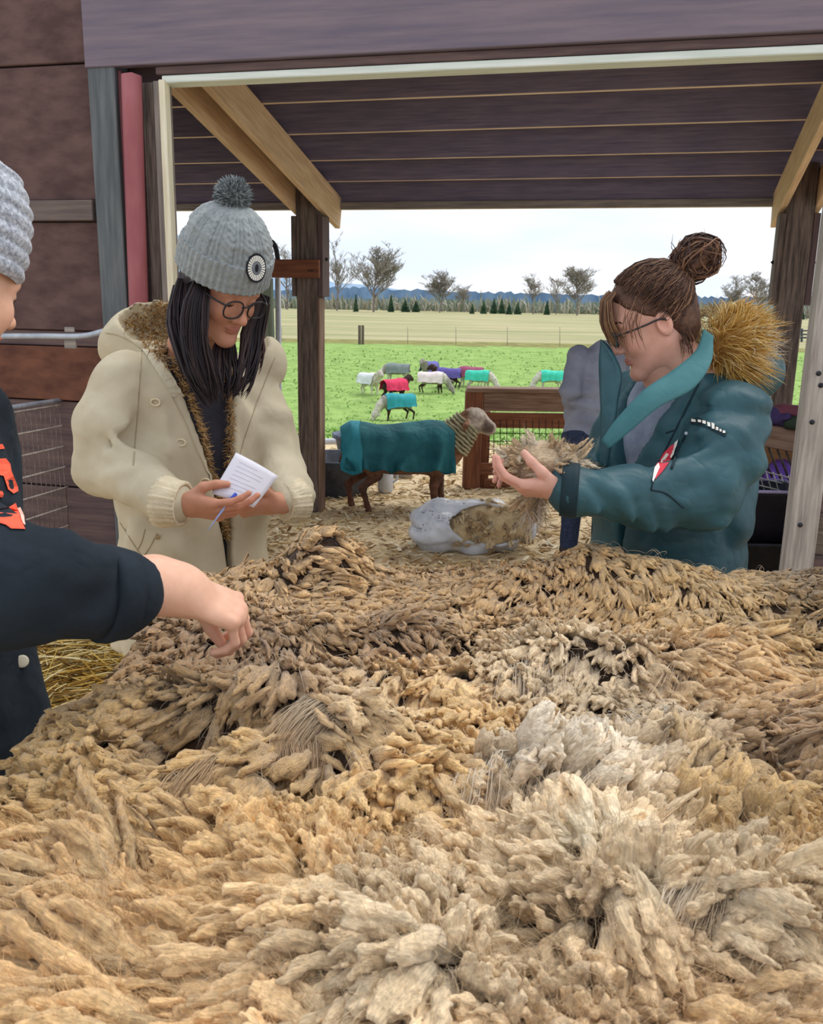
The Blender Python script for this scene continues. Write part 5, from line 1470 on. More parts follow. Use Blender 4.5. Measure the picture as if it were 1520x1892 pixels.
disk('badge_print', bc + bn * .0042, bn, ba, bb, .0105, .0135, .0008, mat('grey_print', lin(90, 96, 104), lin(120, 126, 132), .8), bd)
disk('badge_print', bc + bn * .0052, bn, ba, bb, .004, .0085, .0008, M_BLKP, bd)
legs((cx, cy), LYAW, lw, .86, M_DENIM, M_SHOE)
# paper slip and pen in the hands
M_PAPER = mat('white_paper', lin(224, 222, 232), lin(234, 232, 240), .8, 5)
pq = [at(436, 836, 1.92), at(514, 880, 1.95), at(470, 938, 1.885), at(392, 912, 1.875)]
nn = nrm(np.cross(pq[1] - pq[0], pq[3] - pq[0])); nn = nn if nn @ (CAM - pq[0]) > 0 else -nn
ns = 10; G = []
for a in np.linspace(0, 1, ns):
    for b in np.linspace(0, 1, ns):
        p = (1 - a) * (1 - b) * pq[0] + a * (1 - b) * pq[1] + a * b * pq[2] + (1 - a) * b * pq[3]
        G.append(p + nn * (.010 * math.sin(a * math.pi) - .006 * b * b))
G = np.array(G); Vp = np.vstack([G, G - nn * .0006]); m2 = ns * ns
F = []
for a in range(ns - 1):
    for b in range(ns - 1):
        q = (a * ns + b, (a + 1) * ns + b, (a + 1) * ns + b + 1, a * ns + b + 1); F.append(q); F.append(tuple(x + m2 for x in reversed(q)))
rim = [a * ns for a in range(ns)] + [(ns - 1) * ns + b for b in range(1, ns)] + [a * ns + ns - 1 for a in range(ns - 2, -1, -1)] + list(range(ns - 2, 0, -1))
for k in range(len(rim)): F.append((rim[(k + 1) % len(rim)], rim[k], rim[k] + m2, rim[(k + 1) % len(rim)] + m2))
slip = empty('paper_slip', pq[2]); tag(slip, 'creased white paper slip held above the cupped hands', 'paper')
mesh('sheet', Vp, F, M_PAPER, slip)
M_PRINT = mat('faint_print', lin(196, 196, 210), lin(206, 206, 218), .8)
def bil(a, b): return (1 - a) * (1 - b) * pq[0] + a * (1 - b) * pq[1] + a * b * pq[2] + (1 - a) * b * pq[3] + nn * (.010 * math.sin(a * math.pi) - .006 * b * b + .0005)
for k in range(7):
    b = .15 + k * .1
    tube('print_line', [bil(a, b) for a in np.linspace(.15, .75 if k % 3 else .55, 8)], .00035, M_PRINT, slip, sides=4)
pen = empty('pen', at(432, 922, 1.87)); tag(pen, 'blue ballpoint pen pinched above the palm', 'pen')
tube('barrel', [at(420, 930, 1.868), at(436, 912, 1.872)], .0042, mat('blue_plastic', lin(60, 84, 190), lin(74, 98, 206), .35), pen, sides=10)
tube('tip', [at(384, 980, 1.845), at(420, 930, 1.868)], [.0008, .0034], mat('clear_blue_plastic', lin(150, 166, 220), lin(170, 186, 230), .3), pen, sides=10)
# ---- woman in the teal jacket
RW_SKIN = lin(214, 166, 148); RW_LIP = lin(186, 116, 110)
M_TEAL = cloth_mat('teal_shell', lin(30, 68, 78), lin(42, 86, 95), .5, 13, .022, .42, 300, .4)
M_TEAL2 = cloth_mat('teal_lining', lin(58, 108, 114), lin(76, 126, 130), .7, 18, .012, .4)
M_TEALD = mat('dark_teal_trim', lin(16, 40, 48), lin(24, 50, 58), .7)
M_GSHIRT = mat('grey_shirt', lin(120, 130, 150), lin(140, 150, 168), .9, 30)
rwc = at(1250, 800, 2.12); RYAW = math.atan2(-.93, .37)
rF = np.array([-.93, -.37, 0]); rL = np.array([.37, -.93, 0]); rx_, ry_ = rwc[0], rwc[1]
def RP(u, f, z): return np.array([rx_, ry_, 0]) + rL * u + rF * f + np.array([0, 0, z])
rw = empty('person', (rx_, ry_, 0)); tag(rw, 'person in a teal jacket with fur-trimmed hood and hair bun holding wool', 'person')
rO = at(1203, 598, 2.07); rFm = frame((-.90, .02, -.42), (-.42, 0, .90))
e_L2 = at(1292, 915, 1.86); e_R2 = at(1110, 900, 2.30)
w_L2 = at(1040, 905, 1.735); w_R2 = at(1010, 862, 1.99)
xh = nrm(np.array([-.95, .18, .02])); zh = np.array([.0, -.45, -.90])
h1 = hand(w_L2, xh, zh, [(.35, .5, .4), (.4, .55, .4), (.45, .6, .4), (.5, .6, .45)], RW_SKIN, mir=-1, scale=.95, arm=.02, arm_r=.024,
          thumb=((.022, .028, -.006), (.046, .046, -.022), (.070, .052, -.042), (.086, .050, -.060)), red=.15)
xh2 = nrm(np.array([-.80, -.42, .12])); zh2 = np.array([.2, .75, .62])
h2 = hand(w_R2, xh2, zh2, [(.15, .3, .3), (.2, .35, .3), (.3, .35, .3), (.4, .4, .3)], RW_SKIN, mir=1, scale=.95, arm=.02, arm_r=.024, red=.2,
          spread=(.2, .06, -.08, -.2))
def tors2(P):
    d = loft(P, [(.86, rx_, ry_, .15, .11), (1.1, rx_, ry_, .145, .115), (1.3, rx_, ry_, .155, .115), (1.38, rx_, ry_, .15, .10), (1.45, rx_, ry_, .09, .075)], RYAW)
    d = smin(d, rcone(P, RP(.15, 0, 1.37), e_L2, .045, .034), .03); d = smin(d, rcone(P, e_L2, w_L2 - xh * .02, .034, .024), .02)
    d = smin(d, rcone(P, RP(-.15, 0, 1.37), e_R2, .05, .04), .03); d = smin(d, rcone(P, e_R2, w_R2 - xh2 * .02, .04, .028), .02)
    return d
tV, tF = surf(tors2, (rx_ - .5, ry_ - .5, .82), (rx_ + .4, ry_ + .4, 1.5), .017)
nb0 = hw(rO, rFm, (0, -.02, -.08)); nb1 = RP(0, -.02, 1.40)
V, F = surf(lambda P: smin(rcone(P, nb0, nb1, .052, .064), rcone(P, hw(rO, rFm, (0, .03, -.09)), RP(0, .03, 1.40), .034, .05), .03), np.minimum(nb0, nb1) - .14, np.maximum(nb0, nb1) + .09, .006)
V, F, C = merge([head(rO, rFm, RW_SKIN, RW_LIP), h1, h2, plain(tV, tF, RW_SKIN), plain(V, F, RW_SKIN)])
mesh('body', V, F, M_SKIN, rw, True, C)
eyes(rO, rFm, rw, (0, .85, -.5)); lashes_brows(rO, rFm, rw, lin(96, 66, 48), M_HAIR)
glasses(rO, rFm, rw, .027, .0175, zc=.004, y=.103, th=.0022, square=3.4)
V, F = surf(lambda P: smax(loft(P, [(.90, rx_, ry_, .165, .125), (1.1, rx_, ry_, .16, .13), (1.3, rx_, ry_, .165, .132), (1.38, rx_, ry_, .15, .115), (1.47, rx_, ry_, .082, .078)], RYAW) + .003 * vnoise(P * 25, 4), -rcone(P, nb0, RP(0, .03, 1.42), .055, .058), .006), (rx_ - .3, ry_ - .3, .9), (rx_ + .3, ry_ + .3, 1.48), .008)
mesh('grey_shirt', V, F, M_GSHIRT, rw)
# jacket
RF = [(at(1075, 905, 1.70), at(1110, 960, 1.70), .012, 0.0190), (at(1140, 905, 1.72), at(1180, 985, 1.73), .013, 0.0228), (at(1175, 915, 1.74), at(1210, 990, 1.76), .012, 0.0266), (at(1205, 905, 1.76), at(1230, 985, 1.78), .012, 0.0190),
      (at(1215, 900, 1.78), at(1290, 950, 1.80), .014, 0.0228), (at(1240, 860, 1.80), at(1340, 820, 1.84), .018, 0.0228), (at(1250, 820, 1.84), at(1330, 780, 1.86), .016, 0.0152), (at(1255, 885, 1.79), at(1350, 850, 1.83), .014, 0.0190),
      (at(1290, 745, 1.90), at(1370, 735, 1.92), .014, 0.0152), (at(1300, 765, 1.89), at(1375, 765, 1.91), .012, 0.0133), (at(1150, 810, 1.93), at(1175, 880, 1.91), .016, 0.0190), (at(1190, 800, 1.92), at(1200, 870, 1.90), .014, 0.0152)]
def jk_mid(z): return np.interp(z, [.8, 1.1, 1.3, 1.45], [.03, .035, .02, .0])
def jk_half(z): return np.interp(z, [.8, 1.05, 1.2, 1.3, 1.4, 1.5], [.003, .006, .028, .055, .09, .12])
def jacket(P):
    q = P - np.array([rx_, ry_, 0]); u = q @ rL; f = q @ rF; z = P[:, 2]
    d = loft(P, [(.82, rx_, ry_, .215, .175), (.95, rx_, ry_, .205, .172), (1.1, rx_, ry_, .20, .178), (1.25, rx_, ry_, .20, .175), (1.36, rx_, ry_, .185, .150), (1.43, rx_, ry_, .135, .115), (1.47, rx_, ry_, .11, .10)], RYAW, 2.3)
    d = d + cloth(P, .010, 9, 23, (1, 1, .8))
    wed = smax(np.abs(u - jk_mid(z)) - jk_half(z), .02 - f, .01)
    d = smax(d, -wed, .012)
    sh = RP(.165, -.01, 1.365)
    s1 = chain(P, [sh, (sh + e_L2) / 2 + np.array([.012, 0, 0]), e_L2], [.092, .088, .082], .03)
    s1 = smin(s1, chain(P, [e_L2, (e_L2 + w_L2) / 2 + np.array([0, 0, -.006]), w_L2 - xh * .012], [.080, .064, .050], .02), .03)
    s1 = s1 + cloth(P, .008, 13, 27, (1, 1, 1.2)) + folds(P, RF)
    d = smin(d, s1, .018)
    s2 = chain(P, [RP(-.17, 0, 1.37), e_R2, w_R2 - xh2 * .02], [.085, .075, .05], .03) + cloth(P, .006, 13, 29)
    d = smin(d, s2, .018)
    hc = at(1378, 690, 2.16)
    hd = ell(P, hc, (.088, .12, .072), frame((.2, .98, 0), (-.25, 0, .97))) + .003 * vnoise(P * 28, 5)
    d = smin(d, hd, .02)
    d = smax(d, -rcone(P, nb0 + np.array([-.01, 0, .02]), RP(0, .02, 1.385), .072, .078), .012)
    return d
jV, jF = surf(jacket, (rx_ - .52, ry_ - .52, .81), (rx_ + .42, ry_ + .42, 1.62), .008)
jk = mesh('jacket', jV, jF, M_TEAL, rw); jb = bvh_vf(jV, jF)
# cuff end of the near sleeve
cuff(w_L2 - xh * .03, w_L2 + xh * .004, .0535, .0515, M_TEALD, jk, ribs=0)
# turned-out collar, pale inside
def Pt(l): return [at(*p) for p in l]
sheet('collar', [Pt([(1300, 610, 2.02), (1285, 650, 1.97), (1240, 688, 1.93), (1190, 722, 1.905), (1140, 775, 1.90), (1112, 815, 1.905)]),
                 Pt([(1312, 618, 2.00), (1302, 662, 1.94), (1262, 705, 1.90), (1205, 738, 1.885), (1152, 785, 1.885), (1118, 822, 1.895)]),
                 Pt([(1318, 622, 1.99), (1312, 672, 1.93), (1280, 718, 1.892), (1218, 752, 1.878), (1165, 796, 1.88), (1124, 830, 1.89)])], M_TEAL2, jk, .008, 30, 8)
sheet('collar', [Pt([(1112, 628, 2.10), (1108, 665, 2.06), (1110, 720, 2.02), (1112, 780, 1.98), (1108, 860, 1.955)]),
                 Pt([(1122, 640, 2.06), (1130, 680, 2.02), (1128, 730, 1.985), (1124, 790, 1.955), (1114, 865, 1.945)]),
                 Pt([(1130, 655, 2.03), (1146, 690, 1.99), (1140, 740, 1.965), (1132, 795, 1.94), (1118, 870, 1.935)])], M_TEAL, jk, .010, 26, 8)
# zip and seams
line_on('zip', jb, [(1130, 750), (1122, 800), (1114, 840), (1110, 862)], .0035, M_TEALD, jk, 26, .001, 1.95)
for pl in ([(1300, 690), (1275, 740), (1245, 800), (1215, 860), (1202, 905)], [(1245, 795), (1230, 800)], [(1202, 905), (1230, 912), (1262, 938)]):
    line_on('seam', jb, pl, .0022, M_TEALD, jk, 22, .0004, 1.9)
# sleeve pocket mark and shoulder lettering
M_REDP = mat('red_print', lin(206, 48, 66), lin(222, 70, 86), .7); M_WHITEP = mat('white_thread', lin(228, 224, 214), lin(240, 238, 230), .8)
patch_on('sleeve_emblem', jb, [(1205, 884), (1213, 860), (1226, 838), (1240, 823), (1250, 819), (1247, 836), (1236, 856), (1222, 874), (1210, 886)], M_REDP, jk, .001, .002, 1.85)
patch_on('sleeve_emblem', jb, [(1202, 888), (1210, 866), (1218, 858), (1219, 866), (1211, 880), (1204, 892)], M_WHITEP, jk, .0022, .002, 1.85)
patch_on('sleeve_emblem', jb, [(1222, 850), (1231, 838), (1236, 840), (1228, 852), (1222, 858)], M_WHITEP, jk, .0022, .002, 1.85)
patch_on('sleeve_emblem', jb, [(1248, 818), (1255, 812), (1253, 824), (1246, 840), (1240, 850), (1238, 845), (1246, 830)], M_WHITEP, jk, .0022, .002, 1.85)
line_on('zip', jb, [(1266, 806), (1258, 822), (1248, 845), (1240, 866)], .0032, M_TEALD, jk, 16, .001, 1.85)
disc('zip_pull', jb, 1268, 801, .004, M_CONDUIT, jk, fb=1.85)
patch_on('shoulder_flap', jb, [(1276, 776), (1290, 772), (1320, 786), (1342, 800), (1340, 808), (1316, 796), (1290, 786), (1277, 784)], M_TEALD, jk, .0006, .002, 1.9)
letter_x = [(1279, 776, 1287, 782), (1291, 777, 1297, 783), (1299, 779, 1305, 786), (1307, 782, 1312, 790), (1314, 783, 1319, 793), (1321, 789, 1326, 796), (1328, 793, 1332, 799), (1334, 796, 1339, 802)]
for a, b, c, d in letter_x:
    patch_on('shoulder_lettering', jb, [(a, b), (c, b + 1.5), (c, d), (a, d - 1)], M_WHITEP, jk, .0028, .0016, 1.9)
# golden fur on the hood edge
g = np.random.default_rng(12); M_FURG = mat('golden_fur', (1, 1, 1), (.85, .85, .85), .7, 40, attr=True)
GC = [lin(226, 184, 100), lin(206, 160, 78), lin(238, 204, 130), lin(180, 136, 66), lin(244, 220, 164)]
fc = at(1352, 640, 2.07)
d_ = nrm(g.normal(0, 1, (1900, 3))); d_ = d_[(d_ @ nrm(np.array([.2, -.8, .1]))) > -.35]
rt = fc + d_ * np.array([.052, .055, .078])
sw = nrm(d_ + np.array([.55, -.1, .25]) + .45 * np.stack([vnoise(rt * 30, 1), vnoise(rt * 30, 2), vnoise(rt * 30, 3)], -1))
V, F = surf(lambda P: ell(P, fc, (.052, .055, .078)), fc - .1, fc + .1, .010)
mesh('hood_trim', V, F, mat('fur_base', lin(150, 110, 56), lin(176, 132, 70), .9), jk)
fur('hood_fur', rt, sw, .052, .0011, GC, M_FURG, jk, 7, .5, .25, 4, 3, clump=70)
fc2 = at(1312, 612, 2.17)
d_ = nrm(g.normal(0, 1, (700, 3))); rt = fc2 + d_ * np.array([.03, .05, .05])
fur('hood_fur', rt, nrm(d_ + np.array([-.1, 0, -.2])), .035, .0010, [lin(190, 166, 120), lin(206, 184, 140), lin(160, 134, 92)], M_FURG, jk, 6, .5, .4, 5, 3, clump=70)
wh = nrm(g.normal(0, 1, (90, 3)) * [.5, .5, .5] + [1, -.2, .1]); fur('hood_fur', fc + wh * .07, wh, .05, .0006, [lin(236, 230, 220)], M_FURG, jk, 6, .6, .2, 9)
# hair: cap, swept strands, bangs, bun
HB = [lin(96, 68, 54), lin(120, 86, 66), lin(72, 50, 42), lin(150, 112, 84), lin(84, 60, 50)]
def cap(P):
    q = ((P - rO) @ rFm) / HS
    d = ell(q, (0, -.018, .046), (.081, .100, .092)) * HS
    d = smin(d, ell(q, (0, -.062, -.010), (.066, .05, .075)) * HS, .03)
    line = np.interp(q[:, 2], [-.12, -.06, -.03, .01, .03, .06, .10, .14], [-.055, -.045, -.032, -.012, .022, .052, .078, .1])   # hairline, temple to nape
    return smax(d, (q[:, 1] - line) * HS, .008) + .002 * vnoise(q * 60, 3)
V, F = surf(cap, rO - .2, rO + .2, .005)
mesh('hair', V, F, mat('brown_hair_mass', lin(74, 52, 44), lin(104, 74, 58), .5, 40, (2, 2, 2), .5, 120, .004), rw)
bl = np.array([0, -.148, .100])                           # bun, head coordinates
bd_ = nrm(bl - np.array([0, -.018, .046]))
def on_scalp(dv, off):
    c = np.array([0, -.018, .046]); r = np.array([.081, .100, .092]) + off
    k = 1 / np.sqrt(((dv / r) ** 2).sum(-1, keepdims=True)); return c + dv * k
def swept(n, seed, off=.003, fr=(.02, 1.0)):
    g = np.random.default_rng(seed)
    y = g.uniform(-1, 1, n); a = g.uniform(-.15 * math.pi, 1.15 * math.pi, n)
    # start on the hairline ring around the face and nape
    st = np.stack([np.cos(a), .55 * np.sin(a) * 1.0 + g.uniform(-.9, .25, n) * (np.abs(np.cos(a)) > .3), np.sin(a) * .95 - .25], -1); st = nrm(st)
    s = np.linspace(0, 1, 9); D = nrm(st[:, None] * (1 - s[None, :, None]) + bd_ * s[None, :, None])
    Q = on_scalp(D, off + g.uniform(0, .006, (n, 1, 1))); 
    wv_ = .0045 * np.sin(s[None] * g.uniform(5, 12, (n, 1)) + g.uniform(0, 6, (n, 1)))
    Q[..., 2] += wv_; Q[..., 0] += wv_ * .6
    pull = (s ** 3)[None, :, None]; Q = Q * (1 - pull * .5) + (bl * .5 + on_scalp(bd_[None], .004)[0] * .5) * pull * .5
    return hw(rO, rFm, Q)
strands('hair_strands', swept(1200, 2), .0011, HB, M_HAIR, rw, 2, 3)
# bangs
g = np.random.default_rng(8); n = 130; t = g.uniform(-1, 1, n)
r0 = np.stack([t * .05, .062 + 0 * t, .108 + 0 * t], -1); r1 = np.stack([t * .058, .098 - .012 * t ** 2, .072 + 0 * t], -1); r2 = np.stack([t * .062, .108 - .018 * t ** 2, .030 + 0 * t], -1); r3 = np.stack([t * .066, .106 - .022 * t ** 2, .0 + g.uniform(-.025, .012, n)], -1)
Q = np.stack([r0, (r0 + r1) / 2 + [0, .006, .006], r1, (r1 + r2) / 2 + [0, .003, 0], r2, (r2 + r3) / 2, r3], 1) + g.normal(0, .002, (n, 1, 3))
strands('bangs', hw(rO, rFm, Q), .0011, [lin(150, 112, 84), lin(120, 86, 62), lin(180, 144, 110), lin(96, 66, 50)], M_HAIR, rw, 3, 3)
n = 12; r0 = np.stack([np.full(n, -.072) + g.normal(0, .003, n), .045 + g.uniform(-.03, .02, n), .07 + g.uniform(-.02, .02, n)], -1)
r3 = r0 + np.stack([g.normal(-.006, .003, n), .030 + g.normal(0, .006, n), -.075 + g.normal(0, .012, n)], -1)
Q = np.stack([r0, r0 * .6 + r3 * .4 + [-.008, .012, .004], r0 * .25 + r3 * .75 + [-.007, .008, 0], r3], 1)
for sg in (1, -1):
    strands('bangs', hw(rO, rFm, Q * np.array([sg, 1, 1])), .0011, [lin(160, 122, 94), lin(130, 94, 70)], M_HAIR, rw, 4, 3)
# wisps at the nape
n = 70; r0 = np.stack([g.uniform(-.075, -.03, n), g.uniform(-.07, -.03, n), g.uniform(-.06, -.02, n)], -1); r1 = r0 + np.stack([g.normal(-.004, .004, n), g.normal(.012, .01, n), -g.uniform(.03, .07, n)], -1)
strands('hair_wisps', hw(rO, rFm, np.stack([r0, (r0 + r1) / 2 + [-.006, -.004, 0], r1], 1)), .0008, HB, M_HAIR, rw, 5, 3)
# bun of looped strands
V, F = surf(lambda P: ell(P, bl, (.036, .044, .037)) + .006 * vnoise(P * 45, 3), bl - .07, bl + .07, .005)
mesh('bun', hw(rO, rFm, V), F, bpy.data.materials['brown_hair_mass'], rw)
n = 300; g = np.random.default_rng(21); ax = nrm(g.normal(0, .42, (n, 3)) + np.array([1.0, .15, .1])); u1 = nrm(np.cross(ax, g.normal(0, 1, (n, 3)))); u2 = np.cross(ax, u1)
a = g.uniform(0, 6.28, (n, 1)) + np.linspace(0, 3.6, 10)[None]; rb = np.array([.040, .050, .042])
Q = (u1[:, None] * np.cos(a)[..., None] + u2[:, None] * np.sin(a)[..., None]) * rb * g.uniform(.55, 1.12, (n, 1, 1)) * (1 + .25 * vnoise(ax * 3, 7)[:, None, None]) + bl + ax[:, None] * g.uniform(-.030, .030, (n, 1, 1)) + .004 * np.sin(a * 3)[..., None]
strands('bun', hw(rO, rFm, Q), .0021, HB, M_HAIR, rw, 6, 4)
n = 46; d_ = nrm(g.normal(0, 1, (n, 3)) + np.array([0, -.1, .6])); p0 = bl + d_ * .026; L_ = g.uniform(.02, .055, (n, 1)); sd_ = nrm(np.cross(d_, g.normal(0, 1, (n, 3))))
Q = np.stack([p0, p0 + d_ * L_ * .4 + sd_ * L_ * .12, p0 + d_ * L_ * .75 + sd_ * L_ * .4, p0 + d_ * L_ * .85 + sd_ * L_ * .8], 1)
strands('hair_wisps', hw(rO, rFm, Q), .0009, HB, M_HAIR, rw, 7, 3)
legs((rx_ + .02, ry_ + .02), RYAW, rw, .88, M_DENIM, M_SHOE)
# the handful of wool
tw = empty('wool_handful', at(1005, 900, 1.85)); tag(tw, 'handful of pale tan raw wool held up in both hands', 'wool')
c0 = at(1008, 856, 1.80); g = np.random.default_rng(31)
V, F = surf(lambda P: ell(P, c0, (.074, .055, .046)) + .010 * vnoise(P * 40, 3) + .004 * vnoise(P * 110, 4), c0 - .1, c0 + .1, .005)
o = mesh('wool_mass', V, F, M_WOOL, tw, True, np.tile(np.array(lin(206, 180, 146)), (len(V), 1))); setloc(o.data, V)
for k in range(46):
    d = nrm(g.normal(0, 1, 3) * [1.2, .8, .8] + [-.2, -.5, .1]); p = c0 + d * np.array([.070, .050, .042])
    if k > 36: p = at(g.uniform(968, 1005), g.uniform(895, 930), 1.82); d = nrm(np.array([g.normal(-.05, .2), g.normal(-.05, .2), -1]))
    x = nrm(d + g.normal(0, .5, 3) + [0, 0, -.15]); y = nrm(np.cross(d + [.01, 0, .3], x)); z = np.cross(x, y)
    o = bpy.data.objects.new('wool_lock', tpl_me[int(g.integers(0, 16))]); COL.objects.link(o); setparent(o, tw)
    m = Matrix(np.stack([x, y, z], -1).tolist()).to_4x4(); o.location = Vector(p); o.rotation_euler = m.to_euler(); sc = g.uniform(.38, .6) * (1.25 if k > 36 else 1); o.scale = (sc, sc, sc)
    o.color = (*(np.array([lin(214, 184, 144), lin(196, 164, 122), lin(226, 206, 176)][int(g.integers(0, 3))])), 1)
d = nrm(g.normal(0, 1, (420, 3))); fur('fibres', c0 + d * np.array([.06, .05, .04]), d, .028, .0004, [lin(236, 222, 200), lin(220, 196, 160)], M_FIBRE, tw, 5, .7, .3, 3)
ps = np.stack([at(x, y, 1.82) for x, y in zip(g.uniform(968, 1010, 130), g.uniform(905, 950, 130))]); fur('fibres', ps, np.array([0, -.1, -1]) + g.normal(0, .25, (130, 3)), .06, .0006, [lin(236, 226, 210), lin(196, 170, 140)], M_FIBRE, tw, 5, .4, 0, 4)
# ---- person in the dark sweatshirt reaching in
PS = lin(226, 180, 154)
M_SWEAT = cloth_mat('black_sweatshirt', lin(26, 34, 42), lin(40, 50, 60), .92, 13, .02, .6)
pc_ = at(-190, 900, 1.26); PY = R(80)
pF = np.array([math.sin(PY), -math.cos(PY), 0]); pL = np.array([math.cos(PY), math.sin(PY), 0])
px_, py_ = pc_[0], pc_[1]
pl = empty('person', (px_, py_, 0)); tag(pl, 'person in a black sweatshirt with orange lettering reaching into the fleece', 'person')
def PP(u, f, z): return np.array([px_, py_, 0]) + pL * u + pF * f + np.array([0, 0, z])
pO = at(-84, 530, 1.36); pFm = frame((.45, .82, -.30), (.12, .2, .95))
e_P = at(30, 1082, 1.10); w_P = at(338, 1092, 1.26)
xp = nrm(np.array([.80, .30, -.50])); zp = np.array([.42, -.22, .86])
hp = hand(w_P, xp, zp, [(.75, .8, .4), (.8, .85, .45), (.85, .9, .45), (.9, .9, .5)], PS, mir=1, scale=1.08, arm=.02, arm_r=.027, elbow=e_P, er=(.046, .050), wr=.030,
          thumb=((.022, .022, -.012), (.046, .026, -.036), (.072, .018, -.052), (.094, .008, -.062)), red=.3, res=.0029)
def tors3(P):
    d = loft(P, [(.9, px_, py_, .14, .10), (1.1, px_, py_, .13, .10), (1.28, px_, py_, .15, .11), (1.4, px_, py_, .14, .09), (1.47, px_, py_, .08, .07)], PY)
    d = smin(d, rcone(P, PP(-.15, 0, 1.4), e_P, .045, .038), .03)
    d = smin(d, rcone(P, PP(.15, 0, 1.4), PP(.19, -.02, 1.1), .045, .038), .03); d = smin(d, rcone(P, PP(.19, -.02, 1.1), PP(.19, .02, .88), .036, .028), .03)
    return d
V1, F1 = surf(tors3, (px_ - .35, py_ - .4, .86), (px_ + .5, py_ + .4, 1.52), .017)
nb0 = hw(pO, pFm, (0, -.03, -.1)); nb1 = PP(0, 0, 1.42)
V3, F3 = surf(lambda P: rcone(P, nb0, nb1, .052, .06), np.minimum(nb0, nb1) - .09, np.maximum(nb0, nb1) + .09, .008)
V, F, C = merge([head(pO, pFm, PS, lin(190, 110, 100)), hp, plain(V1, F1, PS), plain(V3, F3, PS)])
mesh('body', V, F, M_SKIN, pl, True, C)
eyes(pO, pFm, pl); lashes_brows(pO, pFm, pl, lin(120, 92, 70), M_HAIR)
cu = at(228, 1100, 1.19)
PFo = [(at(60, 1000, 1.10), at(90, 1100, 1.06), .02, .014), (at(120, 970, 1.13), at(150, 1060, 1.10), .018, 0.0238), (at(160, 1000, 1.14), at(190, 1090, 1.12), .014, 0.0170), (at(20, 1000, 1.1), at(40, 1120, 1.05), .018, 0.0170), (at(100, 1150, 1.08), at(180, 1130, 1.12), .014, 0.0136)]
def sweat(P):
    d = loft(P, [(.86, px_, py_, .195, .155), (.92, px_, py_, .20, .165), (1.1, px_, py_, .185, .150), (1.3, px_, py_, .19, .148), (1.42, px_, py_, .165, .115), (1.49, px_, py_, .095, .085)], PY, 2.3) + cloth(P, .007, 9, 33)
    sh = PP(-.16, 0, 1.41)
    s = chain(P, [sh, (sh + e_P) / 2, e_P], [.085, .082, .080], .03)
    s = smin(s, rcone(P, e_P, cu, .080, .062), .03) + cloth(P, .007, 12, 35) + folds(P, PFo)
    d = smin(d, s, .02)
    s2 = chain(P, [PP(.16, 0, 1.41), PP(.2, -.02, 1.1), PP(.19, .02, .90)], [.08, .07, .055], .03) + cloth(P, .006, 12, 37)
    d = smin(d, s2, .02)
    return smax(d, -rcone(P, nb0, PP(0, 0, 1.43), .066, .07), .01)
V, F = surf(sweat, (px_ - .35, py_ - .45, .85), (px_ + .62, py_ + .4, 1.53), .009)
sw_ = mesh('sweatshirt', V, F, M_SWEAT, pl); sb = bvh_vf(V, F)
cuff(cu - nrm(w_P - e_P) * .035, cu + nrm(w_P - e_P) * .004, .065, .061, M_SWEAT, sw_, ribs=0)
M_ORG = mat('orange_print', lin(244, 88, 62), lin(250, 110, 80), .8); M_PINKP = mat('pale_print_edge', lin(246, 190, 170), lin(250, 206, 190), .8)
for poly in ([(-30, 850), (8, 848), (16, 858), (18, 870), (22, 880), (30, 900), (31, 908), (22, 912), (12, 904), (4, 880), (-30, 872)],
             [(-30, 905), (2, 908), (4, 914), (2, 920), (-30, 925)],
             [(-30, 946), (14, 940), (26, 930), (31, 944), (38, 962), (46, 980), (20, 979), (10, 972), (-30, 960)],
             [(-30, 820), (2, 822), (6, 830), (-30, 834)]):
    patch_on('lettering', sb, poly, M_ORG, sw_, .001, .0016, 1.1)
patch_on('lettering', sb, [(28, 940), (33, 938), (42, 958), (46, 974), (42, 972)], M_PINKP, sw_, .0024, .0014, 1.1)
disc('drawstring_tip', sb, 40, 1222, .010, mat('pale_toggle', lin(206, 198, 176), lin(220, 212, 190), .6), sw_, fb=1.1)
# hat: chunky horizontal-rib grey knit
M_HAT2 = mat('grey_marl_knit', lin(120, 128, 142), lin(196, 202, 214), .95, 160, bump=.6, bscale=400, bdist=.003, sheen=.3)
hb2 = frame(pFm[:, 1], pFm[:, 2]); nth, ntt = 120, 74
th = np.arange(nth) * 2 * math.pi / nth; tt = np.linspace(0, 1, ntt); TH, TT = np.meshgrid(th, tt, indexing='ij')
r = np.interp(TT, [0, .05, .3, .55, .8, .95, 1], [.092, .097, .099, .093, .070, .032, .004]); z = np.interp(TT, [0, .3, .55, .8, .95, 1], [.026, .085, .135, .182, .203, .208])
r = r + .0045 * np.abs(np.sin(TT * math.pi * 8)) * np.clip((1 - TT) * 5, 0, 1) + .0015 * np.sin(TH * 60 + np.floor(TT * 8) * 1.5)
loc2 = np.stack([np.cos(TH) * r * .96, np.sin(TH) * r * 1.04 - .014, z], -1)
i = np.arange(nth)[:, None]; j = np.arange(ntt - 1)[None]
F = np.stack([i * ntt + j, ((i + 1) % nth) * ntt + j, ((i + 1) % nth) * ntt + j + 1, i * ntt + j + 1], -1).reshape(-1, 4)
mesh('knit_hat', pO + loc2.reshape(-1, 3) @ hb2.T, F, M_HAT2, pl)
V, F = surf(lambda P: smax(ell(((P - pO) @ pFm) / HS, (0, -.03, .02), (.084, .092, .11)) * HS, (((P - pO) @ pFm)[:, 1] - .02), .01), pO - .2, pO + .2, .008)
mesh('hair', V, F, mat('light_brown_hair', lin(130, 100, 76), lin(160, 126, 96), .5, 40, (3, 3, .5), .5, 90, .004), pl)
legs((px_, py_), PY, pl, .90, M_DENIM, M_SHOE, hipw=.085)

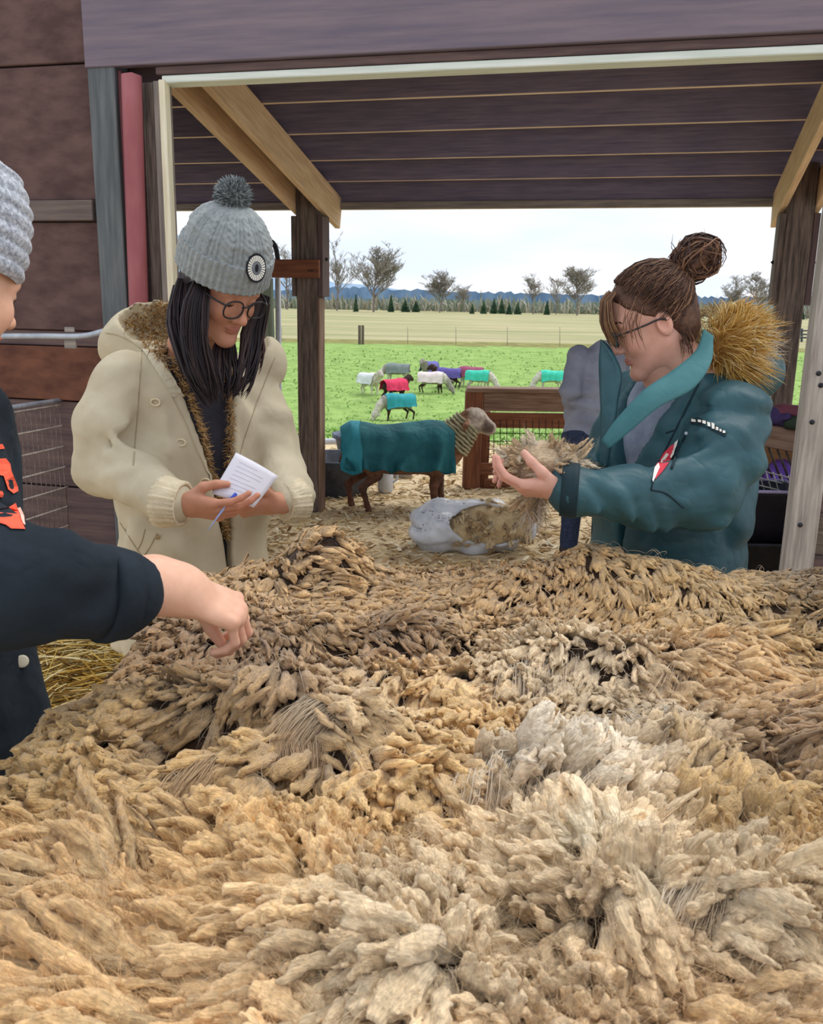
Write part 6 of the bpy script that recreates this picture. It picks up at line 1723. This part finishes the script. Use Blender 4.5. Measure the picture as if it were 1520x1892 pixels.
# ---- person in grey, out in the yard with their back turned
M_GREYTOP = cloth_mat('grey_fleece_top', lin(122, 126, 142), lin(150, 154, 168), .9, 16, .02, .6)
bc_ = at(1092, 800, 5.2); bx_, by_ = bc_[0], bc_[1]; BY = R(150)
bg_ = empty('person', (bx_, by_, 0)); tag(bg_, 'person in a grey long-sleeved top standing in the yard behind the teal jacket', 'person')
zs_ = lambda py: float(at(1090, py, 5.2)[2])
bO = np.array([bx_ + .17, by_ + .10, zs_(575)]); bFm = frame((.5, .8, -.3), (0, 0, 1))
eB = at(1054, 722, 5.12); wB = at(1060, 790, 5.3)
def t4(P):
    d = loft(P, [(.9, bx_, by_, .13, .1), (1.2, bx_, by_, .14, .1), (1.35, bx_ + .05, by_, .11, .09), (1.42, bx_ + .1, by_, .06, .06)], BY)
    return d
V1, F1 = surf(t4, (bx_ - .3, by_ - .3, .85), (bx_ + .3, by_ + .3, 1.45), .02)
V3, F3 = surf(lambda P: rcone(P, bO - [0, 0, .1], np.array([bx_ + .12, by_ + .05, 1.38]), .05, .06), (bx_ - .2, by_ - .2, 1.2), (bx_ + .25, by_ + .2, 1.75), .012)
hb3 = hand(wB, np.array([.3, .4, -.7]), np.array([-.8, -.3, -.2]), [(.3, .4, .3)] * 4, RW_SKIN, mir=1, scale=.95, arm=.06, arm_r=.027, res=.005)
V, F, C = merge([head(bO, bFm, RW_SKIN, RW_LIP, res=.006), plain(V1, F1, RW_SKIN), plain(V3, F3, RW_SKIN), hb3])
mesh('body', V, F, M_SKIN, bg_, True, C)
V, F = surf(lambda P: smax(ell(((P - bO) @ bFm), (0, -.02, .03), (.085, .1, .11)), ((P - bO) @ bFm)[:, 1] - .03, .01), bO - .2, bO + .2, .012)
mesh('hair', V, F, mat('brown_hair', lin(80, 56, 44), lin(104, 76, 60), .5, 40, (3, 3, .5), .5, 90, .004), bg_)
def gtop(P):
    d = loft(P, [(.80, bx_, by_, .168, .132), (1.0, bx_, by_, .162, .125), (1.2, bx_, by_, .172, .128), (1.30, bx_ + .03, by_, .145, .115), (1.37, bx_ + .06, by_, .11, .10), (1.42, bx_ + .09, by_, .08, .08)], BY, 2.2)
    sh = np.array([bx_ - .105, by_ - .02, 1.325])
    s = chain(P, [sh, eB, wB], [.072, .062, .045], .03); d = smin(d, s, .02)
    s = chain(P, [np.array([bx_ + .14, by_ + .06, 1.34]), np.array([bx_ + .19, by_ + .1, 1.08]), np.array([bx_ + .1, by_ + .3, 1.0])], [.07, .06, .045], .03); d = smin(d, s, .02)
    return d + .004 * np.sin(P[:, 2] * 70 + 3 * vnoise(P * 6, 2)) * np.clip((1.3 - P[:, 2]) * 4, 0, 1) + cloth(P, .005, 10, 41)
V, F = surf(gtop, (bx_ - .35, by_ - .35, .78), (bx_ + .35, by_ + .45, 1.44), .011)
mesh('grey_top', V, F, M_GREYTOP, bg_)
legs((bx_, by_), BY, bg_, .86, M_DENIM, M_SHOE, hipw=.085)
# ------------------------------------------------------------------ wire panel by the left wall
a0 = ground_at(-90, 769, 1.08); a1 = ground_at(172, 730, 1.08)
wpn = empty('livestock_fence', (a0 + a1) / 2 * [1, 1, 0]); tag(wpn, 'galvanised wire livestock panel leaning along the dark wall', 'panel')
tube('top_rail', [a0, a1], .011, M_CONDUIT, wpn, sides=8)
dirp = a1 - a0; M_WIRED = mat('dull_wire', lin(96, 84, 76), lin(140, 126, 112), .5, 30, metal=.3)
for z in (1.055, .945, .835, .725, .615, .51, .405, .29, .17, .05):
    tube('wire', [a0 * [1, 1, 0] + [0, 0, z], (a0 + a1) / 2 * [1, 1, 0] + [0, 0, z], a1 * [1, 1, 0] + [0, 0, z]], .0045, M_WIRE, wpn, sides=5)
nvw = int(np.linalg.norm(dirp) / .036)
for k in range(nvw + 1):
    p = a0 + dirp * k / nvw
    tube('wire', [p, p * [1, 1, 0] + [0, 0, .01]], .0022, M_WIRED, wpn, sides=4)

# ------------------------------------------------------------------ sheep
def field_at(px, py):
    Ys = np.linspace(9, 58, 1500); d = ray(px, py); z = CAM[2] + d[2] / d[1] * Ys
    i = int(np.argmax(z < gzs(0, Ys))); Y = Ys[i]; return np.array([d[0] / d[1] * Y, Y, gzs(0, np.array([Y]))[0]])
def sheep_sdf(P, graze):
    d = ell(P, (0, 0, .46), (.43, .165, .185))
    d = smin(d, ell(P, (.24, 0, .46), (.2, .15, .19)), .05)
    if graze:
        nk = [(.36, 0, .50), (.50, 0, .38), (.60, 0, .22)]; sk = np.array([.63, 0, .17]); mz = np.array([.70, 0, .05]); up = .0
    else:
        nk = [(.34, 0, .52), (.44, 0, .62), (.50, 0, .68)]; sk = np.array([.53, 0, .70]); mz = np.array([.650, 0, .635]); up = 0
    d = smin(d, chain(P, nk, [.145, .105, .085], .04), .05)
    d = smin(d, ell(P, sk, (.104, .080, .092)), .03)
    d = smin(d, rcone(P, sk + (mz - sk) * .15, mz, .078, .058), .03)
    for s in (1, -1):
        d = smin(d, rcone(P, sk + np.array([-.045, s * .055, .01]), sk + np.array([-.085, s * .150, -.035]), .018, .024), .012)
        d = smax(d, -ell(P, sk + np.array([.045, s * .055, .012]), (.014, .010, .010)), .01)
        d = smin(d, chain(P, [(-.30, s * .085, .42), (-.24 - s * .03, s * .095, .29), (-.365 - s * .05, s * .085, .19), (-.335 - s * .06, s * .085, .05), (-.325 - s * .06, s * .085, .0)], [.080, .044, .026, .020, .028], .02), .03)
        d = smin(d, chain(P, [(.27, s * .075, .40), (.26 + s * .03, s * .08, .21), (.275 + s * .04, s * .08, .05), (.28 + s * .04, s * .08, .0)], [.075, .034, .023, .030], .02), .03)
    d = smin(d, rcone(P, (-.42, 0, .52), (-.47, 0, .38), .03, .02), .02)
    return smax(d, -P[:, 2], .004)
def coat_mesh(seed, nsx=90, nv=61, thick=.006, hem=.35, back=-.44, front=.37):
    s = np.linspace(back, front, nsx); v = np.linspace(-1, 1, nv); Sg, Vg = np.meshgrid(s, v, indexing='ij')
    top = np.interp(Sg, [-.52, -.47, -.40, -.2, .1, .3, .45], [.54, .615, .66, .675, .67, .685, .675]); w = np.interp(Sg, [-.52, -.44, -.3, 0, .3, .45], [.12, .175, .205, .215, .195, .15])
    hm = hem + .05 * np.clip((Sg - .1) / .3, 0, 1) * 0 - .04 * np.clip((Sg - .25) / .15, 0, 1)
    a = np.abs(Vg); arc = np.clip(a / .55, 0, 1) * math.pi / 2; dr = np.clip((a - .55) / .45, 0, 1)
    y = np.sign(Vg) * (w * np.sin(arc) + dr * .035)
    zt = top - .17 * (1 - np.cos(arc)) + .012 * np.sin(Sg * 11) ; z = zt * (1 - dr) + hm * dr
    pl_ = np.sin(Sg * 34 + 3 * vnoise(np.stack([Sg * 5, Vg * 2, 0 * Sg + seed], -1), seed)) + .6 * vnoise(np.stack([Sg * 16, Vg * 3, 0 * Sg + seed], -1), seed + 1)
    y = y + np.sign(Vg) * (.026 * pl_ * (.9 * dr + .35 * np.sin(arc)))
    x = Sg + .01 * vnoise(np.stack([Sg * 9, Vg * 5, 0 * Sg], -1), seed + 2)
    z = z + .015 * dr * pl_ + .010 * vnoise(np.stack([Sg * 10, Vg * 6, 0 * Sg + 3], -1), seed + 3)
    O_ = np.stack([x, y, z], -1); In = O_ * np.array([.985, .95, .985]); n = nsx * nv
    V = np.concatenate([O_.reshape(-1, 3), In.reshape(-1, 3)])
    i = np.arange(nsx - 1)[:, None]; j = np.arange(nv - 1)[None]; q = np.stack([i * nv + j, (i + 1) * nv + j, (i + 1) * nv + j + 1, i * nv + j + 1], -1).reshape(-1, 4)
    rim = [k * nv for k in range(nsx)] + [(nsx - 1) * nv + k for k in range(1, nv)] + [k * nv + nv - 1 for k in range(nsx - 2, -1, -1)] + list(range(nv - 2, 0, -1))
    rq = np.array([(rim[(k + 1) % len(rim)], rim[k], rim[k] + n, rim[(k + 1) % len(rim)] + n) for k in range(len(rim))])
    return V, np.concatenate([q[:, ::-1], q + n, rq])
M_TEALC = cloth_mat('teal_sheep_coat', lin(26, 84, 94), lin(46, 112, 120), .75, 9, .03, .7)
M_TEALB = cloth_mat('pale_teal_panel', lin(40, 128, 146), lin(66, 156, 172), .75, 9, .03, .5)
M_SHEEPH = mat('mottled_sheep_hair', (1, 1, 1), (.55, .5, .46), .95, 22, attr=True, bump=.6, bscale=90, bdist=.01)
def sheep_cols(V, head, leg, wool):
    c = np.tile(np.array(wool), (len(V), 1)); h = np.clip((V[:, 0] - .46) / .06, 0, 1)[:, None]; c = c * (1 - h) + np.array(head) * h
    l = np.clip((.33 - V[:, 2]) / .06, 0, 1)[:, None] * (1 - h); return c * (1 - l) + np.array(leg) * l
def place(V, o, yaw, sc=1.0):
    c, s = math.cos(yaw), math.sin(yaw); Rm = np.array([[c, -s, 0], [s, c, 0], [0, 0, 1]]); return (V * sc) @ Rm.T + o
# the close one
so = ground_at(757, 944); so = np.array([so[0] - .06, 6.85, 0.0]); syaw = R(6)
sh = empty('sheep', so); tag(sh, 'mottled grey sheep in a dark teal coat standing in the yard', 'sheep')
V, F = surf(lambda P: sheep_sdf(P, False) + .004 * vnoise(P * 60, 3) + .003 * vnoise(P * 130, 4), (-.56, -.24, -.02), (.75, .24, .85), .010)
C = sheep_cols(V, lin(206, 194, 182), lin(116, 80, 64), lin(150, 110, 84))
spot = np.clip(vnoise(V * 11, 5) * 2.5, 0, 1)[:, None] * ((V[:, 0] > .46) | (V[:, 2] < .3))[:, None]; C = C * (1 - .8 * spot) + np.array(lin(84, 62, 54)) * .8 * spot
mesh('body', place(V, so, syaw, 1.04), F, M_SHEEPH, sh, True, C)
V, F = coat_mesh(3); ct = mesh('coat', place(V, so, syaw, 1.04), F, M_TEALC, sh)
V, F = coat_mesh(5, 22, 61, hem=.33, back=-.475, front=-.33); V = V * np.array([1.0, 1.05, 1.015]); mesh('rear_panel', place(V, so, syaw, 1.04), F, M_TEALB, ct)
for k in range(8):
    c = np.array([.360 + .018 * k, 0, .530 + .020 * k]); P = ring_of(c, np.array([0, 1, 0]), nrm(np.array([-.75, 0, .66])), .152 - .007 * k, .160 - .007 * k, 30)
    P = P + .006 * vnoise(P * 40, k)[:, None]
    tube('neck_ruff', place(P, so, syaw, 1.04), .011, mat('ruff_wool', lin(140, 138, 110), lin(176, 170, 140), .95, 30, bump=.5) if k == 0 else bpy.data.materials['ruff_wool'], sh, sides=8, closed=True)
for s in (1, -1):
    c = place(np.array([[.575, s * .056, .722]]), so, syaw, 1.04)[0]
    V, F = surf(lambda P: ell(P, c, (.013, .010, .011)), c - .02, c + .02, .004); mesh('eye', V, F, M_BLKFRAME, sh)
# the flock
fs = {}
for gr in (0, 1):
    V, F = surf(lambda P: sheep_sdf(P, gr), (-.56, -.24, -.03), (.8, .24, .85), .022); fs[gr] = (V, F)
cV, cF = coat_mesh(8, 16, 17)
def far_sheep(px, py, yaw, graze, coat, head, leg, wool, label, sc=1.05):
    o = field_at(px, py); e = empty('sheep', o); tag(e, label, 'sheep', 'coated sheep grazing out in the pasture')
    V, F = fs[graze]; mesh('body', place(V, o, R(yaw), sc), F, M_SHEEPH, e, True, sheep_cols(V, head, leg, wool))
    if coat is not None: mesh('coat', place(cV, o, R(yaw), sc), cF, mat('coat_cloth', coat, tuple(x * 1.25 for x in coat), .8, 6), e)
WH = lin(226, 220, 212); DK = lin(70, 52, 48); GR = lin(170, 164, 160)
far_sheep(682, 729, -50, 0, lin(206, 210, 214), WH, WH, WH, 'white sheep in a pale grey coat with its head up')
far_sheep(733, 707, 175, 1, lin(120, 130, 130), WH, WH, GR, 'pale sheep in a slate grey coat behind the red one')
far_sheep(729, 742, 40, 0, lin(206, 54, 92), DK, DK, DK, 'dark sheep in a crimson coat near the teal one')
far_sheep(735, 776, 205, 1, lin(44, 140, 150), WH, DK, GR, 'pale-faced sheep in a teal coat grazing in the pasture')
far_sheep(793, 702, 240, 0, lin(98, 96, 160), GR, GR, GR, 'grey-faced sheep in a bluish coat behind the purple one')
far_sheep(826, 717, 178, 0, lin(92, 82, 150), DK, DK, DK, 'brown-headed sheep in a purple coat')
far_sheep(868, 714, 170, 1, lin(150, 76, 104), GR, WH, GR, 'sheep in a maroon coat close behind the purple one')
far_sheep(797, 726, -8, 1, lin(222, 206, 208), GR, DK, WH, 'white sheep in a pale pink coat with its head to the grass')
far_sheep(884, 722, -20, 1, lin(64, 190, 166), WH, WH, WH, 'sheep in a turquoise coat half hidden by the gate rail end')
far_sheep(1016, 722, 190, 1, lin(64, 190, 166), WH, WH, WH, 'sheep in a turquoise coat grazing beside the grey-sleeved person')

# ------------------------------------------------------------------ yard things
def lathe(name, c, prof, m, par=None, n=40, sx=1, sy=1):
    th = np.arange(n) * 2 * math.pi / n; V = np.concatenate([np.stack([c[0] + np.cos(th) * r * sx, c[1] + np.sin(th) * r * sy, 0 * th + c[2] + z], -1) for r, z in prof])
    F = [(k * n + i, k * n + (i + 1) % n, (k + 1) * n + (i + 1) % n, (k + 1) * n + i) for k in range(len(prof) - 1) for i in range(n)]
    F.append(tuple(range(n))[::-1]); F.append(tuple((len(prof) - 1) * n + i for i in range(n)))
    return mesh(name, V, F, m, par)
M_TUB = mat('black_rubber_tub', lin(62, 66, 78), lin(88, 92, 104), .6, 9, bump=.2, bscale=30)
M_WATER = mat('trough_water', lin(90, 100, 100), lin(110, 118, 116), .05, 4, spec=.6)
tp = ground_at(622, 905); tp = np.array([tp[0], 7.45, 0])
tr = empty('water_trough', tp); tag(tr, 'round black rubber water trough behind the porch post', 'trough')
lathe('tub', tp, [(.25, 0), (.27, .01), (.315, .25), (.33, .255), (.335, .30), (.345, .31), (.33, .325), (.305, .32), (.27, .05), (.0, .045)], M_TUB, tr)
lathe('water', tp, [(.0, .2), (.29, .205), (.0, .21)], M_WATER, tr)
t2 = at(668, 838, 8.9); t2[2] = 0
tr2 = empty('water_tub', t2); tag(tr2, 'smaller dark blue tub behind the round trough', 'tub')
lathe('tub', t2, [(.22, 0), (.27, .26), (.30, .27), (.305, .31), (.28, .315), (.25, .28), (.2, .05), (0, .04)], mat('blue_black_tub', lin(56, 66, 90), lin(84, 94, 118), .5), tr2)
lathe('water', t2, [(.0, .22), (.25, .225), (.0, .23)], M_WATER, tr2)
tag(tube('plastic_pipe', [at(596, 816, 9.3), at(625, 816, 9.3), at(640, 822, 9.3), at(646, 832, 9.3)], .035, M_PVC, n=14, sides=10), 'white plastic pipe lying behind the troughs', 'pipe')
b = ground_at(551, 905); b[1] = 7.1; b = np.array([(551 - 760) / 1620 * 7.05, 7.1, 0])
st = empty('orange_stake', b); tag(st, 'orange stake with a blue cap beside the porch post', 'stake')
beam('stake', b, b + [0, 0, .42], .035, .035, mat('orange_wood', lin(196, 116, 66), lin(226, 146, 92), .8), st, .003, side=(1, 0, 0))
tube('cap', [b + [0, 0, .42], b + [0, 0, .47]], .026, mat('blue_cap', lin(70, 96, 160), lin(90, 116, 180), .5), st, sides=10)
bk = at(536, 860, 7.3); bk[2] = 0
b2 = empty('white_bucket', bk); tag(b2, 'white plastic bucket standing beyond the parka', 'bucket')
lathe('pail', bk, [(.11, 0), (.14, .34), (.15, .345), (.15, .37), (.135, .37), (.105, .02), (0, .015)], M_PVC, b2, 24)
tube('handle', [bk + [-.15, 0, .35], bk + [-.11, -.1, .26], bk + [0, -.155, .2], bk + [.11, -.1, .26], bk + [.15, 0, .35]], .005, M_CONDUIT, b2, n=14, sides=6)
sb_ = at(712, 884, 7.5); sb_[2] = 0
ws = empty('white_jug', sb_); tag(ws, 'white plastic jug standing behind the sheep', 'jug')
lathe('jug_body', sb_, [(.055, 0), (.068, .02), (.068, .17), (.05, .22), (.022, .25), (.022, .275), (.026, .276), (.026, .30), (0, .30)], M_PVC, ws, 20)
tube('handle', [sb_ + [.05, 0, .20], sb_ + [.095, 0, .19], sb_ + [.1, 0, .12], sb_ + [.066, 0, .09]], .011, M_PVC, ws, n=12, sides=8)
cb = at(733, 884, 8.2); cb[2] = 0
tag(beam('concrete_block', cb + [-.14, 0, .09], cb + [.14, .03, .09], .18, .18, mat('concrete', lin(158, 152, 148), lin(184, 178, 172), .95, 30, bump=.4), None, .012), 'grey concrete block on the chips behind the sheep', 'block')

# gate and fence piece behind the sheep
YG = 7.75
gt = empty('wooden_gate', at(880, 905, YG) * [1, 1, 0]); tag(gt, 'reddish wooden gate panel with wire mesh beside the sheep', 'gate')
def G(px, py, dy=0): 
    p = at(px, py, YG + dy - .0018 * (px - 880) * 0); return p
def gb(nm, x0, y0, x1, y1, dy, t, m): return beam(nm, G(x0, (y0 + y1) / 2, dy), G(x1, (y0 + y1) / 2 + (x1 - x0) * .012, dy), t, abs(G(x0, y0, dy)[2] - G(x0, y1, dy)[2]), m, gt, .006)
b0 = G(876, 722, 0); beam('post', b0 * [1, 1, 0], b0, .155, .14, W_RED, gt, .008, side=(1, 0, 0))
gb('cap_rail', 862, 715, 1150, 723, .0, .2, W_REDGREY)
gb('rail', 892, 724, 1150, 759, -.02, .05, W_REDGREY)
gb('rail', 894, 762, 1150, 790, .02, .04, W_RED)
b0 = G(899, 760, .05); beam('stile', b0 * [1, 1, 0], b0, .07, .06, W_RED, gt, .005, side=(1, 0, 0))
gb('rail', 872, 855, 1150, 877, -.03, .05, W_RED)
gb('rail', 892, 884, 1150, 912, .03, .05, W_RED)
for px in range(912, 1150, 12): tube('wire', [G(px, 776, .0), G(px, 884, .0)], .0035, M_BLACKWIRE, gt, sides=4)
for py in (800, 815, 830, 845, 866): tube('wire', [G(900, py, .004), G(1150, py + 3, .004)], .0035, M_BLACKWIRE, gt, sides=4)
for px in (880, 886): 
    V, F = tubes(np.array([G(px, 868, -.06), G(px, 868, -.064)]), np.array([[.008, .003]]), 6); mesh('bolt', V, F, M_BOLT, gt)

# bag of fleece
M_BAG = mat('white_plastic_film', lin(216, 222, 234), lin(236, 240, 248), .22, 9, bump=.5, bscale=11, bdist=.03, spec=.6, alpha=.62)
bo = at(872, 985, 5.75); bo[2] = 0
bag = empty('bag_of_fleece', bo); tag(bag, 'clear white plastic bag with raw fleece on the yard floor', 'bag')
bcn = bo + np.array([0, 0, .15])
def bagf(P):
    q = P - bcn
    d = ell(P, bcn + [.02, 0, .0], (.43, .26, .185)); d = smin(d, ell(P, bcn + [-.24, -.06, .0], (.19, .2, .20)), .05)
    d = d + .022 * (1 - 2 * np.abs(vnoise(P * [5, 9, 9], 3))) + .005 * (1 - 2 * np.abs(vnoise(P * [10, 24, 20], 4)))
    inn = ell(P, bcn + [.02, 0, -.0], (.405, .235, .165)); inn = smin(inn, ell(P, bcn + [-.24, -.06, 0], (.165, .175, .175)), .05) + .022 * (1 - 2 * np.abs(vnoise(P * [5, 9, 9], 3)))
    d = smax(d, -inn, .006)
    d = smax(d, -ell(P, bcn + [.12, -.26, .08], (.285, .22, .145)), .01)
    return smax(d, -(P[:, 2] - .004), .004)
V, F = surf(bagf, bcn - [.56, .42, .17], bcn + [.56, .4, .3], .014); mesh('film', V, F, M_BAG, bag)
V, F = surf(lambda P: smin(ell(P, bcn + [.13, -.03, .01], (.275, .19, .16)), ell(P, bcn + [-.08, -.07, -.04], (.17, .15, .10)), .03) + .02 * vnoise(P * 14, 5) + .008 * vnoise(P * 45, 6), bcn - [.45, .32, .16], bcn + [.5, .3, .25], .010)
o = mesh('fleece_mass', V, F, M_WOOL, bag, True, np.tile(np.array(lin(206, 178, 132)), (len(V), 1))); setloc(o.data, V); bv_ = bvh_vf(V, F)
g = np.random.default_rng(5)
for k in range(110):
    px, py = g.uniform(830, 985), g.uniform(922, 1012); p = cast(bv_, px, py)
    if p is None: continue
    x = nrm(g.normal(0, 1, 3) + [0, -.5, .2]); y = nrm(np.cross([.1, -.7, .5], x)); z = np.cross(x, y)
    o = bpy.data.objects.new('wool_lock', tpl_me[int(g.integers(0, 16))]); COL.objects.link(o); setparent(o, bag); o.location = Vector(p); o.rotation_euler = Matrix(np.stack([x, y, z], -1).tolist()).to_euler(); sc = g.uniform(.6, 1.0); o.scale = (sc, sc, sc)
    o.color = (*np.array([lin(208, 176, 126), lin(172, 140, 96), lin(226, 200, 154)][int(g.integers(0, 3))]), 1)
for a, b_ in (((905, 960), (955, 1000)), ((890, 955), (900, 985)), ((930, 985), (968, 1008))):
    pa = cast(bv_, *a, .012, 5.6); pb2 = cast(bv_, *b_, .012, 5.6); tube('straw_stem', [pa, pb2], .004, mat('straw', lin(206, 176, 112), lin(222, 196, 136), .8) if 'straw' not in bpy.data.materials else bpy.data.materials['straw'], bag, sides=5)

# ------------------------------------------------------------------ feeder with clothes and totes by the right jamb
YF = 4.75
def Q(px, py, dy=0): return at(px, py, YF + dy)
fd = empty('hay_feeder', Q(1430, 900) * [1, 1, 0]); tag(fd, 'wooden hay feeder with slanted slats and wire front beside the door jamb', 'feeder')
beam('rail', Q(1340, 789, 0), Q(1540, 828, -.1), .05, .125, W_REDGREY, fd, .006)
beam('slat_board', Q(1340, 838, .22), Q(1540, 878, .1), .03, .17, wood('tan_board', lin(190, 140, 92), lin(214, 170, 120)), fd, .004)
for k in range(10):
    px = 1352 + k * 16; tube('bar', [Q(px, 806 + (px - 1340) * .17, -.03), Q(px + 26, 872 + (px - 1340) * .17, -.06)], .006, M_BLACKWIRE, fd, sides=6)
beam('back_board', Q(1340, 880, .5), Q(1560, 920, .4), .03, .35, W_DARK, fd, .004)
for px in (1352, 1530):
    t = Q(px, 800, .06); beam('leg', t * [1, 1, 0], t, .08, .08, W_DARK, fd, .005, side=(1, 0, 0))
    t = Q(px, 800, .5); beam('leg', t * [1, 1, 0], t, .08, .08, W_DARK, fd, .005, side=(1, 0, 0))
beam('shelf', Q(1340, 930, .3), Q(1560, 950, .2), .5, .03, W_DARK, fd, .004)
def garment(name, label, c, r, col, seed, yaw=0, cat='clothing'):
    Fm_ = frame((math.cos(yaw), math.sin(yaw), 0), (0, 0, 1))
    def f(P): return ell(P, c, r, Fm_) + .022 * (1 - 2 * np.abs(vnoise(P * 13, seed))) * 1.0 + .010 * vnoise(P * 30, seed + 1)
    V, F = surf(f, np.array(c) - .36, np.array(c) + .36, .010)
    return tag(mesh(name, V, F, cloth_mat(name + '_cloth', col, tuple(x * 1.4 for x in col), .85, 12), None), label, cat)
garment('folded_jacket', 'maroon jacket thrown over the feeder rail', Q(1456, 760, .04), (.14, .16, .045), lin(104, 56, 70), 3)
garment('folded_scarf', 'dark purple bundle of cloth heaped on the feeder rail', Q(1420, 772, -.02), (.10, .15, .05), lin(58, 46, 84), 9)
garment('folded_sweater', 'dark green sweater at the jamb end of the feeder rail', Q(1478, 778, -.06), (.11, .10, .05), lin(44, 56, 44), 14)
garment('blue_cloth', 'small bright blue cloth hanging at the feeder end', Q(1388, 778, -.05), (.06, .05, .07), lin(40, 92, 136), 21)
sheet_o = sheet('cream_towel', [Pt([(1372, 772, 4.66), (1390, 764, 4.66), (1420, 752, 4.68)]), Pt([(1374, 752, 4.72), (1395, 742, 4.72), (1424, 732, 4.74)]), Pt([(1380, 742, 4.8), (1400, 730, 4.8), (1426, 722, 4.82)])], mat('cream_cloth', lin(206, 210, 180), lin(222, 226, 200), .9), None, .012, 14, 8)
tag(sheet_o, 'cream towel draped behind the jacket hood on the feeder', 'towel')
bs = empty('wire_basket', Q(1415, 935, -.1) * [1, 1, 0] + [0, 0, Q(1415, 935, -.1)[2]]); tag(bs, 'pale wire mesh basket in front of the purple bag', 'basket')
M_WW = mat('white_wire', lin(176, 174, 170), lin(204, 200, 196), .4, metal=.3)
for k in range(9): tube('wire', [Q(1358 + k * 14, 856 + k * 3.2, -.12), Q(1372 + k * 14, 905 + k * 3.2, -.12)], .0035, M_WW, bs, sides=5)
for k in range(4): tube('wire', [Q(1358 + k * 4.5, 858 + k * 15, -.125), Q(1480 + k * 4.5, 888 + k * 15, -.125)], .0035, M_WW, bs, sides=5)
for k in range(9):
    p0 = Q(1372 + k * 14, 905 + k * 3.2, -.12); tube('wire', [p0, p0 + [0, .3, 0]], .003, M_WW, bs, sides=4)
garment('purple_bag', 'crumpled purple plastic bag behind the wire basket', Q(1446, 885, .12), (.15, .12, .11), lin(124, 92, 196), 30, cat='bag')
tq = Q(1400, 985, -.25)
tt_ = empty('black_tote', [tq[0], tq[1], 0]); tag(tt_, 'black plastic tote with a pale rim stacked beside the door jamb', 'tote')
M_TOTE = mat('black_plastic_tote', lin(34, 34, 46), lin(50, 50, 64), .45, 8)
z0 = 0.45; z1 = Q(1400, 905, -.25)[2]
def tote(nm, cx_, cy_, z0, z1, w, d, m, par):
    pr = [(.86, z0), (1, z1), (1.04, z1), (1.04, z1 + .02), (.97, z1 + .02), (.84, z0 + .03)]; V = []; k = 24
    th = (np.arange(k) + .5) * 2 * math.pi / k; sx = np.sign(np.cos(th)) * np.abs(np.cos(th)) ** .35; sy = np.sign(np.sin(th)) * np.abs(np.sin(th)) ** .35
    for s_, z in pr: V.append(np.stack([cx_ + sx * w / 2 * s_, cy_ + sy * d / 2 * s_, 0 * th + z], -1))
    F = [(j * k + i, j * k + (i + 1) % k, (j + 1) * k + (i + 1) % k, (j + 1) * k + i) for j in range(5) for i in range(k)] + [tuple(range(k))[::-1], tuple(5 * k + i for i in range(k))]
    return mesh(nm, np.concatenate(V), F, m, par)
tote('tub', tq[0], tq[1], z0, z1, .34, .30, M_TOTE, tt_)
P = np.array([[tq[0] + .177 * a, tq[1] + .157 * b_, z1 + .022] for a, b_ in ((-1, -1), (0, -1), (1, -1), (1, 0), (1, 1), (0, 1), (-1, 1), (-1, 0))])
tube('rim', P, .009, mat('lilac_rim', lin(140, 132, 170), lin(168, 160, 196), .5), tt_, closed=True, sides=6)
t3 = empty('dark_crate', [tq[0], tq[1], 0]); tag(t3, 'dark crate under the black plastic tote', 'crate')
tote('box', tq[0], tq[1] + .01, 0.0, z0 - .025, .42, .36, mat('dark_crate_plastic', lin(28, 28, 34), lin(40, 40, 48), .6), t3)
garment('denim_jacket', 'faded denim jacket hanging between tote and jamb', Q(1446, 955, -.16), (.05, .08, .13), lin(70, 84, 110), 44)
